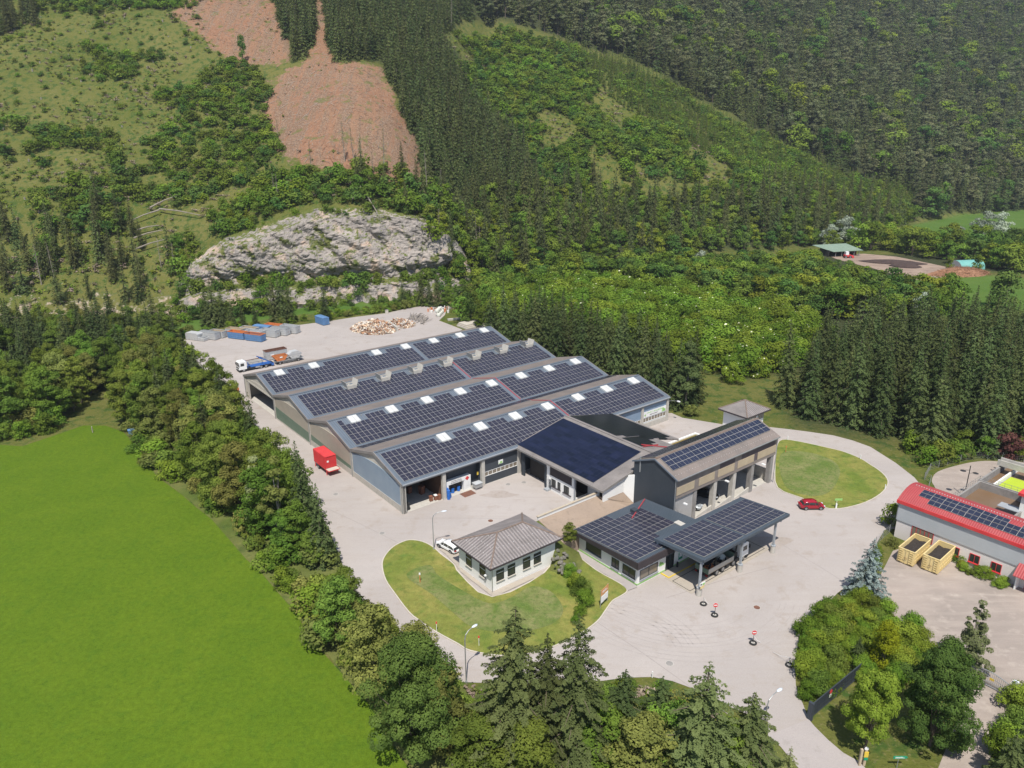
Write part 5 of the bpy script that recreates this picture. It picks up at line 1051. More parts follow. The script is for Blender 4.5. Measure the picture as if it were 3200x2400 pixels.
def truck_cab(t, x0, w=2.45, h=3.0, paint='truckw', zb=.75):
    """cab with nose at x0 facing -x"""
    q = MB(); q.prism([(x0, zb), (x0+2.2, zb), (x0+2.2, h-.15), (x0+2.0, h), (x0+.45, h), (x0+.12, h-.25), (x0+.02, 1.7), (x0, 1.5)], -w/2, w/2, 'y'); q.build('cab', MT[paint], t, bevel=.05)
    q = MB(); q.add([(x0+.0, -w/2+.12, 1.72), (x0+.0, w/2-.12, 1.72), (x0+.085, w/2-.16, h-.32), (x0+.085, -w/2+.16, h-.32)], [(0, 1, 2, 3)]); q.add([(x0-.03, y, z) for y, z in ((-w/2+.12, 1.72), (w/2-.12, 1.72))]+[(x0+.055, w/2-.16, h-.32), (x0+.055, -w/2+.16, h-.32)], [(0, 1, 2, 3)]); q.build('windscreen', MT['glass'], t, recalc=False)
    for s in (-1, 1):
        q = MB(); q.prism([(x0+.45, 1.75), (x0+1.5, 1.75), (x0+1.5, 2.55), (x0+.55, 2.55)], s*w/2-.01, s*w/2+.012, 'y'); q.build('side_window', MT['glass'], t)
        q = MB(); q.box(x0-.05, s*(w/2+.12)-.1, 1.9, x0+.05, s*(w/2+.12)+.1, 2.5); q.build('mirror', MT['black'], t)
        q = MB(); q.box(x0-.03, s*.9-.2, .75, x0+.02, s*.9+.2, .98); q.build('headlight', MT['lampg'], t)
    q = MB(); q.box(x0-.04, -w/2, .35, x0+.5, w/2, .72); q.box(x0-.03, -w/2+.2, 1.05, x0-.0, w/2-.2, 1.45); q.build('bumper', MT['black'], t)
# skip loader truck
t = Thing('skip_loader_truck', 'white cab truck with blue lifting arms for skips, towing a trailer', 'truck', 5.4, 99.0, 0, 0)
truck_cab(t, 0, 2.45, 3.05)
q = MB(); q.box(1.6, -.5, .65, 10.0, -.3, .95); q.box(1.6, .3, .65, 10.0, .5, .95); q.box(2.3, -1.15, .5, 4.4, 1.15, .95); q.build('chassis', MT['black'], t)
q = MB(); q.box(3.4, -1.1, .95, 9.9, 1.1, 1.1); q.box(9.2, -1.2, .35, 9.9, 1.2, 1.1); q.build('platform', MT['truckb'], t)
q = MB(); q.box(4.6, -1.22, .55, 5.9, -1.0, .95); q.build('tank', MT['galv'], t)
for s in (-1, 1):
    q = MB(); q.tube([(9.3, s*1.0, 1.2), (7.6, s*1.0, 2.3), (5.9, s*.95, 3.2)], .17, 4); q.tube([(2.5, s*.95, 1.0), (2.7, s*.95, 2.6)], .12, 4); q.build('lifting_arm', MT['truckb'], t)
    q = MB(); q.tube([(8.6, s*1.0, 1.9), (6.9, s*1.0, 2.85)], .10, 6); q.build('cylinder', MT['galv'], t)
    for x, r in ((1.3, .52), (6.2, .52), (7.6, .52)): wheel(t, x, s*1.05, r, .3, s)
# grey flat skips stacked on it / behind
skip_thing('grey nested empty skip with tan lining lying behind the white cab truck', 9.6, 103.6, 0, 4.4, 1.9, .95, 0, 'cgrey', 'tan')
t = Thing('drawbar_trailer', 'galvanised drawbar trailer carrying an orange skip and a lidded grey skip', 'trailer', 16.0, 99.0, 0, 0)
q = MB(); q.box(0, -.55, .75, 8.2, -.4, .95); q.box(0, .4, .75, 8.2, .55, .95); q.box(0, -1.15, .95, 8.2, 1.15, 1.05); q.tube([(0, 0, .7), (-1.7, 0, .6)], .08, 5)
q.build('chassis', MT['galv'], t)
q = MB()
for z in (.45, .75): q.box(1.9, -1.2, z, 5.9, -1.15, z+.08)
for x in (1.9, 3.9, 5.85): q.box(x, -1.2, .45, x+.06, -1.14, .83)
q.build('side_guard', MT['galv'], t)
for s in (-1, 1):
    for x in (1.1, 6.6): wheel(t, x, s*1.02, .45, .28, s)
skip_thing('orange skip with white plate on the front of the drawbar trailer', 15.6, 99.0, 0, 3.9, 1.9, 1.5, 1.05, 'orange', 'rust')
skip_thing('grey lidded skip on the rear of the drawbar trailer', 19.9, 99.0, 0, 3.9, 1.9, 1.3, 1.05, 'cgrey', 'rust', True)
t = container('tall rusty grey open container standing behind the drawbar trailer', 15.5, 105.1, 0, 6.3, 2.4, 2.7, 'cgrey', 'rust', rim='rust', group=None)
t = Thing('hook_lift_trailer', 'empty rusty hook-lift chassis in front of the rusty grey container', 'trailer', 9.6, 105.4, 0, 2)
q = MB(); q.box(0, -.5, .6, 5.6, -.35, .8); q.box(0, .35, .6, 5.6, .5, .8); [q.box(.6+i*1.2, -.35, .62, .75+i*1.2, .35, .78) for i in range(4)]; q.tube([(0, 0, .7), (-.8, 0, 1.2), (-.3, 0, 1.5)], .08, 5); q.build('chassis', MT['rust'], t)
for s in (-1, 1): wheel(t, 4.6, s*.9, .42, .26, s)

# red container on its stand trailer beside the hall
t = Thing('red_container_trailer', 'bright red shipping container with a rear ledge standing on red legs', 'container', -2.55, 23.2, 0, 90)
q = MB(); q.box(0, -1.18, 1.3, 5.4, 1.18, 3.8)
for i in range(22):
    for s in (-1, 1): q.box(.2+i*.235, s*1.18-(0 if s > 0 else .04), 1.4, .31+i*.235, s*1.18+(.04 if s > 0 else 0), 3.7)
q.build('box', MT['red'], t)
q = MB(); q.box(-.06, -1.15, 1.42, -.0, -.03, 3.68); q.box(-.06, .03, 1.42, 0, 1.15, 3.68); 
for yy in (-.9, -.35, .35, .9): q.cyl(-.1, yy, 1.45, 3.65, .025, 6)
for zz in (1.9, 2.4, 2.9, 3.3): q.box(-.085, -1.1, zz, -.05, 1.1, zz+.04)
q.build('door', MT['red'], t)
q = MB(); q.box(-.10, .45, 2.6, -.07, .85, 2.95); q.build('placard', MT['whites'], t)
q = MB(); q.box(-1.4, -1.22, 1.12, 0, 1.22, 1.28); q.box(0, -1.2, 1.1, 5.4, -1.0, 1.3); q.box(0, 1.0, 1.1, 5.4, 1.2, 1.3); q.build('ledge', MT['red'], t)
q = MB(); q.box(-1.36, -1.15, 1.28, -.02, 1.15, 1.30); q.build('ledge_plate', MT['kerb'], t)
for s in (-1, 1):
    for xx in (-.2, 5.0): q = MB(); q.box(xx-.06, s*1.12-.06, 0, xx+.06, s*1.12+.06, 1.12); q.tube([(xx, s*1.12, .9), (xx+.5, s*1.12, 1.12)], .04, 4); q.build('leg', MT['red'], t)
    wheel(t, 3.6, s*1.0, .45, .3, s); 
q = MB(); q.box(-.15, -1.1, 3.78, 5.4, 1.1, 3.82); q.build('roof', MT['red'], t)

# crane flatbed truck under the canopy; nose towards +x
t = Thing('crane_flatbed_truck', 'four-axle flatbed truck with white cab and loading crane under the canopy', 'truck', 35.0, -44.9, .075, 180)
truck_cab(t, 0, 2.45, 3.1)
q = MB(); q.box(1.4, -.5, .6, 9.6, .5, .95); q.box(2.4, -1.15, .45, 3.4, 1.15, 1.0); q.box(4.6, .95, .5, 5.6, 1.2, .95); q.build('chassis', MT['black'], t)
q = MB(); q.box(2.5, -.9, .95, 3.3, .9, 1.8); q.tube([(2.9, 0, 1.7), (2.9, 0, 3.0)], .22, 8); q.tube([(2.9, 0, 3.0), (2.7, .9, 3.4), (3.3, 1.0, 1.9)], .14, 6); q.tube([(2.9, 0, 2.9), (3.1, -.9, 3.2), (3.3, -.9, 1.9)], .12, 6); q.build('loading_crane', MT['black'], t)
q = MB(); q.box(3.8, -1.22, .98, 9.9, 1.22, 1.12); q.build('flatbed', MT['tan'], t)
q = MB(); q.box(3.8, 1.19, 1.12, 9.9, 1.25, 1.85); q.build('drop_side', MT['cream'], t)
q = MB(); q.box(3.8, -1.25, 1.12, 9.9, -1.19, 1.85); q.box(3.75, -1.2, 1.12, 3.82, 1.2, 2.3); q.box(9.88, -1.2, 1.05, 9.95, 1.2, 1.8); q.build('drop_side', MT['green'], t)
q = MB(); q.box(9.85, -1.2, .5, 9.95, 1.2, .9); q.build('tail_bar', MT['black'], t)
for s in (-1, 1): q = MB(); q.box(9.95, s*.95-.18, .6, 10.0, s*.95+.18, .8); q.build('tail_light', MT['tail'], t)
for s in (-1, 1):
    for x in (1.3, 3.7, 6.3, 7.75): wheel(t, x, s*1.05, .5, .3, s)
t = Thing('bulk_sack', 'white sack among black scrap on the crane truck', 'sack', 29.9, -44.7, 1.2)
q = MB(); q.smooth = True; r_ = 8; loft(q, [[(.7*k*math.cos(2*math.pi*i/r_)*(1+.2*math.sin(i*3)), .6*k*math.sin(2*math.pi*i/r_), z) for i in range(r_)] for z, k in ((0, 1), (.35, 1.15), (.7, .8), (.85, .3))]); q.build('sack', MT['bag'], t)
t = Thing('scrap_heap', 'dark metal scrap and timber on the bed of the crane truck', 'scrap', 28.2, -44.8, 1.2)
q = MB()
for i in range(34): a, b = random.uniform(-2.6, 2.0), random.uniform(-.9, .9); q.box(a, b, 0, a+random.uniform(.2, 1.1), b+random.uniform(.1, .5), random.uniform(.2, .75), 0, random.uniform(0, 90))
q.build('scrap', MT['black'], t); q = MB(); [q.box(-2.7+i*.1, -.9, .1+i*.06, -1.2+i*.1, .2, .16+i*.06, 0, 10*i) for i in range(4)]; q.build('timber', MT['orange'], t)

# ------------------------------------------------------------------ heaps in the rear yard
def debris(name, label, cx, cy, rx, ry, h, n, mats, kind='stuff', cat='heap', smin=.3, smax=1.6):
    t = Thing(name, label, cat, cx, cy); 
    if kind: t.o['kind'] = kind
    qs = [MB() for _ in mats]; base = MB(); m_ = 18
    for k in range(6):
        pass
    rings = [[(rx*f*math.cos(a)*(1+.12*math.sin(3*a+f)), ry*f*math.sin(a)*(1+.1*math.cos(5*a)), h*.85*(1-f**1.3)) for a in [2*math.pi*i/m_ for i in range(m_)]] for f in (1, .75, .5, .25, .05)]
    loft(base, rings); base.build('mound', mats[0], t)
    for i in range(n):
        f = math.sqrt(random.random()); a = random.uniform(0, 2*math.pi); x, y = rx*f*math.cos(a), ry*f*math.sin(a); z = h*.85*(1-f**1.3)+random.uniform(-.1, .25)
        q = random.choice(qs[1:] if len(qs) > 1 else qs); s = random.uniform(smin, smax); w = s*random.uniform(.1, .6); th = random.uniform(.03, .12)
        M_ = Matrix.Translation((x, y, z)) @ Matrix.Rotation(random.uniform(0, 6.3), 4, 'Z') @ Matrix.Rotation(random.gauss(0, .45), 4, 'X') @ Matrix.Rotation(random.gauss(0, .45), 4, 'Y')
        vs = [tuple(M_ @ Vector((sx*s/2, sy*w/2, sz*th/2))) for sz in (-1, 1) for sy in (-1, 1) for sx in (-1, 1)]
        q.add(vs, [(0, 2, 3, 1), (4, 5, 7, 6), (0, 1, 5, 4), (2, 6, 7, 3), (0, 4, 6, 2), (1, 3, 7, 5)])
    for q, mt in zip(qs[1:] if len(qs) > 1 else [], mats[1:]): 
        if q.v: q.build('boards', mt, t)
    return t
wl = [pm('chip '+str(i), c, None, 3, .9) for i, c in enumerate(((.30, .18, .11), (.62, .47, .33), (.70, .62, .50), (.45, .24, .13), (.55, .50, .45), (.24, .13, .09)))]
debris('waste_wood_heap', 'large heap of broken light timber, boards and old furniture on the rear yard', 57.5, 116.5, 7.6, 9.0, 3.2, 1500, wl)
debris('waste_wood_heap', 'smaller right-hand heap of boards and white panels beyond the concrete block wall', 66.5, 115.5, 4.6, 5.8, 2.2, 600, wl)
t = Thing('block_wall', 'grey concrete block wall dividing the two waste wood heaps', 'wall', 62.4, 113.2, 0, 78)
q = MB(); [q.box(-5.2+i*1.75, -.3, 0, -3.5+i*1.75, .3, 1.5) for i in range(6)]; q.build('block', MT['conc'], t)
px_, py_ = gs(1312, 998)
for i in range(26):
    t = Thing('pole', 'long grey weathered pole in the loose stack near the white bags', 'pole', px_+random.uniform(-1, 1), py_+random.uniform(-5, 5), .1+random.uniform(0, .7), 40+random.gauss(0, 14), 'weathered poles stacked at the back of the yard')
    q = MB(); q.tube([(-3.5-random.random(), 0, 0), (3.5, 0, random.uniform(-.02, .3))], random.uniform(.07, .13), 5); q.build('pole', MT['dwood'], t)
bx_, by_ = gs(1371, 990)
lbl = ['front lower', 'second lower', 'third lower', 'rear lower']
for i in range(7):
    lower = i < 4; j = i if lower else i-4
    t = Thing('bulk_bag', ('white bulk bag, %s one of the stacked row' % lbl[j]) if lower else ['white bulk bag on top at the front of the row', 'white bulk bag on top in the middle of the row', 'white bulk bag on top at the rear of the row'][j], 'bag', bx_+j*1.35, by_+j*1.3+(0 if lower else .9), 0 if lower else 1.3, 45, 'white bulk bags stacked at the back of the yard')
    q = MB(); q.smooth = True; loft(q, [[(.62*k*c, .62*k*s_, z) for c, s_ in ((1, .5), (.5, 1), (-.5, 1), (-1, .5), (-1, -.5), (-.5, -1), (.5, -1), (1, -.5))] for z, k in ((0, .9), (.3, 1.08), (.9, 1.1), (1.25, .9), (1.32, .4))]); q.build('sack', MT['bag'], t)
t = Thing('rubble_pile', 'white plastic sheets and orange scrap piled beside the bulk bags', 'pile', *gs(1372, 972)); t.o['kind'] = 'stuff'
q = MB(); 
for i in range(60): a, b = random.gauss(0, 2.5), random.gauss(0, 1.5); s = random.uniform(.3, 1.2); q.box(a, b, 0, a+s, b+s*.6, random.uniform(.3, 1.3), random.choice((0, 0, 1, 2)), random.uniform(0, 90))
q.build('scrap', [MT['poly'], MT['orange'], MT['dwood']], t)
t = Thing('concrete_slab_stack', 'low stack of pale concrete slabs behind the far corner of the hall', 'slab stack', 84.8, 98.5, 0, 0)
for i in range(3): q = MB(); q.box(-4.5+i*.3, -3+i*.5, i*.45, 4.5-i*.8, 3-i*.2, i*.45+.42); q.build('slab', MT['kerb'], t)
t = Thing('electric_cabinet', 'small beige cabinet standing in the hedge behind the rear yard', 'cabinet', *gs(1209, 981))
q = MB(); q.box(-.5, -.3, 0, .5, .3, 1.5); q.build('body', MT['cream'], t); q = MB(); q.box(-.55, -.35, 1.5, .55, .35, 1.6); q.build('cap', MT['fibrey'], t)
t = Thing('concrete_block', 'pale long concrete block at the grassy edge by the bushes', 'block', *gs(1420, 1000), 0, -20)
q = MB(); q.box(-2.4, -.5, 0, 2.4, .5, .6); q.box(-2.3, .5, 0, 1.2, 1.2, .35); q.build('block', MT['conc'], t)

# ------------------------------------------------------------------ small things round the hall front
def bin_(label, x, y, rot=0, mat='pbrown', s=1, name='waste_bin', group='wheeled bins in the open hall bay', lidm=None):
    t = Thing(name, label, 'bin', x, y, .075, rot, group); q = MB()
    q.prism([(-.24*s, .06), (.24*s, .06), (.29*s, .95*s), (-.29*s, .95*s)], -.27*s, .27*s, 'x'); q.build('body', MT[mat], t)
    q = MB(); q.box(-.30*s, -.32*s, .95*s, .30*s, .33*s, 1.03*s); q.build('lid', MT[lidm or mat], t)
    q = MB(); q.cyl(.25*s, .1, -.2*s, .2*s, .1, 10, axis='x') if False else q.box(-.2*s, .2*s, 0, .2*s, .3*s, .12); q.build('wheels', MT['black'], t)
bin_('brown bin standing alone left of the pair at the column', 6.4, 1.1); bin_('brown bin with white lid beside the concrete column', 7.3, .95, lidm='whites'); bin_('brown bin nearest the concrete column, brown lid', 7.85, .6)
bin_('large brown bin deeper in the open bay against the boards', 6.6, 4.6, 10, s=1.6); bin_('large brown bin deep in shade in the middle of the bay', 4.9, 6.2, 0, s=1.4)
for i in range(5): bin_(['black crate-like bin at the left column, front', 'black bin stacked second from the left column', 'black bin with red label farther inside the left wall', 'black bin against the left wall, fourth inwards', 'black bin against the left wall, innermost'][i], 1.35, 1.0+i*1.15, 0, 'black', 1.35, lidm='black')
def drum(label, x, y, z=0):
    t = Thing('blue_drum', label, 'drum', x, y, z, 0, 'blue drums at the hall column'); q = MB(); q.smooth = False
    q.cyl(0, 0, 0, .9, .3, 14); [q.cyl(0, 0, k, k+.04, .32, 14) for k in (.05, .42, .8)]; q.build('drum', MT['pblue'], t)
drum('blue drum standing on the ground in front of the concrete column', 9.35, -.25, .045); drum('blue drum stacked on top of the front blue drum', 9.35, -.25, .95); drum('blue drum behind and right of the stacked pair', 9.9, .25, .045); drum('upper blue drum at the back of the cluster', 9.5, .45, 1.0)
drum('blue drum with white band inside the dark portal', 12.6, 1.35, .09); drum('second blue drum left inside the dark portal', 11.3, 1.35, .09)
t = Thing('pallet_cage', 'grey plastic pallet box on legs with a heaped lid next to the portal', 'crate', 15.9, -.1, .05)
q = MB(); q.box(-.75, -.55, .35, .75, .55, 1.15); [q.box(a-.05, b-.05, 0, a+.05, b+.05, .35) for a in (-.7, .7) for b in (-.5, .5)]; q.build('box', MT['galv'], t)
q = MB(); q.box(-.85, -.65, 1.15, .85, .65, 1.25); q.add([(-.6, -.5, 1.25), (.6, -.5, 1.25), (.6, .5, 1.25), (-.6, .5, 1.25), (0, 0, 1.6)], [(0, 1, 4), (1, 2, 4), (2, 3, 4), (3, 0, 4)]); q.build('lid', MT['clad'], t)
q = MB(); q.box(12.0, -1.6, .05, 14.6, .2, .06); o = q.build('steel_plate', MT['rust']); place(o, 0, 0); tag(o, 'rust brown steel plate lying flat before the portal opening', 'plate')
q = MB(); q.box(16.6, .95, 2.2, 16.95, 1.0, 2.9); o = q.build('yellow_box', MT['yelm']); o.location = hall.o.location; o.rotation_euler = hall.o.rotation_euler; o.parent = None; tag(o, 'small yellow wall box in the recess beside the second column', 'box')
# manhole covers
for i, (u, v, lb) in enumerate(((1049, 1545, 'manhole cover beside the blue gable wall'), (1194, 1667, 'manhole cover on the road left of the small house'), (1533, 1628, 'rusty drain cover with stained dirt behind the small house'), (2365, 1899, 'brown manhole cover between the no-entry signs'), (2092, 2074, 'grey manhole cover near the spruces at the road edge'), (1588, 1514, 'manhole cover in the courtyard near the grey wall panel'), (1637, 1508, 'second small cover in the courtyard nearest the garage door'))):
    wx, wy = G(u, v); q = MB(); q.cyl(0, 0, 0, .012, .45, 20); q.cyl(0, 0, .0, .006, .52, 20, m=1); o = q.build('manhole_cover', [MT['rust'] if i in (2, 3) else MT['concd'], MT['conc']]); o.location = (wx, wy, .047); tag(o, lb, 'manhole cover', 'manhole covers')

# ------------------------------------------------------------------ lamps, signs, fences
def street_lamp(label, x, y, h, ax, ay, z=0, dark=False):
    t = Thing('street_lamp', label, 'street lamp', x, y, z, 0, 'street lamps'); q = MB(); m = MT['galv']
    q.tube([(0, 0, 0), (0, 0, h-1.1), (ax*.12, ay*.12, h-.5), (ax*.5, ay*.5, h-.1), (ax, ay, h)], .075, 8, r1=.045); q.build('pole', m, t)
    q = MB(); q.smooth = True; d = Vector((ax, ay, 0)).normalized(); p = Vector((ax, ay, h)); n = Vector((-d.y, d.x, 0))
    loft(q, [[tuple(p+d*a+n*(w*math.cos(b))+Vector((0, 0, .09*k*math.sin(b)+.02))) for b in [2*math.pi*i/8 for i in range(8)]] for a, w, k in ((-.1, .06, .5), (.15, .2, 1), (.55, .22, 1), (.8, .08, .5))])
    q.build('lamp_head', MT['lampg'], t)
    q = MB(); q.cyl(0, 0, 0, .25, .14, 10); q.build('foot', m, t); return t
def wdir(u): a = u; return (a[0]*EX[0]+a[1]*EX[1], a[0]*EY[0]+a[1]*EY[1])
d1 = wdir((1.5, .4)); street_lamp('curved grey street lamp at the lawn corner by the white car', *gs(1356, 1718), 6.7, d1[0], d1[1])
d2 = wdir((.9, .9)); street_lamp('curved grey street lamp left of the tall spruces at the road edge', *gs(1457, 2133), 7.4, d2[0], d2[1])
d3 = wdir((1.3, .9)); street_lamp('curved street lamp at the lower right entrance road', *gs(2386, 2296), 5.2, d3[0], d3[1])
x, y = 79.5, -57.3
t = Thing('double_lamp', 'dark mast with two shallow dish lamps beside the basins', 'street lamp', *gs(3013, 1552)); q = MB(); q.tube([(0, 0, 0), (0, 0, 6.2)], .08, 8); q.build('pole', MT['black'], t)
for s, zz in ((-1, 5.3), (1, 4.7)):
    q = MB(); q.tube([(0, 0, zz), (s*.7, -s*.5, zz+.05)], .03, 4); q.cyl(s*1.0, -s*.7, zz-.05, zz+.12, .5, 14, .12); q.build('lamp_head', MT['black'], t)
def tyre_sign(label, u, v, sign=True, rope=None):
    x, y = G(u, v); t = Thing('tyre_base_sign', label, 'sign post', x, y, .05, 0, 'sign posts standing in old tyres', site=False); q = MB(); q.smooth = True
    rr = [[((.38+.13*math.cos(b))*math.cos(a), (.38+.13*math.cos(b))*math.sin(a), .13+.13*math.sin(b)) for b in [2*math.pi*j/8 for j in range(8)]] for a in [2*math.pi*i/16 for i in range(17)]]
    loft(q, rr); q.build('tyre', MT['tyre'], t); q = MB(); q.cyl(0, 0, 0, .12, .26, 12); q.build('infill', MT['conc'], t)
    q = MB(); q.tube([(0, 0, .1), (0, 0, 1.55 if sign else 1.2)], .035, 6); q.build('post', MT['galv' if not sign else 'black'], t)
    if sign:
        q = MB(); q.cyl(0, 1.75, -.05, -.03, .33, 20, axis='y'); d = q.build('disc', MT['red'], t)
        q = MB(); q.box(-.24, -.06, 1.68, .24, -.05, 1.82); q.build('bar', MT['whites'], d)
        q = MB(); q.cyl(0, 1.75, -.03, -.025, .36, 20, axis='y'); q.build('back', MT['whites'], d)
    if rope:
        rx_, ry_ = G(*rope); q = MB(); q.tube([(0, 0, 1.2), ((rx_-x)*.5, (ry_-y)*.5, .45), (rx_-x, ry_-y, .05)], .025, 4); q.build('rope', MT['whites'], t)
    return t
tyre_sign('bare post in a tyre nearest the canopy, trailing a white rope', 2198, 1890, False, (2215, 1890)); tyre_sign('no-entry sign in a tyre just below the canopy corner', 2233, 1925)
tyre_sign('no-entry sign in a tyre in the middle of the open road', 2353, 2012, True, (2378, 2010)); tyre_sign('bare post in a tyre at the hedge edge with a white rope', 2466, 2081, False, (2416, 2040))
t = Thing('info_board', 'orange topped information board on two posts on the lawn by the office', 'sign board', *gs(1876, 1902), .13, 16)
q = MB(); [q.box(a-.04, -.04, 0, a+.04, .04, 2.9) for a in (0, 2.0)]; q.build('post', MT['galv'], t)
q = MB(); q.box(-.05, -.08, 1.9, 2.05, -.04, 2.9); b_ = q.build('panel', MT['signo'], t); q = MB(); q.box(.05, -.10, .75, .95, -.04, 1.8); q.box(1.05, -.10, .75, 1.95, -.04, 1.8); q.build('notice', MT['whites'], t)
q = MB(); q.box(.3, -.10, 2.3, 1.7, -.085, 2.36); q.box(.3, -.10, 2.5, 1.4, -.085, 2.56); q.build('lettering', MT['whites'], b_)
def marker(name, label, u, v, h, mat, group, z=.05, cap=None, w=.06):
    x, y = G(u, v); t = Thing(name, label, 'marker post', x, y, z, 0, group, site=False); q = MB(); q.box(-w, -w, 0, w, w, h); q.build('post', MT[mat], t)
    if cap: q = MB(); q.box(-w-.06, -w-.02, h, w+.06, w+.02, h+.3); q.build('cap', MT[cap], t)
marker('delineator_post', 'white marker post where the ring road bends behind the lawn', 2688, 1436, 1.0, 'whites', 'white road marker posts'); marker('delineator_post', 'white marker post on the right bulge of the round lawn', 2765, 1530, 1.0, 'whites', 'white road marker posts')
marker('delineator_post', 'white marker post on the road behind the shed', 2461, 1375, .9, 'whites', 'white road marker posts'); marker('delineator_post', 'white marker post beside the spruces at the lower road edge', 2038, 2118, .9, 'whites', 'white road marker posts')
x, y = G(2612, 1590); t = Thing('arrow_sign', 'small green and white arrow sign on a white post at the round lawn', 'sign', x, y, .1, 0, site=False)
q = MB(); q.box(-.12, -.08, 0, .12, .08, .95); q.tube([(0, 0, .9), (0, 0, 1.6)], .03, 5); q.build('post', MT['whites'], t); q = MB(); q.box(-.4, -.05, 1.55, .9, -.02, 1.95); q.build('board', MT['leafg'], t)
marker('orange_marker', 'orange marker on the grass beside the tall shed', 2455, 1415, 1.1, 'orange', 'orange ground markers', .13, 'orange', .035); marker('orange_marker', 'white and orange marker in the long grass left of the small house', 1313, 1822, 1.3, 'orange', 'orange ground markers', .13, 'whites', .05)
marker('orange_marker', 'thin red topped marker near the lower left kerb', 1365, 1977, 1.3, 'whites', 'orange ground markers', .13, 'red', .03); marker('orange_marker', 'red topped marker half hidden by the tallest spruce', 1497, 2020, 1.2, 'whites', 'orange ground markers', .13, 'red', .03)
x, y = G(412, 1358); t = Thing('hunting_box', 'small blue box at the corner of the mown field', 'box', x, y, 0, 30, site=False); q = MB(); q.box(-.6, -.6, 0, .6, .6, 1.1); q.box(-.7, -.7, 1.1, .7, .7, 1.2); q.build('box', MT['cblue'], t)
# sliding dark gate at the entrance
t = Thing('sliding_gate', 'long dark grey mesh sliding gate with round sign beside the entrance road', 'gate', 11.9, -70.8, 0, 0)
q = MB(); q.box(0, -.05, 2.0, 12, .05, 2.12); q.box(0, -.05, .15, 12, .05, .3); [q.box(i*1.5-.04, -.05, .15, i*1.5+.04, .05, 2.1) for i in range(9)]; q.build('frame', MT['dgrey'], t)
q = MB(); [q.box(i*.12, -.02, .3, i*.12+.045, .02, 2.0) for i in range(100)]; q.box(0, -.01, .3, 12, .01, 1.0); q.build('mesh', MT['dgrey'], t)
q = MB(); q.box(-.2, -.3, 0, .1, .3, 2.4); q.build('gate_post', MT['dgrey'], t); q = MB(); q.cyl(4.0, 1.75, -.09, -.06, .28, 16, axis='y'); q.build('round_sign', MT['red'], t); q = MB(); q.box(3.75, -.09, 1.0, 4.25, -.06, 1.4); q.build('notice', MT['whites'], t)
# silver arched gate between pillars
t = Thing('arched_gate', 'silver metal gate with arched top rail between two pillars at the east yard', 'gate', 33.4, -79.3, 0, -90)
q = MB(); arch = [(i/10*5.2, 0, 1.15+1.0*math.sin(math.pi*min(1, .25+i/10*.75))) for i in range(11)]; q.tube(arch, .06, 5); q.box(0, -.05, .15, 5.2, .05, .25); q.box(0, -.05, .7, 5.2, .05, .76); q.box(-.05, -.05, 0, .05, .05, 1.9); q.box(5.15, -.05, 0, 5.25, .05, 1.3)
[q.box(i*.2, -.02, .2, i*.2+.035, .02, 1.15+1.0*math.sin(math.pi*min(1, .25+i*.2/5.2*.75))) for i in range(26)]; q.tube([(0, 0, 1.9), (5.2, 0, .75)], .04, 4); q.build('gate_leaf', MT['galv'], t)
q = MB(); q.box(2.0, -.06, 1.1, 2.5, -.03, 1.4); q.build('notice', MT['yelm'], t)
for (u, v, lb) in ((3030, 2118, 'pale concrete gate pillar with a plant pot on top'), (3163, 2180, 'pale gate pillar with round white lamp on the right')):
    t = Thing('gate_pillar', lb, 'pillar', *gs(u, v), 0, 0, 'gate pillars'); q = MB(); q.box(-.4, -.4, 0, .4, .4, 1.9); q.build('pillar', MT['cream'], t); q = MB(); q.box(-.48, -.48, 1.9, .48, .48, 2.0); q.build('coping', MT['conc'], t)
    q = MB(); q.cyl(0, 0, 2.0, 2.35, .2, 12, .3); q.build('pot' if u < 3100 else 'lamp_head', MT['signg' if u < 3100 else 'lampg'], t)
x, y = G(2690, 2392); t = Thing('wooden_signpost', 'pale wooden post with yellow and green notices and a round white top', 'sign post', x, y, 0, 0, site=False)
q = MB(); q.box(-.3, -.12, 0, -.05, .12, 2.2); q.box(.15, -.12, 0, .4, .12, 2.2); q.build('post', MT['tan'], t); q = MB(); q.box(.05, -.2, 1.3, .5, -.14, 2.0); q.build('notice', MT['yelm'], t); q = MB(); q.box(.1, -.2, .9, .5, -.14, 1.2); q.build('notice', MT['signg'], t); q = MB(); q.cyl(.25, 2.35, -.1, -.05, .22, 14, axis='y'); q.build('round_sign', MT['whites'], t)
x, y = G(2802, 2400); t = Thing('direction_sign', 'green pointed direction sign on a thin post at the lower edge', 'sign', x, y, 0, 0, site=False)
q = MB(); q.tube([(0, 0, 0), (0, 0, 1.6)], .04, 6); q.build('post', MT['galv'], t); q = MB(); q.prism([(-.6, 1.3), (.75, 1.3), (.95, 1.47), (.75, 1.65), (-.6, 1.65)], -.06, -.02, 'y'); b_ = q.build('board', MT['signg'], t); q = MB(); q.box(-.4, -.08, 1.4, .6, -.065, 1.44); q.box(-.4, -.08, 1.5, .4, -.065, 1.54); q.build('lettering', MT['whites'], b_)
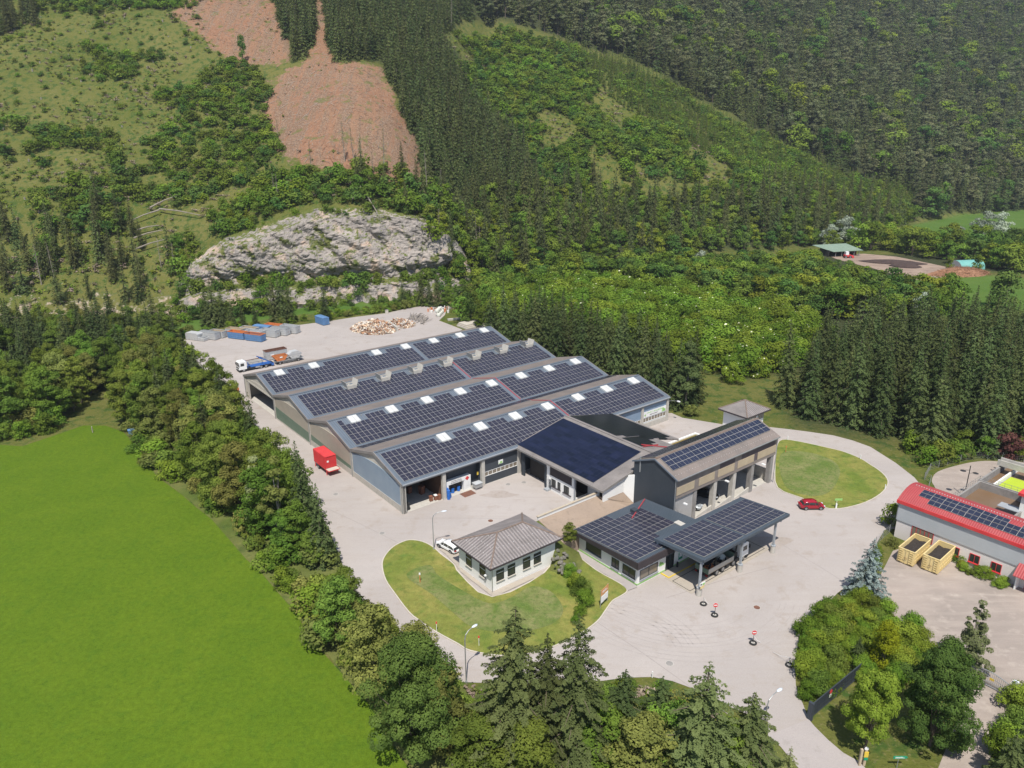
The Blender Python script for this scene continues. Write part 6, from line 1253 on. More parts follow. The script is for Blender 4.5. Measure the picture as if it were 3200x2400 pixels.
# wire fences
def fence(label, pts, h=1.6, site=False, step=2.5, group=None, dens=.35):
    P = [Vector((*G(*p), 0)) for p in pts]; t = Thing('wire_fence', label, 'fence', P[0].x, P[0].y, 0, 0, group, site=False); o0 = P[0]
    for a, b in zip(P[:-1], P[1:]):
        n = max(1, int((b-a).length/step))
        for i in range(n+(b == P[-1])):
            p = a+(b-a)*i/n-o0; q = MB(); q.box(p.x-.035, p.y-.035, 0, p.x+.035, p.y+.035, h); q.build('post', MT['galv'], t)
    q = MB()
    for a, b in zip(P[:-1], P[1:]):
        a2, b2 = a-o0, b-o0
        for k in range(5): z = .1+(h-.15)*k/4; q.tube([(a2.x, a2.y, z), (b2.x, b2.y, z)], .012, 3)
        n = int((b2-a2).length/dens)
        for i in range(n): p = a2+(b2-a2)*i/n; q.tube([(p.x, p.y, .1), (p.x, p.y, h-.05)], .008, 3)
    q.build('mesh', MT['galv'], t)
fence('wire mesh fence leaning along the grass by the blue spruce', [(2735, 1704), (2778, 1666), (2800, 1642)])
fence('thin mesh fence between ring road and tank yard', [(2888, 1500), (2905, 1470), (2960, 1452), (3040, 1436), (3130, 1436), (3198, 1446)])
fence('short wire fence in front of the tank yard grass', [(2896, 1550), (2906, 1510), (2890, 1498)])
t = Thing('field_post', 'weathered wooden post standing at the far field corner', 'post', *G(290, 1352), 0, 0, site=False); q = MB(); q.cyl(0, 0, 0, 1.5, .12, 8); q.build('post', MT['dwood'], t)

# ------------------------------------------------------------------ farm buildings across the valley
sx_, sy_ = G(2614, 802)
fs = Thing('open_barn', 'open-fronted barn with pale green metal roof at the compost yard', 'barn', sx_, sy_, 0, 14, site=False); fs.o.scale = (.66, .66, .8)
q = MB(); slab_quad(q, [(-5, -2.5, 3.6), (21, -2.5, 3.6), (17, 13, 6.2), (-13, 13, 6.2)], .25); q.build('roof', MT['bgreen'], fs)
q = MB(); q.box(-7, 11, 0, 18, 11.3, 5.5); q.box(-7, 0, 0, -6.7, 11, 4.2); q.build('wall', MT['dark'], fs); q = MB(); q.box(17, 0, 0, 17.3, 11, 4.2); q.build('side_wall', MT['brush'], fs)
for x in (-2, 3.2, 9.0, 14.2, 18.5): q = MB(); q.box(x-.2, -1.5, 0, x+.2, -1.1, 3.6); q.build('post', MT['galv'], fs)
q = MB(); q.box(5.8, -.6, 0, 8.8, -.4, 3.3); q.build('door', MT['bgreen'], fs)
x, y = G(2647, 806); t = Thing('loader', 'small red wheel loader with white cab parked before the barn', 'loader', x, y, 0, 0, site=False)
q = MB(); q.box(-1.6, -1, .6, 1.6, 1, 1.6); q.build('body', MT['red'], t); q = MB(); q.box(-1.2, -.9, 1.6, .3, .9, 3.2); q.build('cab', MT['whites'], t); q = MB(); q.prism([(1.8, .2), (3, .2), (2.9, 1.2), (1.9, .9)], -1.2, 1.2, 'y'); q.build('bucket', MT['red'], t)
for s in (-1, 1):
    for a in (-1.1, 1.1): wheel(t, a, s*1.05, .65, .45, s)
x, y = G(3020, 838); gh = Thing('tunnel_tent', 'teal tarpaulin tunnel shed beside the brushwood heap', 'tunnel shed', x, y, 0, 8, site=False); gh.o.scale = (.66, .66, .75)
q = MB(); q.smooth = True; n = 10; arc_ = [(-5+5*(1-math.cos(math.pi*i/n)), 5.0*math.sin(math.pi*i/n)**.8) for i in range(n+1)]
q.add([(xx, a*1.3, b) for xx in (-9, 9) for a, b in arc_], [(i, i+1, n+2+i, n+1+i) for i in range(n)]); q.build('tarpaulin', MT['teal'], gh, recalc=False)
for xx in (-9, 9): q = MB(); q.add([(xx, a*1.3, b) for a, b in arc_], [tuple(range(n+1))]); q.build('end_wall', MT['clad'], gh, recalc=False)
for k, (u, v, a, b, h, lb) in enumerate(((2790, 822, 15, 5, 1.6, 'long dark brown compost windrow in front of the barn'), (2830, 834, 7, 4, 1.8, 'dark rounded compost heap at the end of the windrow'))):
    x, y = G(u, v); t = Thing('compost_heap', lb, 'heap', x, y, 0, -20, 'compost heaps', site=False); t.o['kind'] = 'stuff'
    q = MB(); q.smooth = True; loft(q, [[(a*f*math.cos(w)*(1+.12*math.sin(3*w)), b*f*math.sin(w), h*(1-f*f)) for w in [2*math.pi*i/20 for i in range(20)]] for f in (1, .8, .55, .3, .05)]); q.build('mound', MT['compost'], t)
def brush_pile(label, x, y, rx, ry, h, n, site=False):
    t = Thing('brushwood_heap', label, 'heap', x, y, 0, 10, None, site=site); t.o['kind'] = 'stuff'; q = MB()
    q.smooth = False; loft(q, [[(rx*f*math.cos(w)*(1+.2*math.sin(3*w)), ry*f*math.sin(w), h*.8*(1-f*f)) for w in [2*math.pi*i/18 for i in range(18)]] for f in (1, .8, .55, .3, .05)])
    for i in range(n):
        f = math.sqrt(random.random()); a = random.uniform(0, 6.3); p = Vector((rx*f*math.cos(a), ry*f*math.sin(a), h*.8*(1-f*f))); d = Vector((random.gauss(0, 1), random.gauss(0, 1), random.gauss(0, .4)))
        q.tube([p-d*.8, p+d*.8], .06, 3)
    q.build('branches', MT['brush'], t)
brush_pile('large rust coloured brushwood heap in front of the teal tunnel shed', *G(3000, 858), 15, 6, 4, 500)

# ================================================================== vegetation
def leafmat(name, cd_, cl, tr=.25, hv=.045):
    m = bpy.data.materials.new(name); m.use_nodes = True; nt = m.node_tree; nt.nodes.clear()
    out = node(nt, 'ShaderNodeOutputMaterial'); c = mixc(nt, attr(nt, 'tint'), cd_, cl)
    oi = node(nt, 'ShaderNodeObjectInfo'); h = node(nt, 'ShaderNodeHueSaturation'); nt.links.new(c, h.inputs['Color'])
    v = mth(nt, 'MULTIPLY_ADD', oi.outputs['Random'], .75); v.node.inputs[2].default_value = .90; nt.links.new(v, h.inputs['Value'])
    wn_ = node(nt, 'ShaderNodeTexWhiteNoise', noise_dimensions='1D'); nt.links.new(oi.outputs['Random'], wn_.inputs['W'])
    hh = mth(nt, 'MULTIPLY_ADD', wn_.outputs['Value'], hv); hh.node.inputs[2].default_value = .5-hv/2; nt.links.new(hh, h.inputs['Hue'])
    d = node(nt, 'ShaderNodeBsdfDiffuse'); t = node(nt, 'ShaderNodeBsdfTranslucent'); nt.links.new(h.outputs[0], d.inputs[0]); nt.links.new(h.outputs[0], t.inputs[0])
    ms = node(nt, 'ShaderNodeMixShader'); ms.inputs[0].default_value = tr; nt.links.new(d.outputs[0], ms.inputs[1]); nt.links.new(t.outputs[0], ms.inputs[2]); nt.links.new(ms.outputs[0], out.inputs[0]); return m
LM = {'spruce': leafmat('spruce needles', (.040, .062, .022), (.115, .140, .050), .3), 'spruce2': leafmat('olive spruce needles', (.062, .078, .028), (.155, .172, .066), .35),
      'sprucef': leafmat('forest spruce needles', (.042, .066, .024), (.150, .178, .062), .35),
      'pine': leafmat('pine needles', (.070, .088, .040), (.165, .175, .085), .35), 'blue': leafmat('blue spruce needles', (.085, .12, .11), (.30, .36, .34), .15, .01),
      'larch': leafmat('larch needles', (.085, .115, .04), (.20, .23, .085), .3), 'broad': leafmat('broad leaves', (.055, .098, .016), (.150, .215, .034), .35),
      'broadd': leafmat('dark broad leaves', (.036, .075, .018), (.100, .160, .036), .3), 'broady': leafmat('yellow green leaves', (.085, .125, .014), (.200, .250, .034), .35),
      'bright': leafmat('bright shrub leaves', (.065, .120, .014), (.165, .235, .030), .35), 'bush': leafmat('bush leaves', (.062, .100, .018), (.160, .210, .038), .35),
      'olive': leafmat('olive leaves', (.085, .100, .026), (.190, .200, .052), .3), 'willow': leafmat('silver willow leaves', (.15, .185, .13), (.33, .37, .28), .2, .01),
      'thuja': leafmat('golden thuja', (.08, .10, .006), (.20, .22, .014), .1, .01), 'copper': leafmat('copper leaves', (.045, .018, .018), (.11, .05, .04), .2, .02),
      'flower': leafmat('elder blossom', (.35, .36, .22), (.60, .60, .42), .2, .01), 'birch': leafmat('birch leaves', (.10, .125, .05), (.24, .26, .12), .3, .03),
      'dead': leafmat('dead twigs', (.12, .09, .065), (.25, .20, .155), .1, .02)}
def cards(name, P, N, S, T, mats, mi=None, asp=.6, jit=.30):
    """many small leaf quads: positions, facing, size, tint"""
    n = len(P); rg = np.random.default_rng(n+len(name)); N = N+rg.normal(0, jit, (n, 3)); N /= np.linalg.norm(N, axis=1)[:, None]+1e-9
    A = rg.normal(0, 1, (n, 3)); U = np.cross(N, A); U /= np.linalg.norm(U, axis=1)[:, None]+1e-9; V = np.cross(N, U)
    a = (S*.5)[:, None]; b = (S*.5*asp)[:, None]
    co = np.stack([P-U*a, P-V*b*.9+U*a*.1, P+U*a, P+V*b*.9+U*a*.1], 1).reshape(-1, 3)
    me = bpy.data.meshes.new(name); me.vertices.add(4*n); me.vertices.foreach_set('co', co.ravel()); me.loops.add(4*n); me.loops.foreach_set('vertex_index', np.arange(4*n, dtype=np.int32))
    me.polygons.add(n); me.polygons.foreach_set('loop_start', np.arange(0, 4*n, 4, dtype=np.int32))
    for m in mats: me.materials.append(m)
    if mi is not None: me.polygons.foreach_set('material_index', mi.astype(np.int32))
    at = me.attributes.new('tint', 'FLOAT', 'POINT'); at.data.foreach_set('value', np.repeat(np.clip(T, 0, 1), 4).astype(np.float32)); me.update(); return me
def tube_mesh(name, tubes, mat):
    q = MB(); q.smooth = True
    for pts, r0, r1, n in tubes: q.tube(pts, r0, n, 0, r1)
    me = bpy.data.meshes.new(name); me.from_pydata(q.v, [], q.f); me.materials.append(mat); me.update(); return me
def conifer(name, H, Rm, n, leaf, mat, seed, base=.06, droop=.35, sparse=0, layers=None, pw=.85, bark='bark', irregular=.25):
    rg = np.random.default_rng(seed); P = []; Nn = []; S = []; T = []; nl = layers or int(H*1.6); tubes = [([(0, 0, 0), (rg.normal(0, .05), rg.normal(0, .05), H*.5), (0, 0, H*.98)], H*.016, .03, 6)]
    br = []
    for i in range(nl):
        f = i/(nl-1); z = H*(base+(1-base)*f**.92); rr = Rm*(1-f)**pw*(.9+.1*math.sin(i*2.1))+.12; nb = max(4, int(9*(1-f)+4))
        if sparse and rg.random() < sparse*.5: continue
        a0 = rg.uniform(0, 6.3); tb = rg.random()
        for j in range(nb):
            if rg.random() < sparse: continue
            br.append((z+rg.normal(0, .12), a0+2*math.pi*j/nb+rg.normal(0, .15), rr*rg.uniform(1-irregular*1.3, 1+irregular*.6), .6*tb+.4*rg.random()))
    w = np.array([b[2]**1.4 for b in br]); w /= w.sum()
    for (z, a, r, tt), wi in zip(br, w):
        k = max(3, int(n*wi)); s = rg.random(k)**.7; c, q = math.cos(a), math.sin(a)
        wid = r*.22*(1.15-s)+leaf*.3; lat = rg.uniform(-1, 1, k)*wid; z_ = z-r*droop*s**1.3+r*.10*np.maximum(s-.7, 0)-np.abs(lat)*.35-rg.random(k)*leaf*.7
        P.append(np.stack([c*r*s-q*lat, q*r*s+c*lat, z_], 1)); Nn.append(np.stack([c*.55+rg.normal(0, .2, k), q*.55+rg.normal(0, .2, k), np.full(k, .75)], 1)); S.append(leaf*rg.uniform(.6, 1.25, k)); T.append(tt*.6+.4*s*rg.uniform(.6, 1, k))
        if r > Rm*.5 and rg.random() < .3: tubes.append(([(0, 0, z), (c*r*.5, q*r*.5, z-r*droop*.4), (c*r*.9, q*r*.9, z-r*droop*.85)], .05, .015, 3))
    P = np.concatenate(P); k = 12; P = np.concatenate([P, np.stack([rg.normal(0, .05, k), rg.normal(0, .05, k), H*rg.uniform(.95, 1.01, k)], 1)]); Nn = np.concatenate(Nn+[np.tile([0, 0, 1.], (k, 1))]); S = np.concatenate(S+[np.full(k, leaf*.5)]); T = np.concatenate(T+[np.full(k, .6)])
    return cards(name, P, Nn, S, T, [LM[mat]], asp=.5), tube_mesh(name+' trunk', tubes, MT[bark]), H
def broadleaf(name, H, Rm, n, leaf, mat, seed, base=.22, ncl=26, clr=.34, bark='bark', shape='round', mat2=None, f2=.0, trunkr=.018, gaps=.2):
    rg = np.random.default_rng(seed); C = []; Hc = H*(1-base)
    for i in range(ncl):
        u = rg.random(); f = rg.uniform(.05, 1)
        prof = {'round': math.sin(math.pi*min(.97, .12+.85*f))**.65, 'cone': (1-f)**.7*.95+.12, 'column': .9*(1-f**6)+.08, 'flat': math.sin(math.pi*min(.96, .25+.72*f))**.4}[shape]
        a = rg.uniform(0, 6.3); r = Rm*prof*rg.uniform(.35, .85); cr = Rm*clr*rg.uniform(.6, 1.25)*(1 if shape != 'cone' else (1-.5*f))
        C.append((r*math.cos(a), r*math.sin(a), H*base+Hc*f*.90, cr, rg.random()))
    C.append((0, 0, H-Rm*clr*.7, Rm*clr*.8, .6)); C.append((0, 0, H*base+Hc*.45, Rm*.5, .3))
    w = np.array([c[3]**2 for c in C]); w /= w.sum(); P = []; Nn = []; S = []; T = []
    for (x, y, z, cr, tt), wi in zip(C, w):
        k = max(4, int(n*wi)); d = rg.normal(0, 1, (k, 3)); d[:, 2] = np.abs(d[:, 2])*.95-.28; d /= np.linalg.norm(d, axis=1)[:, None]
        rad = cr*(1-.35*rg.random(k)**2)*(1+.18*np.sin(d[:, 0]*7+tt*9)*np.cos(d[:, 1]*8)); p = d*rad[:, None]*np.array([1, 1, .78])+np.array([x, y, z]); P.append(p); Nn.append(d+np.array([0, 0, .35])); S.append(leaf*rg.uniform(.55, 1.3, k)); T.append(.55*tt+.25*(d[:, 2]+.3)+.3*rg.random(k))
    P = np.concatenate(P); Nn = np.concatenate(Nn); S = np.concatenate(S); T = np.concatenate(T); mi = None; ms = [LM[mat]]
    if mat2: ms.append(LM[mat2]); mi = ((rg.random(len(P)) < f2) & (Nn[:, 2] > .5)).astype(int); S = np.where(mi > 0, S*1.1, S)
    tubes = [([(0, 0, 0), (rg.normal(0, .15), rg.normal(0, .15), H*base*.9), (rg.normal(0, .3), rg.normal(0, .3), H*.8)], max(.06, H*trunkr), .04, 6)]
    for (x, y, z, cr, tt) in C[:9]: tubes.append(([(0, 0, max(.2, H*base*.7)), (x*.4, y*.4, (z+H*base*.5)*.6), (x*.95, y*.95, z)], max(.04, H*trunkr*.45), .02, 4))
    return cards(name, P, Nn, S, T, ms, mi, asp=.75), tube_mesh(name+' trunk', tubes, MT[bark]), H
def snag(name, H, seed, leafy=0.0):
    rg = np.random.default_rng(seed); tubes = [([(0, 0, 0), (.1, .05, H*.5), (.25, .1, H)], H*.014, .03, 5)]
    for i in range(int(H*2.2)):
        z = H*rg.uniform(.25, .97); a = rg.uniform(0, 6.3); r = (1-z/H)*2.2+.5; tubes.append(([(0, 0, z), (r*math.cos(a), r*math.sin(a), z-r*.45)], .04, .012, 3))
    k = 120 if not leafy else 500; z = H*rg.uniform(.35, 1, k); a = rg.uniform(0, 6.3, k); r = ((1-z/H)*2.0+.3)*rg.random(k)
    return cards(name, np.stack([r*np.cos(a), r*np.sin(a), z-r*.4], 1), np.tile([0, 0, 1.], (k, 1)), np.full(k, .4), rg.random(k), [LM['dead' if not leafy else 'spruce2']], asp=.3), tube_mesh(name+' trunk', tubes, MT['barkl']), H

LIB = {}
def lib(key, lst): LIB[key] = lst
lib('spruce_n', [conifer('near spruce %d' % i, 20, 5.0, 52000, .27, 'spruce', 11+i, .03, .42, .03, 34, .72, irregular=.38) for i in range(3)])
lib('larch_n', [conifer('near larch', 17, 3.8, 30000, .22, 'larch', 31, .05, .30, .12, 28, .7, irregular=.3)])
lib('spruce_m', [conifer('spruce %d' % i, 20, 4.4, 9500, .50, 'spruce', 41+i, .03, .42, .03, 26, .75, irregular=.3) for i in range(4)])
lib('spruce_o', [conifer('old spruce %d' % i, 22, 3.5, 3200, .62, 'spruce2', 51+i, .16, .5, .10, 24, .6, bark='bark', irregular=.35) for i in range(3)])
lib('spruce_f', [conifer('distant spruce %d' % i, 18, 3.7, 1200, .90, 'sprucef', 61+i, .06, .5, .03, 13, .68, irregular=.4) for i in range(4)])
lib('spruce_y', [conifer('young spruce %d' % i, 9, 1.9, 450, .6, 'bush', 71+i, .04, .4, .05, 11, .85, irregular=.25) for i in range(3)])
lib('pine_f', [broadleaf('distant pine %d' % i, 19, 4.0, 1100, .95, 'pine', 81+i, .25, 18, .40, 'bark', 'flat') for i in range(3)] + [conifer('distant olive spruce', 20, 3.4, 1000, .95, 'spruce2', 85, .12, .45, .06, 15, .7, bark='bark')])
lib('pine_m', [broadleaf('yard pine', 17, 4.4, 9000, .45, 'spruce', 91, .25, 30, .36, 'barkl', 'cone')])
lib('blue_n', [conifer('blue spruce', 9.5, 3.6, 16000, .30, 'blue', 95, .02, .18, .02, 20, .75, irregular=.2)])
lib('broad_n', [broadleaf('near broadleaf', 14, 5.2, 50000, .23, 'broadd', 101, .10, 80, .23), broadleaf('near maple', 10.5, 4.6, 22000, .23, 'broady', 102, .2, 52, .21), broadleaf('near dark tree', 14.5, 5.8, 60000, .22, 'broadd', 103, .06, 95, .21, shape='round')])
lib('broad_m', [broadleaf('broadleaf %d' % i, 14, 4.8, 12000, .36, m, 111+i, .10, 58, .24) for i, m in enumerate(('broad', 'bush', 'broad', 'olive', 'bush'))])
lib('birch_n', [broadleaf('birch', 11, 2.9, 9000, .24, 'birch', 121, .08, 70, .19, 'barkl', 'cone')])
lib('birch_m', [broadleaf('tall birch', 16, 3.6, 4200, .42, 'birch', 122, .2, 26, .32, 'barkl', 'cone'), broadleaf('tall pale birch', 15, 3.4, 3600, .42, 'olive', 123, .22, 22, .32, 'barkl', 'cone')])
lib('broad_f', [broadleaf('distant broadleaf %d' % i, 10, 4.2, 1100, .80, m, 131+i, .05, 18, .40) for i, m in enumerate(('bush', 'broad', 'broadd', 'broady', 'broad'))])
lib('elder', [broadleaf('flowering elder %d' % i, 6.5, 4.2, 2400, .55, 'bright', 141+i, .02, 16, .42, mat2='flower', f2=.012, shape='flat') for i in range(3)])
lib('willow', [broadleaf('silver willow', 12, 5.2, 2200, .70, 'willow', 151, .08, 24, .36)])
lib('bush_n', [broadleaf('garden bush %d' % i, 3.8, 2.5, 5500, .22, m, 161+i, .02, 22, .38) for i, m in enumerate(('bright', 'broady', 'bush', 'bright'))])
lib('bush_m', [broadleaf('bush %d' % i, 4, 2.6, 1300, .42, m, 171+i, .02, 18, .40) for i, m in enumerate(('bush', 'bright', 'broad', 'olive'))])
lib('bush_f', [broadleaf('hill bush %d' % i, 3.6, 2.7, 420, .62, m, 181+i, .0, 11, .44) for i, m in enumerate(('broad', 'bush', 'bright', 'broadd'))])
lib('tuft', [broadleaf('scrub tuft %d' % i, 1.6, 1.5, 42, .62, m, 211+i, .0, 4, .5) for i, m in enumerate(('olive', 'broady', 'bush', 'dead'))])
lib('thuja', [broadleaf('golden thuja', 6.8, 1.25, 9000, .16, 'thuja', 191, .01, 40, .55, shape='column')])
lib('copper', [broadleaf('copper bush', 4.5, 2.6, 1800, .40, 'copper', 195, .02, 18, .38)])
lib('snag', [snag('bare snag %d' % i, 17, 201+i) for i in range(2)]); lib('thin', [snag('thin spruce', 16, 205, 1)])
for k_, lst in LIB.items():
    for me, tr, H in lst: me['H'] = H
COUNT = {}
PROTO = {}
def tree(kind, x, y, h, label, cat, name, z=None, group=None, var=None, rot=None, wide=1.0, parts=True):
    lst = LIB[kind]; i = random.randrange(len(lst)) if var is None else var; me, tr, H = lst[i]; s = h/H
    if z is None: z = hz(x, y)
    key = (kind, i, parts)
    cr = bpy.data.objects.new('crown' if parts else name, me); COL.objects.link(cr); PROTO.setdefault((kind, i), [None, None])
    if parts:
        o = bpy.data.objects.new(name, None); COL.objects.link(o); o.empty_display_size = .5
        tk_ = bpy.data.objects.new('trunk', tr); COL.objects.link(tk_); tk_.parent = o; cr.parent = o
        if PROTO[(kind, i)][0] is None: PROTO[(kind, i)] = [cr, tk_]
    else: o = cr; 
    o.location = (x, y, z-.08); o.rotation_euler = (random.gauss(0, .02), random.gauss(0, .02), random.uniform(0, 6.28) if rot is None else rot); o.scale = (s*wide, s*wide, s)
    tag(o, label, cat, group); COUNT[name] = COUNT.get(name, 0)+1; return o
def tpx(kind, u, v, label, cat, name, h=None, top=None, **k):
    x, y = G(u, v); return tree(kind, x, y, h if h else hgt(u, v, top), label, cat, name, z=.0, **k)
def scatter(P, sp, seed=0, jit=.42):
    rg = np.random.default_rng(seed); x0, y0 = P.min(0); x1, y1 = P.max(0); gx = np.arange(x0, x1+sp, sp); gy = np.arange(y0, y1+sp, sp*.87)
    A, B = np.meshgrid(gx, gy); A = A+(np.arange(len(gy))[:, None] % 2)*sp*.5; A = A+rg.uniform(-jit, jit, A.shape)*sp; B = B+rg.uniform(-jit, jit, B.shape)*sp
    A, B = A.ravel(), B.ravel(); m = inpoly(A, B, P); return np.stack([A[m], B[m]], 1)
def inframe(x, y, z, h, mg=60):
    o = []
    for zz in (z, z+h):
        d = Vector((x, y, zz-HC)); f = d.dot(FW)
        if f < 5: return False
        o.append((1600+FPX*d.dot(RT)/f, 1200-FPX*d.dot(UPV)/f))
    return -mg < o[0][0] < 3200+mg and o[1][1] < 2400+mg and o[0][1] > -mg
POOL = {}      # name -> list of candidates, the 300 nearest become trees of their own
def pool(name, kind, pts, hr, label, cat, group, wide=(.85, 1.15), keep=None, parts=True):
    if len(pts) == 0: return
    Z = hill(pts[:, 0], pts[:, 1])
    for (x, y), z in zip(pts, Z):
        if keep and not keep(x, y): continue
        kd = random.choice(kind) if isinstance(kind, (list, tuple)) else kind; h = random.uniform(*hr)
        if not inframe(x, y, z, h, 200): continue
        d = math.sqrt(x*x+y*y+(z-HC)**2); POOL.setdefault(name, []).append((d/h, kd, x, y, z, h, label, cat, group, random.uniform(*wide), parts))
def hp(pts): return hpoly(pts)

# ---- nearest trees along the lower edge
g_low = 'spruces along the lower road edge'
tpx('spruce_n', 1598, 2395, 'tallest spruce at the lower edge, left of the trio', 'spruce tree', 'spruce_tree', top=1905, group=g_low, var=0, wide=1.4)
tpx('spruce_n', 1705, 2390, 'middle dark spruce of the trio, brown tipped', 'spruce tree', 'spruce_tree', top=1962, group=g_low, var=1, wide=1.15)
tpx('spruce_n', 1792, 2400, 'right spruce of the tall trio at the lower edge', 'spruce tree', 'spruce_tree', top=1930, group=g_low, var=2, wide=1.3)
tpx('spruce_n', 1932, 2365, 'shorter spruce right of the trio below the road edge', 'spruce tree', 'spruce_tree', top=2092, group=g_low, var=1, wide=1.6)
tpx('spruce_n', 2048, 2350, 'short bushy spruce behind the white marker post', 'spruce tree', 'spruce_tree', top=2112, group=g_low, var=2, wide=1.6)
tpx('larch_n', 2170, 2500, 'large pale green larch at the lower edge', 'larch tree', 'larch_tree', top=2060, wide=1.7)
tpx('spruce_n', 2330, 2470, 'pointed spruce left of the entrance lamp at the lower right', 'spruce tree', 'spruce_tree', top=2158, group=g_low, var=0, wide=1.6)
tpx('larch_n', 2440, 2560, 'pale larch cut by the bottom edge near the entrance road', 'larch tree', 'larch_tree', top=2330, wide=1.2)
tpx('broad_n', 1300, 2350, 'big dark round broadleaf tree at the tip of the field', 'broadleaf tree', 'broadleaf_tree', top=1975, var=0)
tpx('broad_m', 1405, 2370, 'slender light broadleaf with bare twigs beside the big dark tree', 'broadleaf tree', 'broadleaf_tree', top=2085, var=3, wide=.7)
tpx('broad_m', 1500, 2440, 'low broadleaf clump at the bottom between the dark tree and spruces', 'broadleaf tree', 'broadleaf_tree', top=2240, var=1, wide=1.3)
tpx('broad_m', 1180, 2170, 'yellowish broadleaf leaning over the field margin', 'broadleaf tree', 'broadleaf_tree', top=1890, var=3)
tpx('broad_m', 1070, 2020, 'mid green broadleaf left of the yellowish one', 'broadleaf tree', 'broadleaf_tree', top=1800, var=4)
for u, v, tp, kd, vr, lb in ((1400, 2250, 2090, 'broad_m', 4, 'light green sapling clump right of the big dark tree'), (1880, 2420, 2200, 'broad_m', 0, 'bright green leafy clump between the trio and the short spruces'), (2110, 2420, 2190, 'broad_m', 2, 'leafy clump left of the large larch'), (2260, 2460, 2240, 'broad_m', 4, 'leafy clump right of the large larch'), (2000, 2480, 2230, 'broad_m', 3, 'olive leafy clump cut by the lower edge'), (1660, 2480, 2250, 'broad_m', 1, 'dark leafy clump under the tall trio'), (1550, 2300, 2160, 'broad_m', 4, 'small leafy tree between lamp and tall trio')):
    tpx(kd, u, v, lb, 'broadleaf tree', 'broadleaf_tree', top=tp, var=vr, wide=1.25)
# ---- right island hedge, its trees
tpx('broad_n', 2905, 2330, 'huge dark green tree between the hedge and the east lane', 'broadleaf tree', 'broadleaf_tree', top=1995, var=2, wide=.82)
tpx('broad_n', 2700, 2340, 'bright yellow-green maple in front of the dark gate', 'maple tree', 'maple_tree', top=2095, var=1, wide=.8)
tpx('thuja', 2752, 2105, 'golden columnar thuja rising from the hedge', 'thuja', 'thuja_tree', top=1935, rot=0)
tpx('blue_n', 2698, 1868, 'silvery blue spruce between the road and the east yard', 'blue spruce', 'blue_spruce', top=1682)
tpx('birch_n', 3018, 2105, 'slim pale birch by the arched gate', 'birch tree', 'birch_tree', top=1868)
tpx('spruce_n', 2672, 2090, 'small grey-blue spruce in the middle of the hedge', 'spruce tree', 'spruce_tree', top=1985, var=1, wide=1.2)
tpx('spruce_n', 3190, 2520, 'light green spruce at the lower right corner', 'spruce tree', 'spruce_tree', top=2210, var=2, wide=1.4)
tpx('spruce_n', 3120, 2560, 'spruce cut by the bottom edge near the lane', 'spruce tree', 'spruce_tree', top=2300, var=0, wide=1.3)
tpx('bush_m', 2785, 1645, 'round bush at the corner of the red roofed building', 'bush', 'bush', h=4.2, var=1, wide=.75)
tree('broad_m', *W(13.9, -28.0), 3.6, 'round bright bush between small house and office', 'bush', 'bush', z=2.4, var=4, wide=1.15)
for u, v, h_, vr, lb in ((1782, 1800, 2.2, 0, 'small round bright shrub at the top of the bank row'), (1800, 1838, 2.6, 0, 'second shrub down the bank row near the office'), (1818, 1862, 2.9, 2, 'largest grey-green shrub in the middle of the bank row'), (1826, 1892, 2.6, 3, 'dark shrub below the largest one in the bank row'), (1812, 1925, 1.9, 3, 'lower shrub of the bank row by the board'), (1800, 1950, 1.4, 3, 'lowest tiny shrub of the bank row')):
    tpx('bush_n', u, v, lb, 'bush', 'bush', h=h_, var=vr, wide=.85)
# ---- hedge island on the right
HP = gpoly([(2622, 1872), (2584, 1908), (2535, 1948), (2512, 1995), (2500, 2072), (2502, 2140), (2520, 2190), (2580, 2180), (2660, 2150), (2740, 2140), (2800, 2160), (2900, 2150), (2990, 2120), (3000, 2080), (2930, 2030), (2830, 1965), (2740, 1900), (2680, 1880)])
pool('hedge_bush', ['bush_n'], scatter(HP, 1.9, 5), (1.7, 3.3), 'green shrub in the dense mixed hedge mound beside the open road', 'bush', 'shrubs of the hedge mound', wide=(.8, 1.1))
pool('hedge_bush', ['bush_n'], scatter(gpoly([(3120, 2330), (3150, 2240), (3175, 2190), (3260, 2190), (3300, 2400), (3200, 2480), (3100, 2450)]), 2.4, 6), (2.5, 4.5), 'green shrub lining the lane at the right edge', 'bush', 'shrubs at the right edge', wide=(.8, 1.1))
pool('hedge_bush', ['bush_n'], scatter(gpoly([(2945, 1735), (2965, 1755), (3010, 1790), (3060, 1812), (3120, 1835), (3140, 1830), (3130, 1805), (3040, 1760), (2980, 1725)]), 1.6, 7), (1.0, 1.8), 'low yellowish shrub in the bed under the windows of the red roofed building', 'bush', 'bed under the windows', wide=(1.1, 1.4))
pool('hedge_bush', ['bush_m'], scatter(gpoly([(2720, 1760), (2742, 1712), (2770, 1690), (2790, 1700), (2750, 1790), (2725, 1830)]), 2.2, 8), (1.0, 1.8), 'low shrub on the grass strip beside the blue spruce', 'bush', 'shrubs on the grass strip')
# ---- shrubs and young trees below the lower road
pool('hedge_bush', ['bush_m'], scatter(gpoly([(1440, 2165), (1600, 2165), (1870, 2155), (2000, 2145), (2100, 2160), (2250, 2235), (2370, 2305), (2450, 2390), (2380, 2480), (1450, 2480)]), 2.1, 9), (1.0, 2.4), 'low wild shrub on the bank below the lower road', 'bush', 'shrubs on the lower bank')
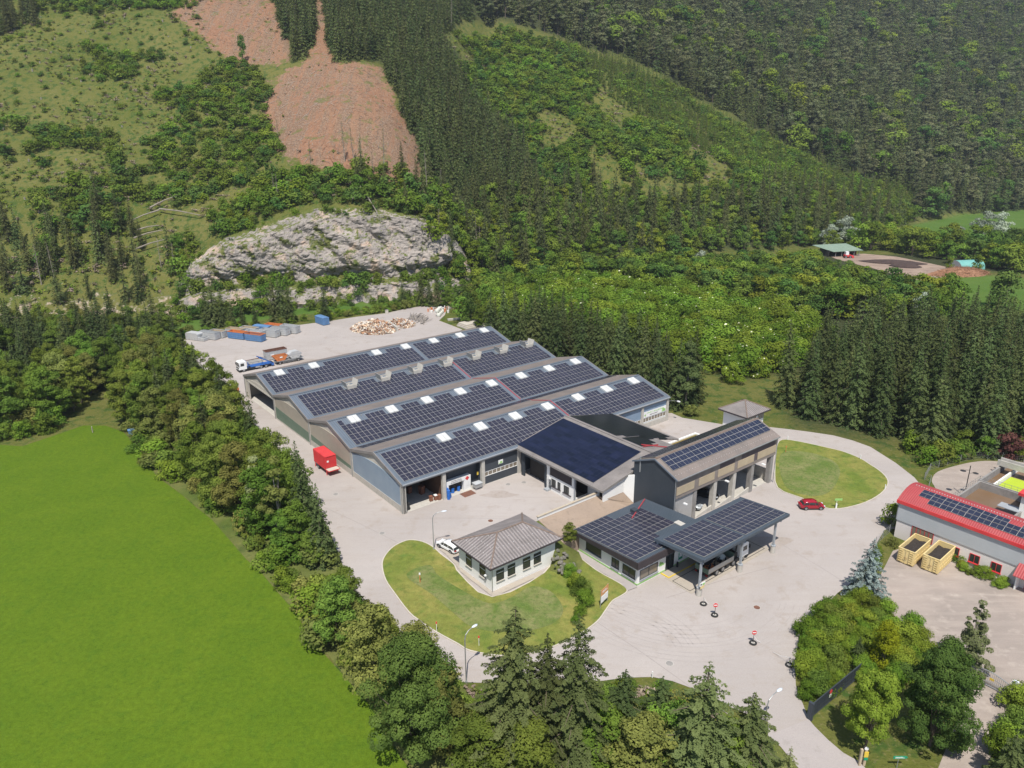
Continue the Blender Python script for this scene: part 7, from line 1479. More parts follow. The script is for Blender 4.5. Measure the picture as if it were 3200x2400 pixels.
# ---- belt of trees between the field and the yard
BELT = gpoly([(404, 1372), (470, 1465), (560, 1530), (640, 1590), (720, 1660), (800, 1752), (860, 1820), (925, 1900), (1010, 2020), (1100, 2110), (1190, 2200), (1290, 2330), (1360, 2270), (1300, 2120), (1200, 2010), (1110, 1930), (1060, 1850), (1010, 1770), (960, 1650), (880, 1520), (790, 1400), (690, 1290), (600, 1190), (530, 1110), (440, 1180), (400, 1280)])
bpts = scatter(BELT, 4.6, 21)
bn = [('broad_m', (10, 14.5), 'leafy green tree in the broad belt between field and yard', 'broadleaf tree', 'trees of the belt between field and yard'), ('broad_m', (9, 13), 'leafy green tree in the broad belt between field and yard', 'broadleaf tree', 'trees of the belt between field and yard')]
rg_ = np.random.default_rng(5); m_ = rg_.random(len(bpts)); dist_ = pdist(bpts[:, 0], bpts[:, 1], BELT); fedge = gpoly([(380, 1347), (450, 1418), (488, 1488), (613, 1586), (705, 1673), (814, 1787), (911, 1900), (1000, 2030), (1170, 2220)])
def dline(x, y, Lp):
    d = 1e9
    for a, b in zip(Lp[:-1], Lp[1:]): e = b-a; k = min(1, max(0, ((x-a[0])*e[0]+(y-a[1])*e[1])/(e@e))); d = min(d, math.hypot(x-a[0]-k*e[0], y-a[1]-k*e[1]))
    return d
fd = np.array([dline(x, y, fedge) for x, y in bpts]); near = bpts[:, 1] < 110
pool('broadleaf_tree', ['broad_m'], bpts[(m_ < .72) & (fd > 3.5) & ~near], (10, 14.5), 'leafy tree in the upper part of the belt between field and yard', 'broadleaf tree', 'broadleaf trees of the upper belt', (.85, 1.1))
pool('spruce_tree', ['spruce_m'], bpts[(m_ > .82) & (fd > 5) & ~near], (12, 16), 'dark spruce standing among the leafy belt beside the yard', 'spruce tree', 'spruces of the belt', (.9, 1.1))
pool('broadleaf_tree', ['broad_m'], bpts[(m_ < .8) & (fd > 3) & near], (6, 10), 'leafy tree in the lower narrow belt beside the curved road', 'broadleaf tree', 'broadleaf trees of the lower belt', (.85, 1.15))
pool('hedge_bush', ['bush_m'], np.concatenate([bpts[(fd <= 3.5)], scatter(BELT, 3.4, 22)[::2]]), (2.2, 4.5), 'shrub in the undergrowth of the belt along the mown field', 'bush', 'shrubs of the belt', (.9, 1.3))
pool('hedge_bush', ['bush_m'], scatter(gpoly([(1090, 2040), (1000, 1900), (1040, 1830), (1080, 1850), (1130, 1930), (1230, 2020), (1350, 2110), (1400, 2160), (1380, 2220), (1290, 2200), (1180, 2110)]), 2.8, 23), (2.5, 5), 'shrub on the verge where the belt meets the curved road', 'bush', 'verge shrubs of the belt', (.9, 1.2))
for u, v, h, lb, kd in ((962, 1700, 17, 'tall olive spruce overhanging the yard below the red container', 'spruce_m'), (1010, 1760, 14, 'spruce behind the drooping one at the curved road', 'spruce_m'), (600, 1270, 17, 'pointed spruce at the upper yard edge of the belt', 'spruce_m'), (700, 1330, 15, 'second pointed spruce at the yard edge above the hall corner', 'spruce_m'), (560, 1150, 16, 'spruce at the far upper end of the belt', 'spruce_m')):
    tpx(kd, u, v, lb, 'spruce tree', 'spruce_tree', h=h)
for u, v, h, lb in ((880, 1700, 16, 'pale tall birch in the middle of the belt'), (820, 1660, 14, 'slightly shorter pale birch left of the tall one')): tpx('birch_m', u, v, lb, 'birch tree', 'birch_tree', h=h)
# ---- wood at the left edge beyond the field
LW = gpoly([(-250, 1400), (0, 1372), (130, 1352), (200, 1325), (330, 1230), (400, 1200), (460, 1150), (545, 1085), (520, 1045), (380, 1052), (200, 1060), (0, 1075), (-250, 1085)])
lp = scatter(LW, 5.6, 31); mm = rg_.random(len(lp)); back = np.array([loc(*p)[1] for p in lp])
lu = lp[:, 1]
pool('spruce_tree', ['spruce_m'], lp[(mm < .5) & (lu > 175)], (13, 18), 'dark spruce in the wood at the left edge', 'spruce tree', 'spruces of the left wood', (.85, 1.05))
pool('broadleaf_tree', ['broad_m'], lp[((mm >= .5) & (lu > 175)) | ((lu <= 175) & (mm < .85))], (9, 14), 'dull green broadleaf in the wood at the left edge', 'broadleaf tree', 'broadleaf trees of the left wood', (.85, 1.15))
pool('hedge_bush', ['bush_m'], scatter(gpoly([(-200, 1392), (0, 1385), (170, 1355), (210, 1330), (180, 1310), (0, 1340), (-200, 1350)]), 3.2, 33), (2.5, 4.5), 'bush along the field margin of the left wood', 'bush', 'bushes along the left wood')
# ---- spruces behind the containers and around the rear yard
for u, v, tp, lb in ((650, 1018, 890, 'leftmost spruce of the dark clump behind the compactor'), (672, 1022, 868, 'tall spruce of the dark clump behind the compactor'), (700, 1020, 895, 'right spruce of the clump behind the compactor'), (725, 1025, 935, 'low spruce filling the clump behind the grey containers'), (760, 1022, 945, 'short broad spruce between the two clumps'), (800, 1015, 950, 'short spruce behind the blue lidded container'), (862, 1010, 868, 'tall narrow spruce behind the orange rimmed container'), (885, 1008, 858, 'tallest spruce behind the container row'), (908, 1008, 885, 'spruce right of the tallest one behind the containers'), (1018, 1003, 890, 'lone spruce behind the single blue container'), (1262, 960, 878, 'lone small spruce at the foot of the cliff'), (1318, 955, 842, 'tall spruce pair left at the cliff foot'), (1345, 957, 862, 'dark spruce pair right at the cliff foot'), (1368, 958, 855, 'rightmost spruce at the cliff foot')):
    tpx('spruce_m', u, v, lb, 'spruce tree', 'spruce_tree', top=tp, wide=1.0)
HEDGE2 = gpoly([(985, 1006), (1030, 1000), (1110, 988), (1206, 977), (1300, 962), (1385, 948), (1400, 958), (1320, 950), (1200, 968), (1100, 978), (1000, 995)])
pool('hedge_bush', ['bush_m'], scatter(HEDGE2, 2.6, 41), (2.2, 3.6), 'green bush in the hedge behind the rear yard', 'bush', 'hedge behind the rear yard')
pool('hedge_bush', ['bush_m'], scatter(gpoly([(560, 1056), (700, 1034), (940, 1008), (1000, 1000), (980, 990), (800, 1010), (560, 1040)]), 4.2, 42), (1.6, 3), 'bush behind the row of containers', 'bush', 'bushes behind the containers')
pool('broadleaf_tree', ['broad_f', 'broad_m'], scatter(gpoly([(1390, 960), (1450, 1010), (1530, 1040), (1560, 960), (1500, 900), (1420, 915)]), 6, 43), (6, 9.5), 'leafy tree right of the rear yard below the cliff end', 'broadleaf tree', 'trees right of the rear yard')
# ---- spruce row along the right side of the hall
SR = np.array([W(*p) for p in ((74.5, 78), (74.5, 8), (75.5, 2), (84, 3), (92, 30), (92, 78))])
pool('spruce_tree', ['spruce_m'], scatter(SR, 5.0, 51), (15, 20), 'dark spruce in the dense row along the right end of the hall', 'spruce tree', 'spruces beside the hall', (.85, 1.1))
tpx('pine_m', 2141, 1278, 'single pine with bare leaning trunk at the right hall corner', 'pine tree', 'pine_tree', top=1062)
tpx('bush_m', 2160, 1300, 'dark bush at the foot of the pine by the hall corner', 'bush', 'bush', h=3)
RB = gpoly([(2435, 1322), (2560, 1335), (2700, 1352), (2800, 1395), (2900, 1425), (3300, 1425), (3300, 1160), (2900, 1150), (2620, 1190), (2470, 1235)])
pool('spruce_tree', ['spruce_m'], scatter(RB, 6.2, 52), (16, 22), 'dark spruce in the broad stand behind the ring road', 'spruce tree', 'spruces behind the ring road', (.85, 1.1))
pool('hedge_bush', ['bush_m', 'broad_f'], scatter(gpoly([(2810, 1420), (2880, 1480), (2925, 1460), (3000, 1440), (3300, 1440), (3300, 1400), (2900, 1395)]), 4.5, 53), (3, 5), 'bush between the spruce stand and the tank yard', 'bush', 'bushes by the tank yard')
tpx('copper', 3145, 1432, 'dark red-leaved bush behind the tank yard', 'bush', 'bush', h=6)
# ---- valley woodland
V1 = gpoly([(1490, 1010), (1560, 960), (1700, 905), (1900, 900), (2150, 930), (2350, 960), (2560, 1030), (2580, 1090), (2480, 1170), (2300, 1200), (2170, 1160), (2060, 1090), (1900, 1045), (1750, 1030)])
pool('elder_bush', ['elder'], scatter(V1, 5.8, 61), (5, 8), 'bright green flowering elder in the wide valley thicket', 'elder bush', 'elders of the valley thicket', (.9, 1.2), keep=lambda x, y: fbm(np.array([x]), np.array([y]), 26, 2)[0] > -.5)
BARN = gpoly([(2560, 800), (2720, 800), (2860, 838), (3000, 860), (3090, 870), (3090, 960), (2560, 900)])
V2 = gpoly([(1480, 930), (1600, 890), (1750, 860), (2000, 850), (2300, 850), (2560, 838), (2600, 828), (2800, 880), (2900, 910), (3000, 905), (3010, 960), (2880, 1020), (2700, 1010), (2560, 1010), (2400, 960), (2200, 925), (1900, 895), (1700, 900), (1560, 955)])
V2p = scatter(V2, 6.2, 62); ib = inpoly(V2p[:, 0], V2p[:, 1], BARN)
pool('broadleaf_tree', ['broad_f'], V2p[~ib], (8, 12), 'dull green broadleaf in the valley wood before the compost yard', 'broadleaf tree', 'broadleaf trees of the valley wood', (.9, 1.2))
pool('hedge_bush', ['broad_f'], V2p[ib], (3, 4.5), 'low bush in front of the compost yard', 'bush', 'low bushes before the compost yard', (1.1, 1.4))
V3 = gpoly([(2560, 1130), (2620, 1060), (2800, 1040), (3000, 1060), (3300, 1060), (3300, 1180), (2900, 1160), (2620, 1190), (2500, 1230)])
pool('spruce_tree', ['spruce_m', 'spruce_m', 'spruce_f'], scatter(V3, 7.2, 63), (13, 19), 'spruce at the rear of the right-hand stand below the green field', 'spruce tree', 'rear spruces of the right stand', (.85, 1.1))
V4 = gpoly([(2560, 795), (2650, 770), (2760, 760), (2900, 765), (3100, 790), (3300, 780), (3300, 860), (3120, 848), (3000, 828), (2860, 800), (2740, 786), (2600, 790)])
pool('broadleaf_tree', ['broad_f'], scatter(V4, 8.5, 64), (9, 14), 'broadleaf in the tree belt behind the compost yard', 'broadleaf tree', 'broadleaf trees behind the compost yard', (.9, 1.2))
for u, v, h, lb in ((2640, 765, 16, 'large silvery willow behind the open barn'), (2590, 775, 13, 'smaller silvery willow left of the large one'), (3070, 745, 16, 'silvery willow at the far maize field, left'), (3120, 742, 15, 'silvery willow at the far maize field, right'), (2990, 770, 11, 'small silvery willow near the tunnel shed'), (2880, 1000, 10, 'silvery willow in the middle of the valley wood'), (2190, 850, 10, 'small silvery willow at the foot of the wooded slope')): tpx('willow', u, v, lb, 'willow tree', 'willow_tree', h=h)
for u, v, h, lb in ((3130, 965, 14, 'lone dark tree in the far green meadow'), (3110, 985, 9, 'smaller tree beside the lone meadow tree')): tpx('broad_f', u, v, lb, 'broadleaf tree', 'broadleaf_tree', h=h, var=2)
for u, v, h, lb in ((2965, 845, 6, 'small bush left of the tunnel shed'), (3048, 852, 8, 'pale small tree before the tunnel shed')): tpx('broad_f', u, v, lb, 'bush', 'bush', h=h, var=3, wide=.8)
# ---- the slopes
def holes(x, y, m=0): return pdist(np.array([x]), np.array([y]), CUT1)[0] > m and pdist(np.array([x]), np.array([y]), CUT2)[0] > m
Sp1 = hp([(828, -60), (985, -60), (990, 60), (985, 130), (955, 175), (925, 205), (905, 160), (870, 60)])
pool('hill_spruce', ['spruce_f'], scatter(Sp1, 3.3, 71), (14, 19), 'tall thin spruce in the strip between the two clear-cuts', 'spruce tree', 'spruces between the clear-cuts', (.7, .95), keep=lambda x, y: holes(x, y, .5))
Sp2 = hp([(1004, -60), (1500, -60), (1450, 60), (1370, 130), (1400, 200), (1450, 290), (1520, 370), (1600, 440), (1660, 520), (1680, 600), (1660, 650), (1600, 650), (1500, 640), (1400, 600), (1330, 560), (1310, 480), (1260, 370), (1215, 250), (1190, 205), (1060, 200), (1025, 140)])
pool('hill_spruce', ['spruce_f'], scatter(Sp2, 4.0, 72), (12, 20), 'spruce in the dense dark plantation right of the clear-cut', 'spruce tree', 'spruces of the plantation', (.75, 1.05), keep=lambda x, y: holes(x, y, .5))
Sp3 = hp([(1380, 640), (1500, 640), (1680, 620), (1850, 600), (2000, 640), (2300, 650), (2500, 620), (2700, 640), (2860, 690), (2600, 765), (2300, 790), (2000, 815), (1750, 835), (1560, 860), (1440, 800), (1420, 700)])
pool('hill_spruce', ['spruce_o', 'spruce_o', 'spruce_f'], scatter(Sp3, 8.2, 73), (15, 23), 'tall old spruce in the band above the valley floor', 'spruce tree', 'old spruces above the valley floor', (.8, 1.05))
pool('hill_broadleaf', ['broad_f'], scatter(Sp3, 5.6, 74), (5, 11), 'green broadleaf among the old spruces above the valley floor', 'broadleaf tree', 'broadleaf trees above the valley floor')
Bz = hp([(1380, 120), (1560, 90), (1750, 140), (1950, 200), (2120, 290), (2350, 420), (2650, 560), (2850, 600), (2850, 660), (2500, 640), (2300, 660), (2000, 650), (1850, 640), (1690, 620), (1670, 520), (1610, 440), (1530, 370), (1460, 290), (1410, 200)])
gap = lambda x, y: fbm(np.array([x]), np.array([y]), 30, 3)[0] > -.22
pool('hill_broadleaf', ['bush_f', 'broad_f', 'bush_f'], scatter(Bz, 4.4, 75), (3, 6.5), 'bright green young broadleaf on the regrowing middle slope', 'broadleaf tree', 'young broadleaves of the middle slope', (.9, 1.3), keep=gap)
Bz2 = hp([(1700, 130), (1950, 200), (2120, 290), (2350, 420), (2650, 560), (2850, 600), (2850, 660), (2600, 640), (2350, 560), (2100, 430), (1900, 300)])
pool('hill_spruce', ['spruce_y'], scatter(Bz2, 3.6, 76), (6, 10), 'slender light young spruce on the right of the middle slope', 'spruce tree', 'young spruces of the middle slope', (.8, 1.1))
Gz = hp([(1500, -200), (2300, -260), (3450, -260), (3450, 640), (2990, 665), (2850, 690), (2850, 600), (2650, 550), (2350, 400), (2120, 270), (1950, 180), (1750, 120), (1560, 70), (1450, 60)])
pool('hill_spruce', ['spruce_f']*8+['pine_f']*8+['broad_f'], scatter(Gz, 6.6, 77), (12, 24), 'dark conifer in the high forest on the upper right slope', 'conifer', 'conifers of the upper right forest', (.85, 1.35))
Cz = hp([(1080, 540), (1310, 565), (1420, 640), (1440, 800), (1500, 880), (1470, 900), (1380, 800), (1300, 700), (1180, 620), (1080, 600)])
pool('hill_broadleaf', ['bush_f', 'broad_f'], scatter(Cz, 6, 78), (3.5, 8), 'broadleaf bush on the slope right above the cliff', 'broadleaf tree', 'bushes right of the cliff')
pool('hill_spruce', ['spruce_o'], scatter(Cz, 12, 79), (12, 19), 'lean old spruce on the rocky slope right of the cliff', 'spruce tree', 'lean spruces right of the cliff', (.8, 1))
Dz = hp([(560, 640), (700, 560), (850, 540), (1000, 545), (1180, 560), (1200, 620), (1080, 640), (960, 650), (830, 660), (700, 690), (600, 680)])
pool('hill_broadleaf', ['bush_f'], scatter(Dz, 4.2, 80), (3, 6), 'dark green bush in the thicket on top of the cliff', 'bush', 'bushes on top of the cliff', (.9, 1.3), keep=lambda x, y: fbm(np.array([x]), np.array([y]), 24, 2)[0] > -.35)
Mz = hp([(-200, -150), (620, -80), (640, 110), (740, 200), (860, 260), (840, 340), (880, 470), (900, 560), (700, 600), (560, 660), (400, 660), (-200, 720)])
den = lambda x, y: fbm(np.array([x]), np.array([y]), 34, 3)[0] > .02
pool('hill_broadleaf', ['bush_f'], scatter(Mz, 4.4, 81), (2.2, 4.6), 'round dark bush scattered over the sunny meadow slope', 'bush', 'bushes of the meadow slope', (.9, 1.4), keep=den)
pool('hill_broadleaf', ['bush_f'], scatter(Mz, 11, 82), (1.2, 2.8), 'small bush on the open meadow slope', 'bush', 'small bushes of the meadow slope', (.9, 1.3))
pool('hill_broadleaf', ['bush_f', 'broad_f'], scatter(hp([(700, 640), (830, 650), (840, 700), (760, 745), (690, 740), (650, 690)]), 3.6, 86), (3, 6), 'green bush hanging over the left part of the cliff', 'bush', 'bushes hanging over the cliff')
LD = np.array([foot_at(t_, random.uniform(4.5, 8.0))[0] for t_ in np.arange(TC0+4, TC1-3, 5.5) if random.random() < .7]); pool('hill_broadleaf', ['bush_f'], LD, (2, 5), 'bush growing on the ledge low on the cliff', 'bush', 'bushes on the cliff ledge')
LT = np.array([foot_at(t_, random.uniform(14.5, 23))[0] for t_ in np.arange(TC0+4, TC1-3, 2.4) if random.random() < .55]); pool('hill_broadleaf', ['bush_f'], LT, (1.5, 4.5), 'bush on the grassy brow of the cliff', 'bush', 'bushes on the brow of the cliff')
pool('hill_broadleaf', ['bush_f'], scatter(gpoly([(800, 965), (870, 948), (1200, 935), (1420, 918), (1430, 935), (1200, 955), (900, 975)]), 4.5, 87), (2, 4.5), 'bush at the foot of the rock cliff', 'bush', 'bushes at the foot of the cliff')
pool('hill_broadleaf', ['bush_f', 'broad_f'], scatter(gpoly([(560, 985), (830, 962), (850, 985), (700, 1000), (560, 1020)]), 4.5, 88), (3, 6.5), 'leafy bush on the bank between containers and cliff', 'bush', 'bushes on the bank below the cliff')
Nz = hp([(-200, 430), (150, 480), (420, 600), (560, 680), (590, 800), (560, 900), (420, 930), (-200, 990)])
WT = hp([(390, 630), (640, 610), (640, 800), (500, 830), (390, 780)])
pool('hill_broadleaf', ['bush_f', 'bush_f', 'broad_f'], scatter(Nz, 5.6, 83), (3, 6.5), 'bush on the rough ground left of the cliff', 'bush', 'bushes left of the cliff', (.9, 1.3), keep=lambda x, y: fbm(np.array([x]), np.array([y]), 30, 3)[0] > -.12 and pdist(np.array([x]), np.array([y]), WT)[0] > 0)
pool('hill_spruce', ['spruce_o', 'spruce_o'], scatter(hp([(-100, 760), (120, 720), (330, 620), (430, 700), (430, 860), (300, 900), (-100, 960)]), 15, 84), (14, 20), 'lean grey-green spruce among stumps left of the cliff', 'spruce tree', 'lean spruces left of the cliff', (.8, 1))
pool('hill_spruce', ['spruce_o', 'spruce_f'], scatter(hp([(-200, -60), (110, -60), (130, 80), (20, 110), (-200, 130)]), 6, 85), (13, 18), 'dark tree in the top left corner stand', 'spruce tree', 'top left stand')
SCR = []
for zz_, sp_i, sd, hr in ((CUT2, 3.2, 107, (.4, 1.2)), (CUT1, 3.2, 108, (.4, 1.2)), (Mz, 2.5, 101, (.5, 1.5)), (Nz, 2.3, 102, (.6, 1.9)), (Bz, 3.0, 103, (.6, 1.8)), (Dz, 2.6, 104, (.6, 1.8)), (Cz, 2.8, 105, (.6, 2.0))):
    pp = scatter(zz_, sp_i, sd); zc_ = hill(pp[:, 0], pp[:, 1]); fn = fbm(pp[:, 0], pp[:, 1], 16, 3)
    for (x, y), z, f in zip(pp, zc_, fn):
        if random.random() < .42+f*.9 and (holes(x, y, 1) or (random.random() < .45 and holes(x, y, -7))) and inframe(x, y, z, 2, 100): SCR.append((random.choice(('tuft', 'tuft', 'tuft')), x, y, z, random.uniform(*hr), random.uniform(.9, 1.6)))
for x, y in scatter(gpoly([(1440, 2165), (1870, 2150), (2100, 2160), (2370, 2300), (2450, 2390), (2380, 2480), (1450, 2480)]), 1.0, 113): SCR.append(('tuft', x, y, .1, random.uniform(.3, .9), random.uniform(1., 2.)))
pool('hill_broadleaf', ['bush_f'], scatter(hp([(-100, 380), (350, 420), (520, 560), (640, 640), (400, 700), (-100, 760)]), 4.6, 121), (2.2, 5.0), 'dark bush in the scrub of the lower meadow slope', 'bush', 'scrub of the lower meadow slope', (.9, 1.4), keep=lambda x, y: fbm(np.array([x]), np.array([y]), 26, 3)[0] > -.08 and pdist(np.array([x]), np.array([y]), WT)[0] > 0)
pool('hill_broadleaf', ['bush_f', 'broad_f'], scatter(hp([(540, 760), (600, 730), (620, 800), (600, 900), (640, 950), (540, 960)]), 3.6, 122), (3, 6), 'leafy bush hiding the left end of the cliff', 'bush', 'bushes at the left end of the cliff')
pool('hill_spruce', ['spruce_o', 'spruce_f', 'spruce_o'], scatter(hp([(-100, 700), (200, 690), (520, 760), (560, 900), (400, 950), (-100, 960)]), 10, 123), (11, 18), 'lean spruce on the rough slope above the left wood', 'spruce tree', 'lean spruces above the left wood', (.8, 1.05))
# pick: the 300 that show largest of each kind as trees of their own, the rest in one object
KIND = {'spruce_tree': ('spruce_tree', 'spruce'), 'hill_spruce': ('spruce_tree', 'spruce'), 'broadleaf_tree': ('broadleaf_tree', 'broad'), 'hill_broadleaf': ('broadleaf_tree', 'broad'), 'hedge_bush': ('bush', 'bush'), 'elder_bush': ('elder_bush', 'elder')}
merged = {}
for n_, lst in POOL.items(): merged.setdefault(KIND[n_][1], []).extend([(c, KIND[n_][0]) for c in lst])
REST = {}
for fam, lst in merged.items():
    nm0 = lst[0][1]; quota = 300-COUNT.get(nm0, 0)-4; lst.sort(key=lambda c: c[0][0])
    top_ = lst[:quota]; GQ = {}
    for c_ in top_: GQ.setdefault(c_[0][8], []).append(c_)
    QL = {}
    for g_, cs in GQ.items():
        if len(cs) < 4: continue
        us = sorted(c[0][2]/c[0][3] for c in cs); ds = sorted(c[0][3] for c in cs); hs = sorted(c[0][5] for c in cs)
        for c in cs:
            a = (c[0][2]/c[0][3]); k = len(cs)
            p1 = ['far left', 'left', 'centre', 'right', 'far right'][min(4, int(5*us.index(a)/k))]; p2 = ['front', 'middle', 'rear'][min(2, int(3*ds.index(c[0][3])/k))]; p3 = ['low', 'medium', 'tall'][min(2, int(3*hs.index(c[0][5])/k))]
            QL[id(c[0])] = '%s, %s %s' % (p3, p2, p1)
    for i, (c0_, nm) in enumerate(lst):
        (r_, kd, x, y, z, h, lb, cat, grp, wd, parts) = c0_
        if id(c0_) in QL:
            p3, pos = QL[id(c0_)].split(', '); lb = '%s %s, %s of the group' % (p3, lb, pos)
            lb = ' '.join(lb.split()[:16]) if len(lb.split()) > 16 else lb
        if i < quota: tree(kd, x, y, h, lb, cat, nm if cat != 'bush' else 'bush', z=z, group=grp, wide=wd)
        else: REST.setdefault(fam, []).append((kd, x, y, z, h, wd))
print('VEG', {k: len(v) for k, v in merged.items()}, {k: len(v) for k, v in REST.items()})
def scatter_object(name, label, cat, items):
    keys = []
    for kd in sorted(set(i[0] for i in items)):
        for v in range(len(LIB[kd])): keys.append((kd, v))
    me = bpy.data.meshes.new(name); me.vertices.add(len(items)); me.vertices.foreach_set('co', np.array([(i[1], i[2], i[3]-.1) for i in items], np.float32).ravel())
    idx = []; scl = []; rot = []
    for kd, x, y, z, h, wd in items:
        v = random.randrange(len(LIB[kd])); idx.append(keys.index((kd, v))); s = h/LIB[kd][v][2]; scl.append((s*wd, s*wd, s)); rot.append((0, 0, random.uniform(0, 6.28)))
    a = me.attributes.new('idx', 'INT', 'POINT'); a.data.foreach_set('value', np.array(idx, np.int32))
    a = me.attributes.new('scl', 'FLOAT_VECTOR', 'POINT'); a.data.foreach_set('vector', np.array(scl, np.float32).ravel())
    a = me.attributes.new('rot', 'FLOAT_VECTOR', 'POINT'); a.data.foreach_set('vector', np.array(rot, np.float32).ravel())
    o = bpy.data.objects.new(name, me); COL.objects.link(o); tag(o, label, cat, kind='stuff')
    ng = bpy.data.node_groups.new(name, 'GeometryNodeTree'); ng.interface.new_socket('Geometry', in_out='INPUT', socket_type='NodeSocketGeometry'); ng.interface.new_socket('Geometry', in_out='OUTPUT', socket_type='NodeSocketGeometry')
    gi = ng.nodes.new('NodeGroupInput'); go = ng.nodes.new('NodeGroupOutput'); top = ng.nodes.new('GeometryNodeJoinGeometry')
    for k in reversed(keys):
        p = PROTO.get(k)
        if not p or p[0] is None:      # a kind with no single tree yet: plant one where the first of its kind stands
            it = next(i for i in items if i[0] == k[0]); tree(k[0], it[1], it[2], it[4], label, cat, 'spruce_tree' if 'spruce' in k[0] or 'pine' in k[0] else 'broadleaf_tree', z=it[3], var=k[1], group=cat+' of the far slope'); p = PROTO[k]
        j = ng.nodes.new('GeometryNodeJoinGeometry')
        for ob in p:
            oi = ng.nodes.new('GeometryNodeObjectInfo'); oi.inputs['Object'].default_value = ob; oi.transform_space = 'ORIGINAL'; ng.links.new(oi.outputs['Geometry'], j.inputs[0])
        g2 = ng.nodes.new('GeometryNodeGeometryToInstance'); ng.links.new(j.outputs[0], g2.inputs[0]); ng.links.new(g2.outputs[0], top.inputs[0])
    ip = ng.nodes.new('GeometryNodeInstanceOnPoints'); m2p = ng.nodes.new('GeometryNodeMeshToPoints'); ng.links.new(gi.outputs[0], m2p.inputs[0]); ng.links.new(m2p.outputs[0], ip.inputs['Points'])
    ng.links.new(top.outputs[0], ip.inputs['Instance']); ip.inputs['Pick Instance'].default_value = True
    for nm, ty, sock in (('idx', 'INT', 'Instance Index'), ('scl', 'FLOAT_VECTOR', 'Scale'), ('rot', 'FLOAT_VECTOR', 'Rotation')):
        na = ng.nodes.new('GeometryNodeInputNamedAttribute'); na.data_type = ty; na.inputs['Name'].default_value = nm
        src = [s for s in na.outputs if s.enabled][0]
        if nm == 'rot':
            e = ng.nodes.new('FunctionNodeEulerToRotation'); ng.links.new(src, e.inputs[0]); src = e.outputs[0]
        ng.links.new(src, ip.inputs[sock])
    ng.links.new(ip.outputs[0], go.inputs[0]); md = o.modifiers.new('scatter', 'NODES'); md.node_group = ng
LBR = {'spruce': ('spruce_forest', 'dense conifer forest covering the upper and right slopes', 'forest'), 'broad': ('broadleaf_thicket', 'bright green bushes and young broadleaves covering the middle slope', 'thicket'),
       'bush': ('shrub_undergrowth', 'low shrubs of the undergrowth around the yard', 'undergrowth'), 'elder': ('elder_thicket', 'rear part of the flowering elder thicket in the valley', 'thicket')}
for fam, items in REST.items(): scatter_object(*LBR[fam], items)
for i in range(4):      # one of each tuft stands on its own as the pattern for the rest
    it = SCR[i]; tree('tuft', it[1], it[2], it[4], ['olive weed tuft on the meadow slope', 'yellow green weed tuft on the meadow slope', 'green weed tuft on the meadow slope', 'dry brown weed tuft on the meadow slope'][i], 'weed tuft', 'weed_tuft', z=it[3], var=i, group='weed tufts of the slope')
scatter_object('slope_scrub', 'knee-high scrub, bramble and weeds covering the open slopes', 'scrub', SCR)
print('SCRUB', len(SCR))
# ---- dead trees and fallen logs on the slope
def slope_log(label, u, v, u2, v2, r=.22, grp=None, name='fallen_log'):
    a = Vector(hit(u, v)); b = Vector(hit(u2, v2)); t = Thing(name, label, 'log', a.x, a.y, a.z, 0, grp, site=False); d = b-a; up_ = Vector((0, 0, 2.0))
    q = MB(); q.tube([up_, d*.5+up_*1.2, d+up_], r, 6, 0, r*.4); q.build('stem', MT['barkl'], t)
    q = MB()
    for i in range(14): p = d*random.uniform(.25, .98)+up_; q.tube([p, p+Vector((random.gauss(0, 1), random.gauss(0, 1), random.uniform(-.5, 1.2)))], .035, 3)
    q.build('twigs', MT['dwood'], t)
for i, (a, b, c, d, lb) in enumerate(((500, 672, 402, 710, 'long pale fallen trunk pointing left above the leaning dead trees'), (500, 668, 625, 688, 'long pale fallen trunk pointing right from the same root plate'), (420, 760, 510, 735, 'pale fallen trunk, second of the windthrow'), (425, 795, 515, 765, 'pale fallen trunk lowest of the windthrow'), (470, 665, 560, 625, 'fallen trunk pointing up to the right in the windthrow'), (430, 735, 500, 720, 'thin fallen trunk in the middle of the windthrow'), (1120, 590, 1180, 680, 'white bare trunk sliding down onto the cliff top'), (1100, 640, 1145, 600, 'short broken trunk above the cliff edge'))):
    slope_log(lb, a, b, c, d, .33, 'windthrown trunks on the slope')
for i, (u, v, h, lb) in enumerate(((1078, 505, 16, 'thin half-bare spruce standing at the foot of the main clear-cut, left'), (1108, 515, 15, 'thin half-bare spruce second from left at the clear-cut foot'), (1130, 525, 14, 'very thin half-bare spruce third at the clear-cut foot'), (1200, 535, 17, 'tallest half-bare spruce at the right of the clear-cut foot'), (975, 545, 13, 'sparse grey spruce left at the lower clear-cut edge'), (1165, 545, 9, 'short sparse spruce below the main clear-cut'), (870, 430, 8, 'small dark spruce at the left rim of the main clear-cut'))):
    x, y, z = hit(u, v); tree('thin', x, y, h, lb, 'spruce tree', 'thin_spruce', z=z)
x, y, z = hit(760, 195); tree('broad_f', x, y, 13, 'lone ragged tree standing in the upper clear-cut', 'broadleaf tree', 'broadleaf_tree', z=z, var=2, wide=.45)
for i, (u, v, h) in enumerate(((1335, 600, 17), (1372, 770, 15), (1490, 770, 14), (1500, 790, 12), (900, 92, 12), (1410, 90, 18), (870, 640, 12), (860, 620, 10), (1378, 620, 13), (1640, 600, 17), (1700, 690, 15), (1815, 690, 17), (130, 890, 15), (170, 870, 13), (30, 900, 10), (505, 840, 12), (545, 850, 11))):
    x, y, z = hit(u, v); tree('snag', x, y, h, 'bare grey dead spruce standing on the wooded slope', 'dead tree', 'dead_tree', z=z, group='dead trees standing on the slope')
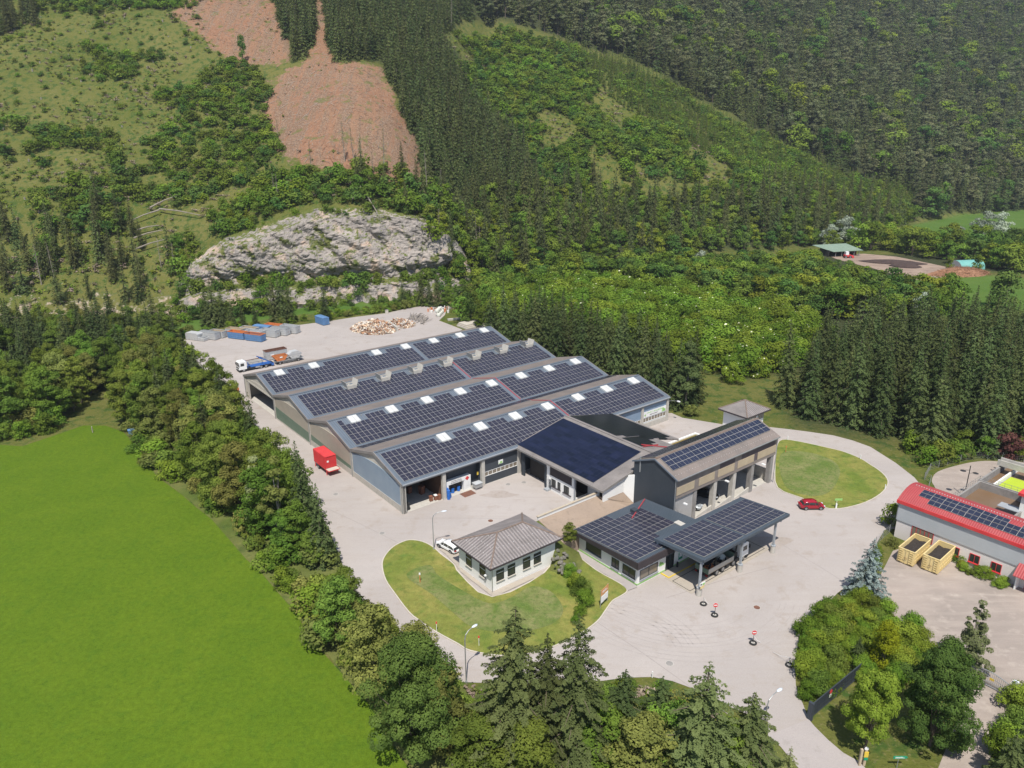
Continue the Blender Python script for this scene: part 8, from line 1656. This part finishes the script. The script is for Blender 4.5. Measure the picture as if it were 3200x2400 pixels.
# brash lying in the clear-cuts
q = MB(); cp_ = np.concatenate([scatter(CUT1, 1.9, 91), scatter(CUT2, 1.7, 92)]); zz_ = hill(cp_[:, 0], cp_[:, 1])
for (x, y), z in zip(cp_, zz_):
    a = random.uniform(0, 6.28) if random.random() < .55 else random.gauss(-1.2, .5); L_ = random.uniform(.6, 3.2)*(2.2 if random.random() < .06 else 1); d = Vector((math.cos(a), math.sin(a), 0))*L_; e = hz if False else None
    dz = .6*d.y*.95; q.tube([(x, y, z+.12), (x+d.x, y+d.y, z+.12+dz)], random.uniform(.025, .075), 3, random.choice((0, 0, 1)))
o = q.build('logging_brash', [MT['dwood'], MT['brush']], recalc=False); tag(o, 'pale branches and offcuts strewn over the red clear-cut soil', 'branches', kind='stuff')
# stumps and small boulders on the meadow slope
q = MB(); sp3 = scatter(Mz, 13, 95); z3_ = hill(sp3[:, 0], sp3[:, 1])
for (x, y), z in zip(sp3, z3_):
    if random.random() < .5: q.cyl(x, y, z-.3, z+random.uniform(.4, 1.3), random.uniform(.2, .4), 6)
o = q.build('tree_stumps', MT['dwood'], recalc=False); tag(o, 'pale stumps dotted over the meadow slope', 'stumps', kind='stuff')
# rocks of the bank by the small house
t = Thing('rock_bank', 'pale boulders stacked as a bank between small house and office', 'boulders', 10.3, -30.2, .1); t.o['kind'] = 'stuff'
rm = pm('boulder', (.14, .13, .115), (.22, .20, .17), 2, .95, bump=.8, dirt=((.07, .10, .025), .47, 1.5)); q = MB()
for i in range(44):
    y = random.uniform(-2.6, 1.8); x = random.uniform(-1.7, 1.5)-y*.1; s = random.uniform(.18, .42); z = max(0, (y+2.3)*.58); rr = []
    for zz, k in ((-.6, .5), (-.1, 1), (.45, .85), (.8, .35)): rr.append([(x+s*k*math.cos(w)*random.uniform(.8, 1.1), y+s*k*math.sin(w)*random.uniform(.8, 1.1), z+s*zz) for w in [2*math.pi*j/7 for j in range(7)]])
    loft(q, rr)
q.build('boulder', rm, t)

# ---- the air of the valley
q = MB(); q.box(-950, -320, -6, 1400, 1560, 1000); m = bpy.data.materials.new('haze'); m.use_nodes = True; nt = m.node_tree; nt.nodes.clear()
out = node(nt, 'ShaderNodeOutputMaterial'); pv = node(nt, 'ShaderNodeVolumePrincipled'); pv.inputs['Color'].default_value = (.80, .88, 1.0, 1); pv.inputs['Density'].default_value = .00014; pv.inputs['Anisotropy'].default_value = .3
nt.links.new(pv.outputs[0], out.inputs['Volume']); o = q.build('haze', m); tag(o, 'thin blue summer haze filling the valley', 'haze', kind='stuff')
SC.cycles.volume_bounces = 0; SC.cycles.volume_step_rate = 10; SC.cycles.volume_max_steps = 32
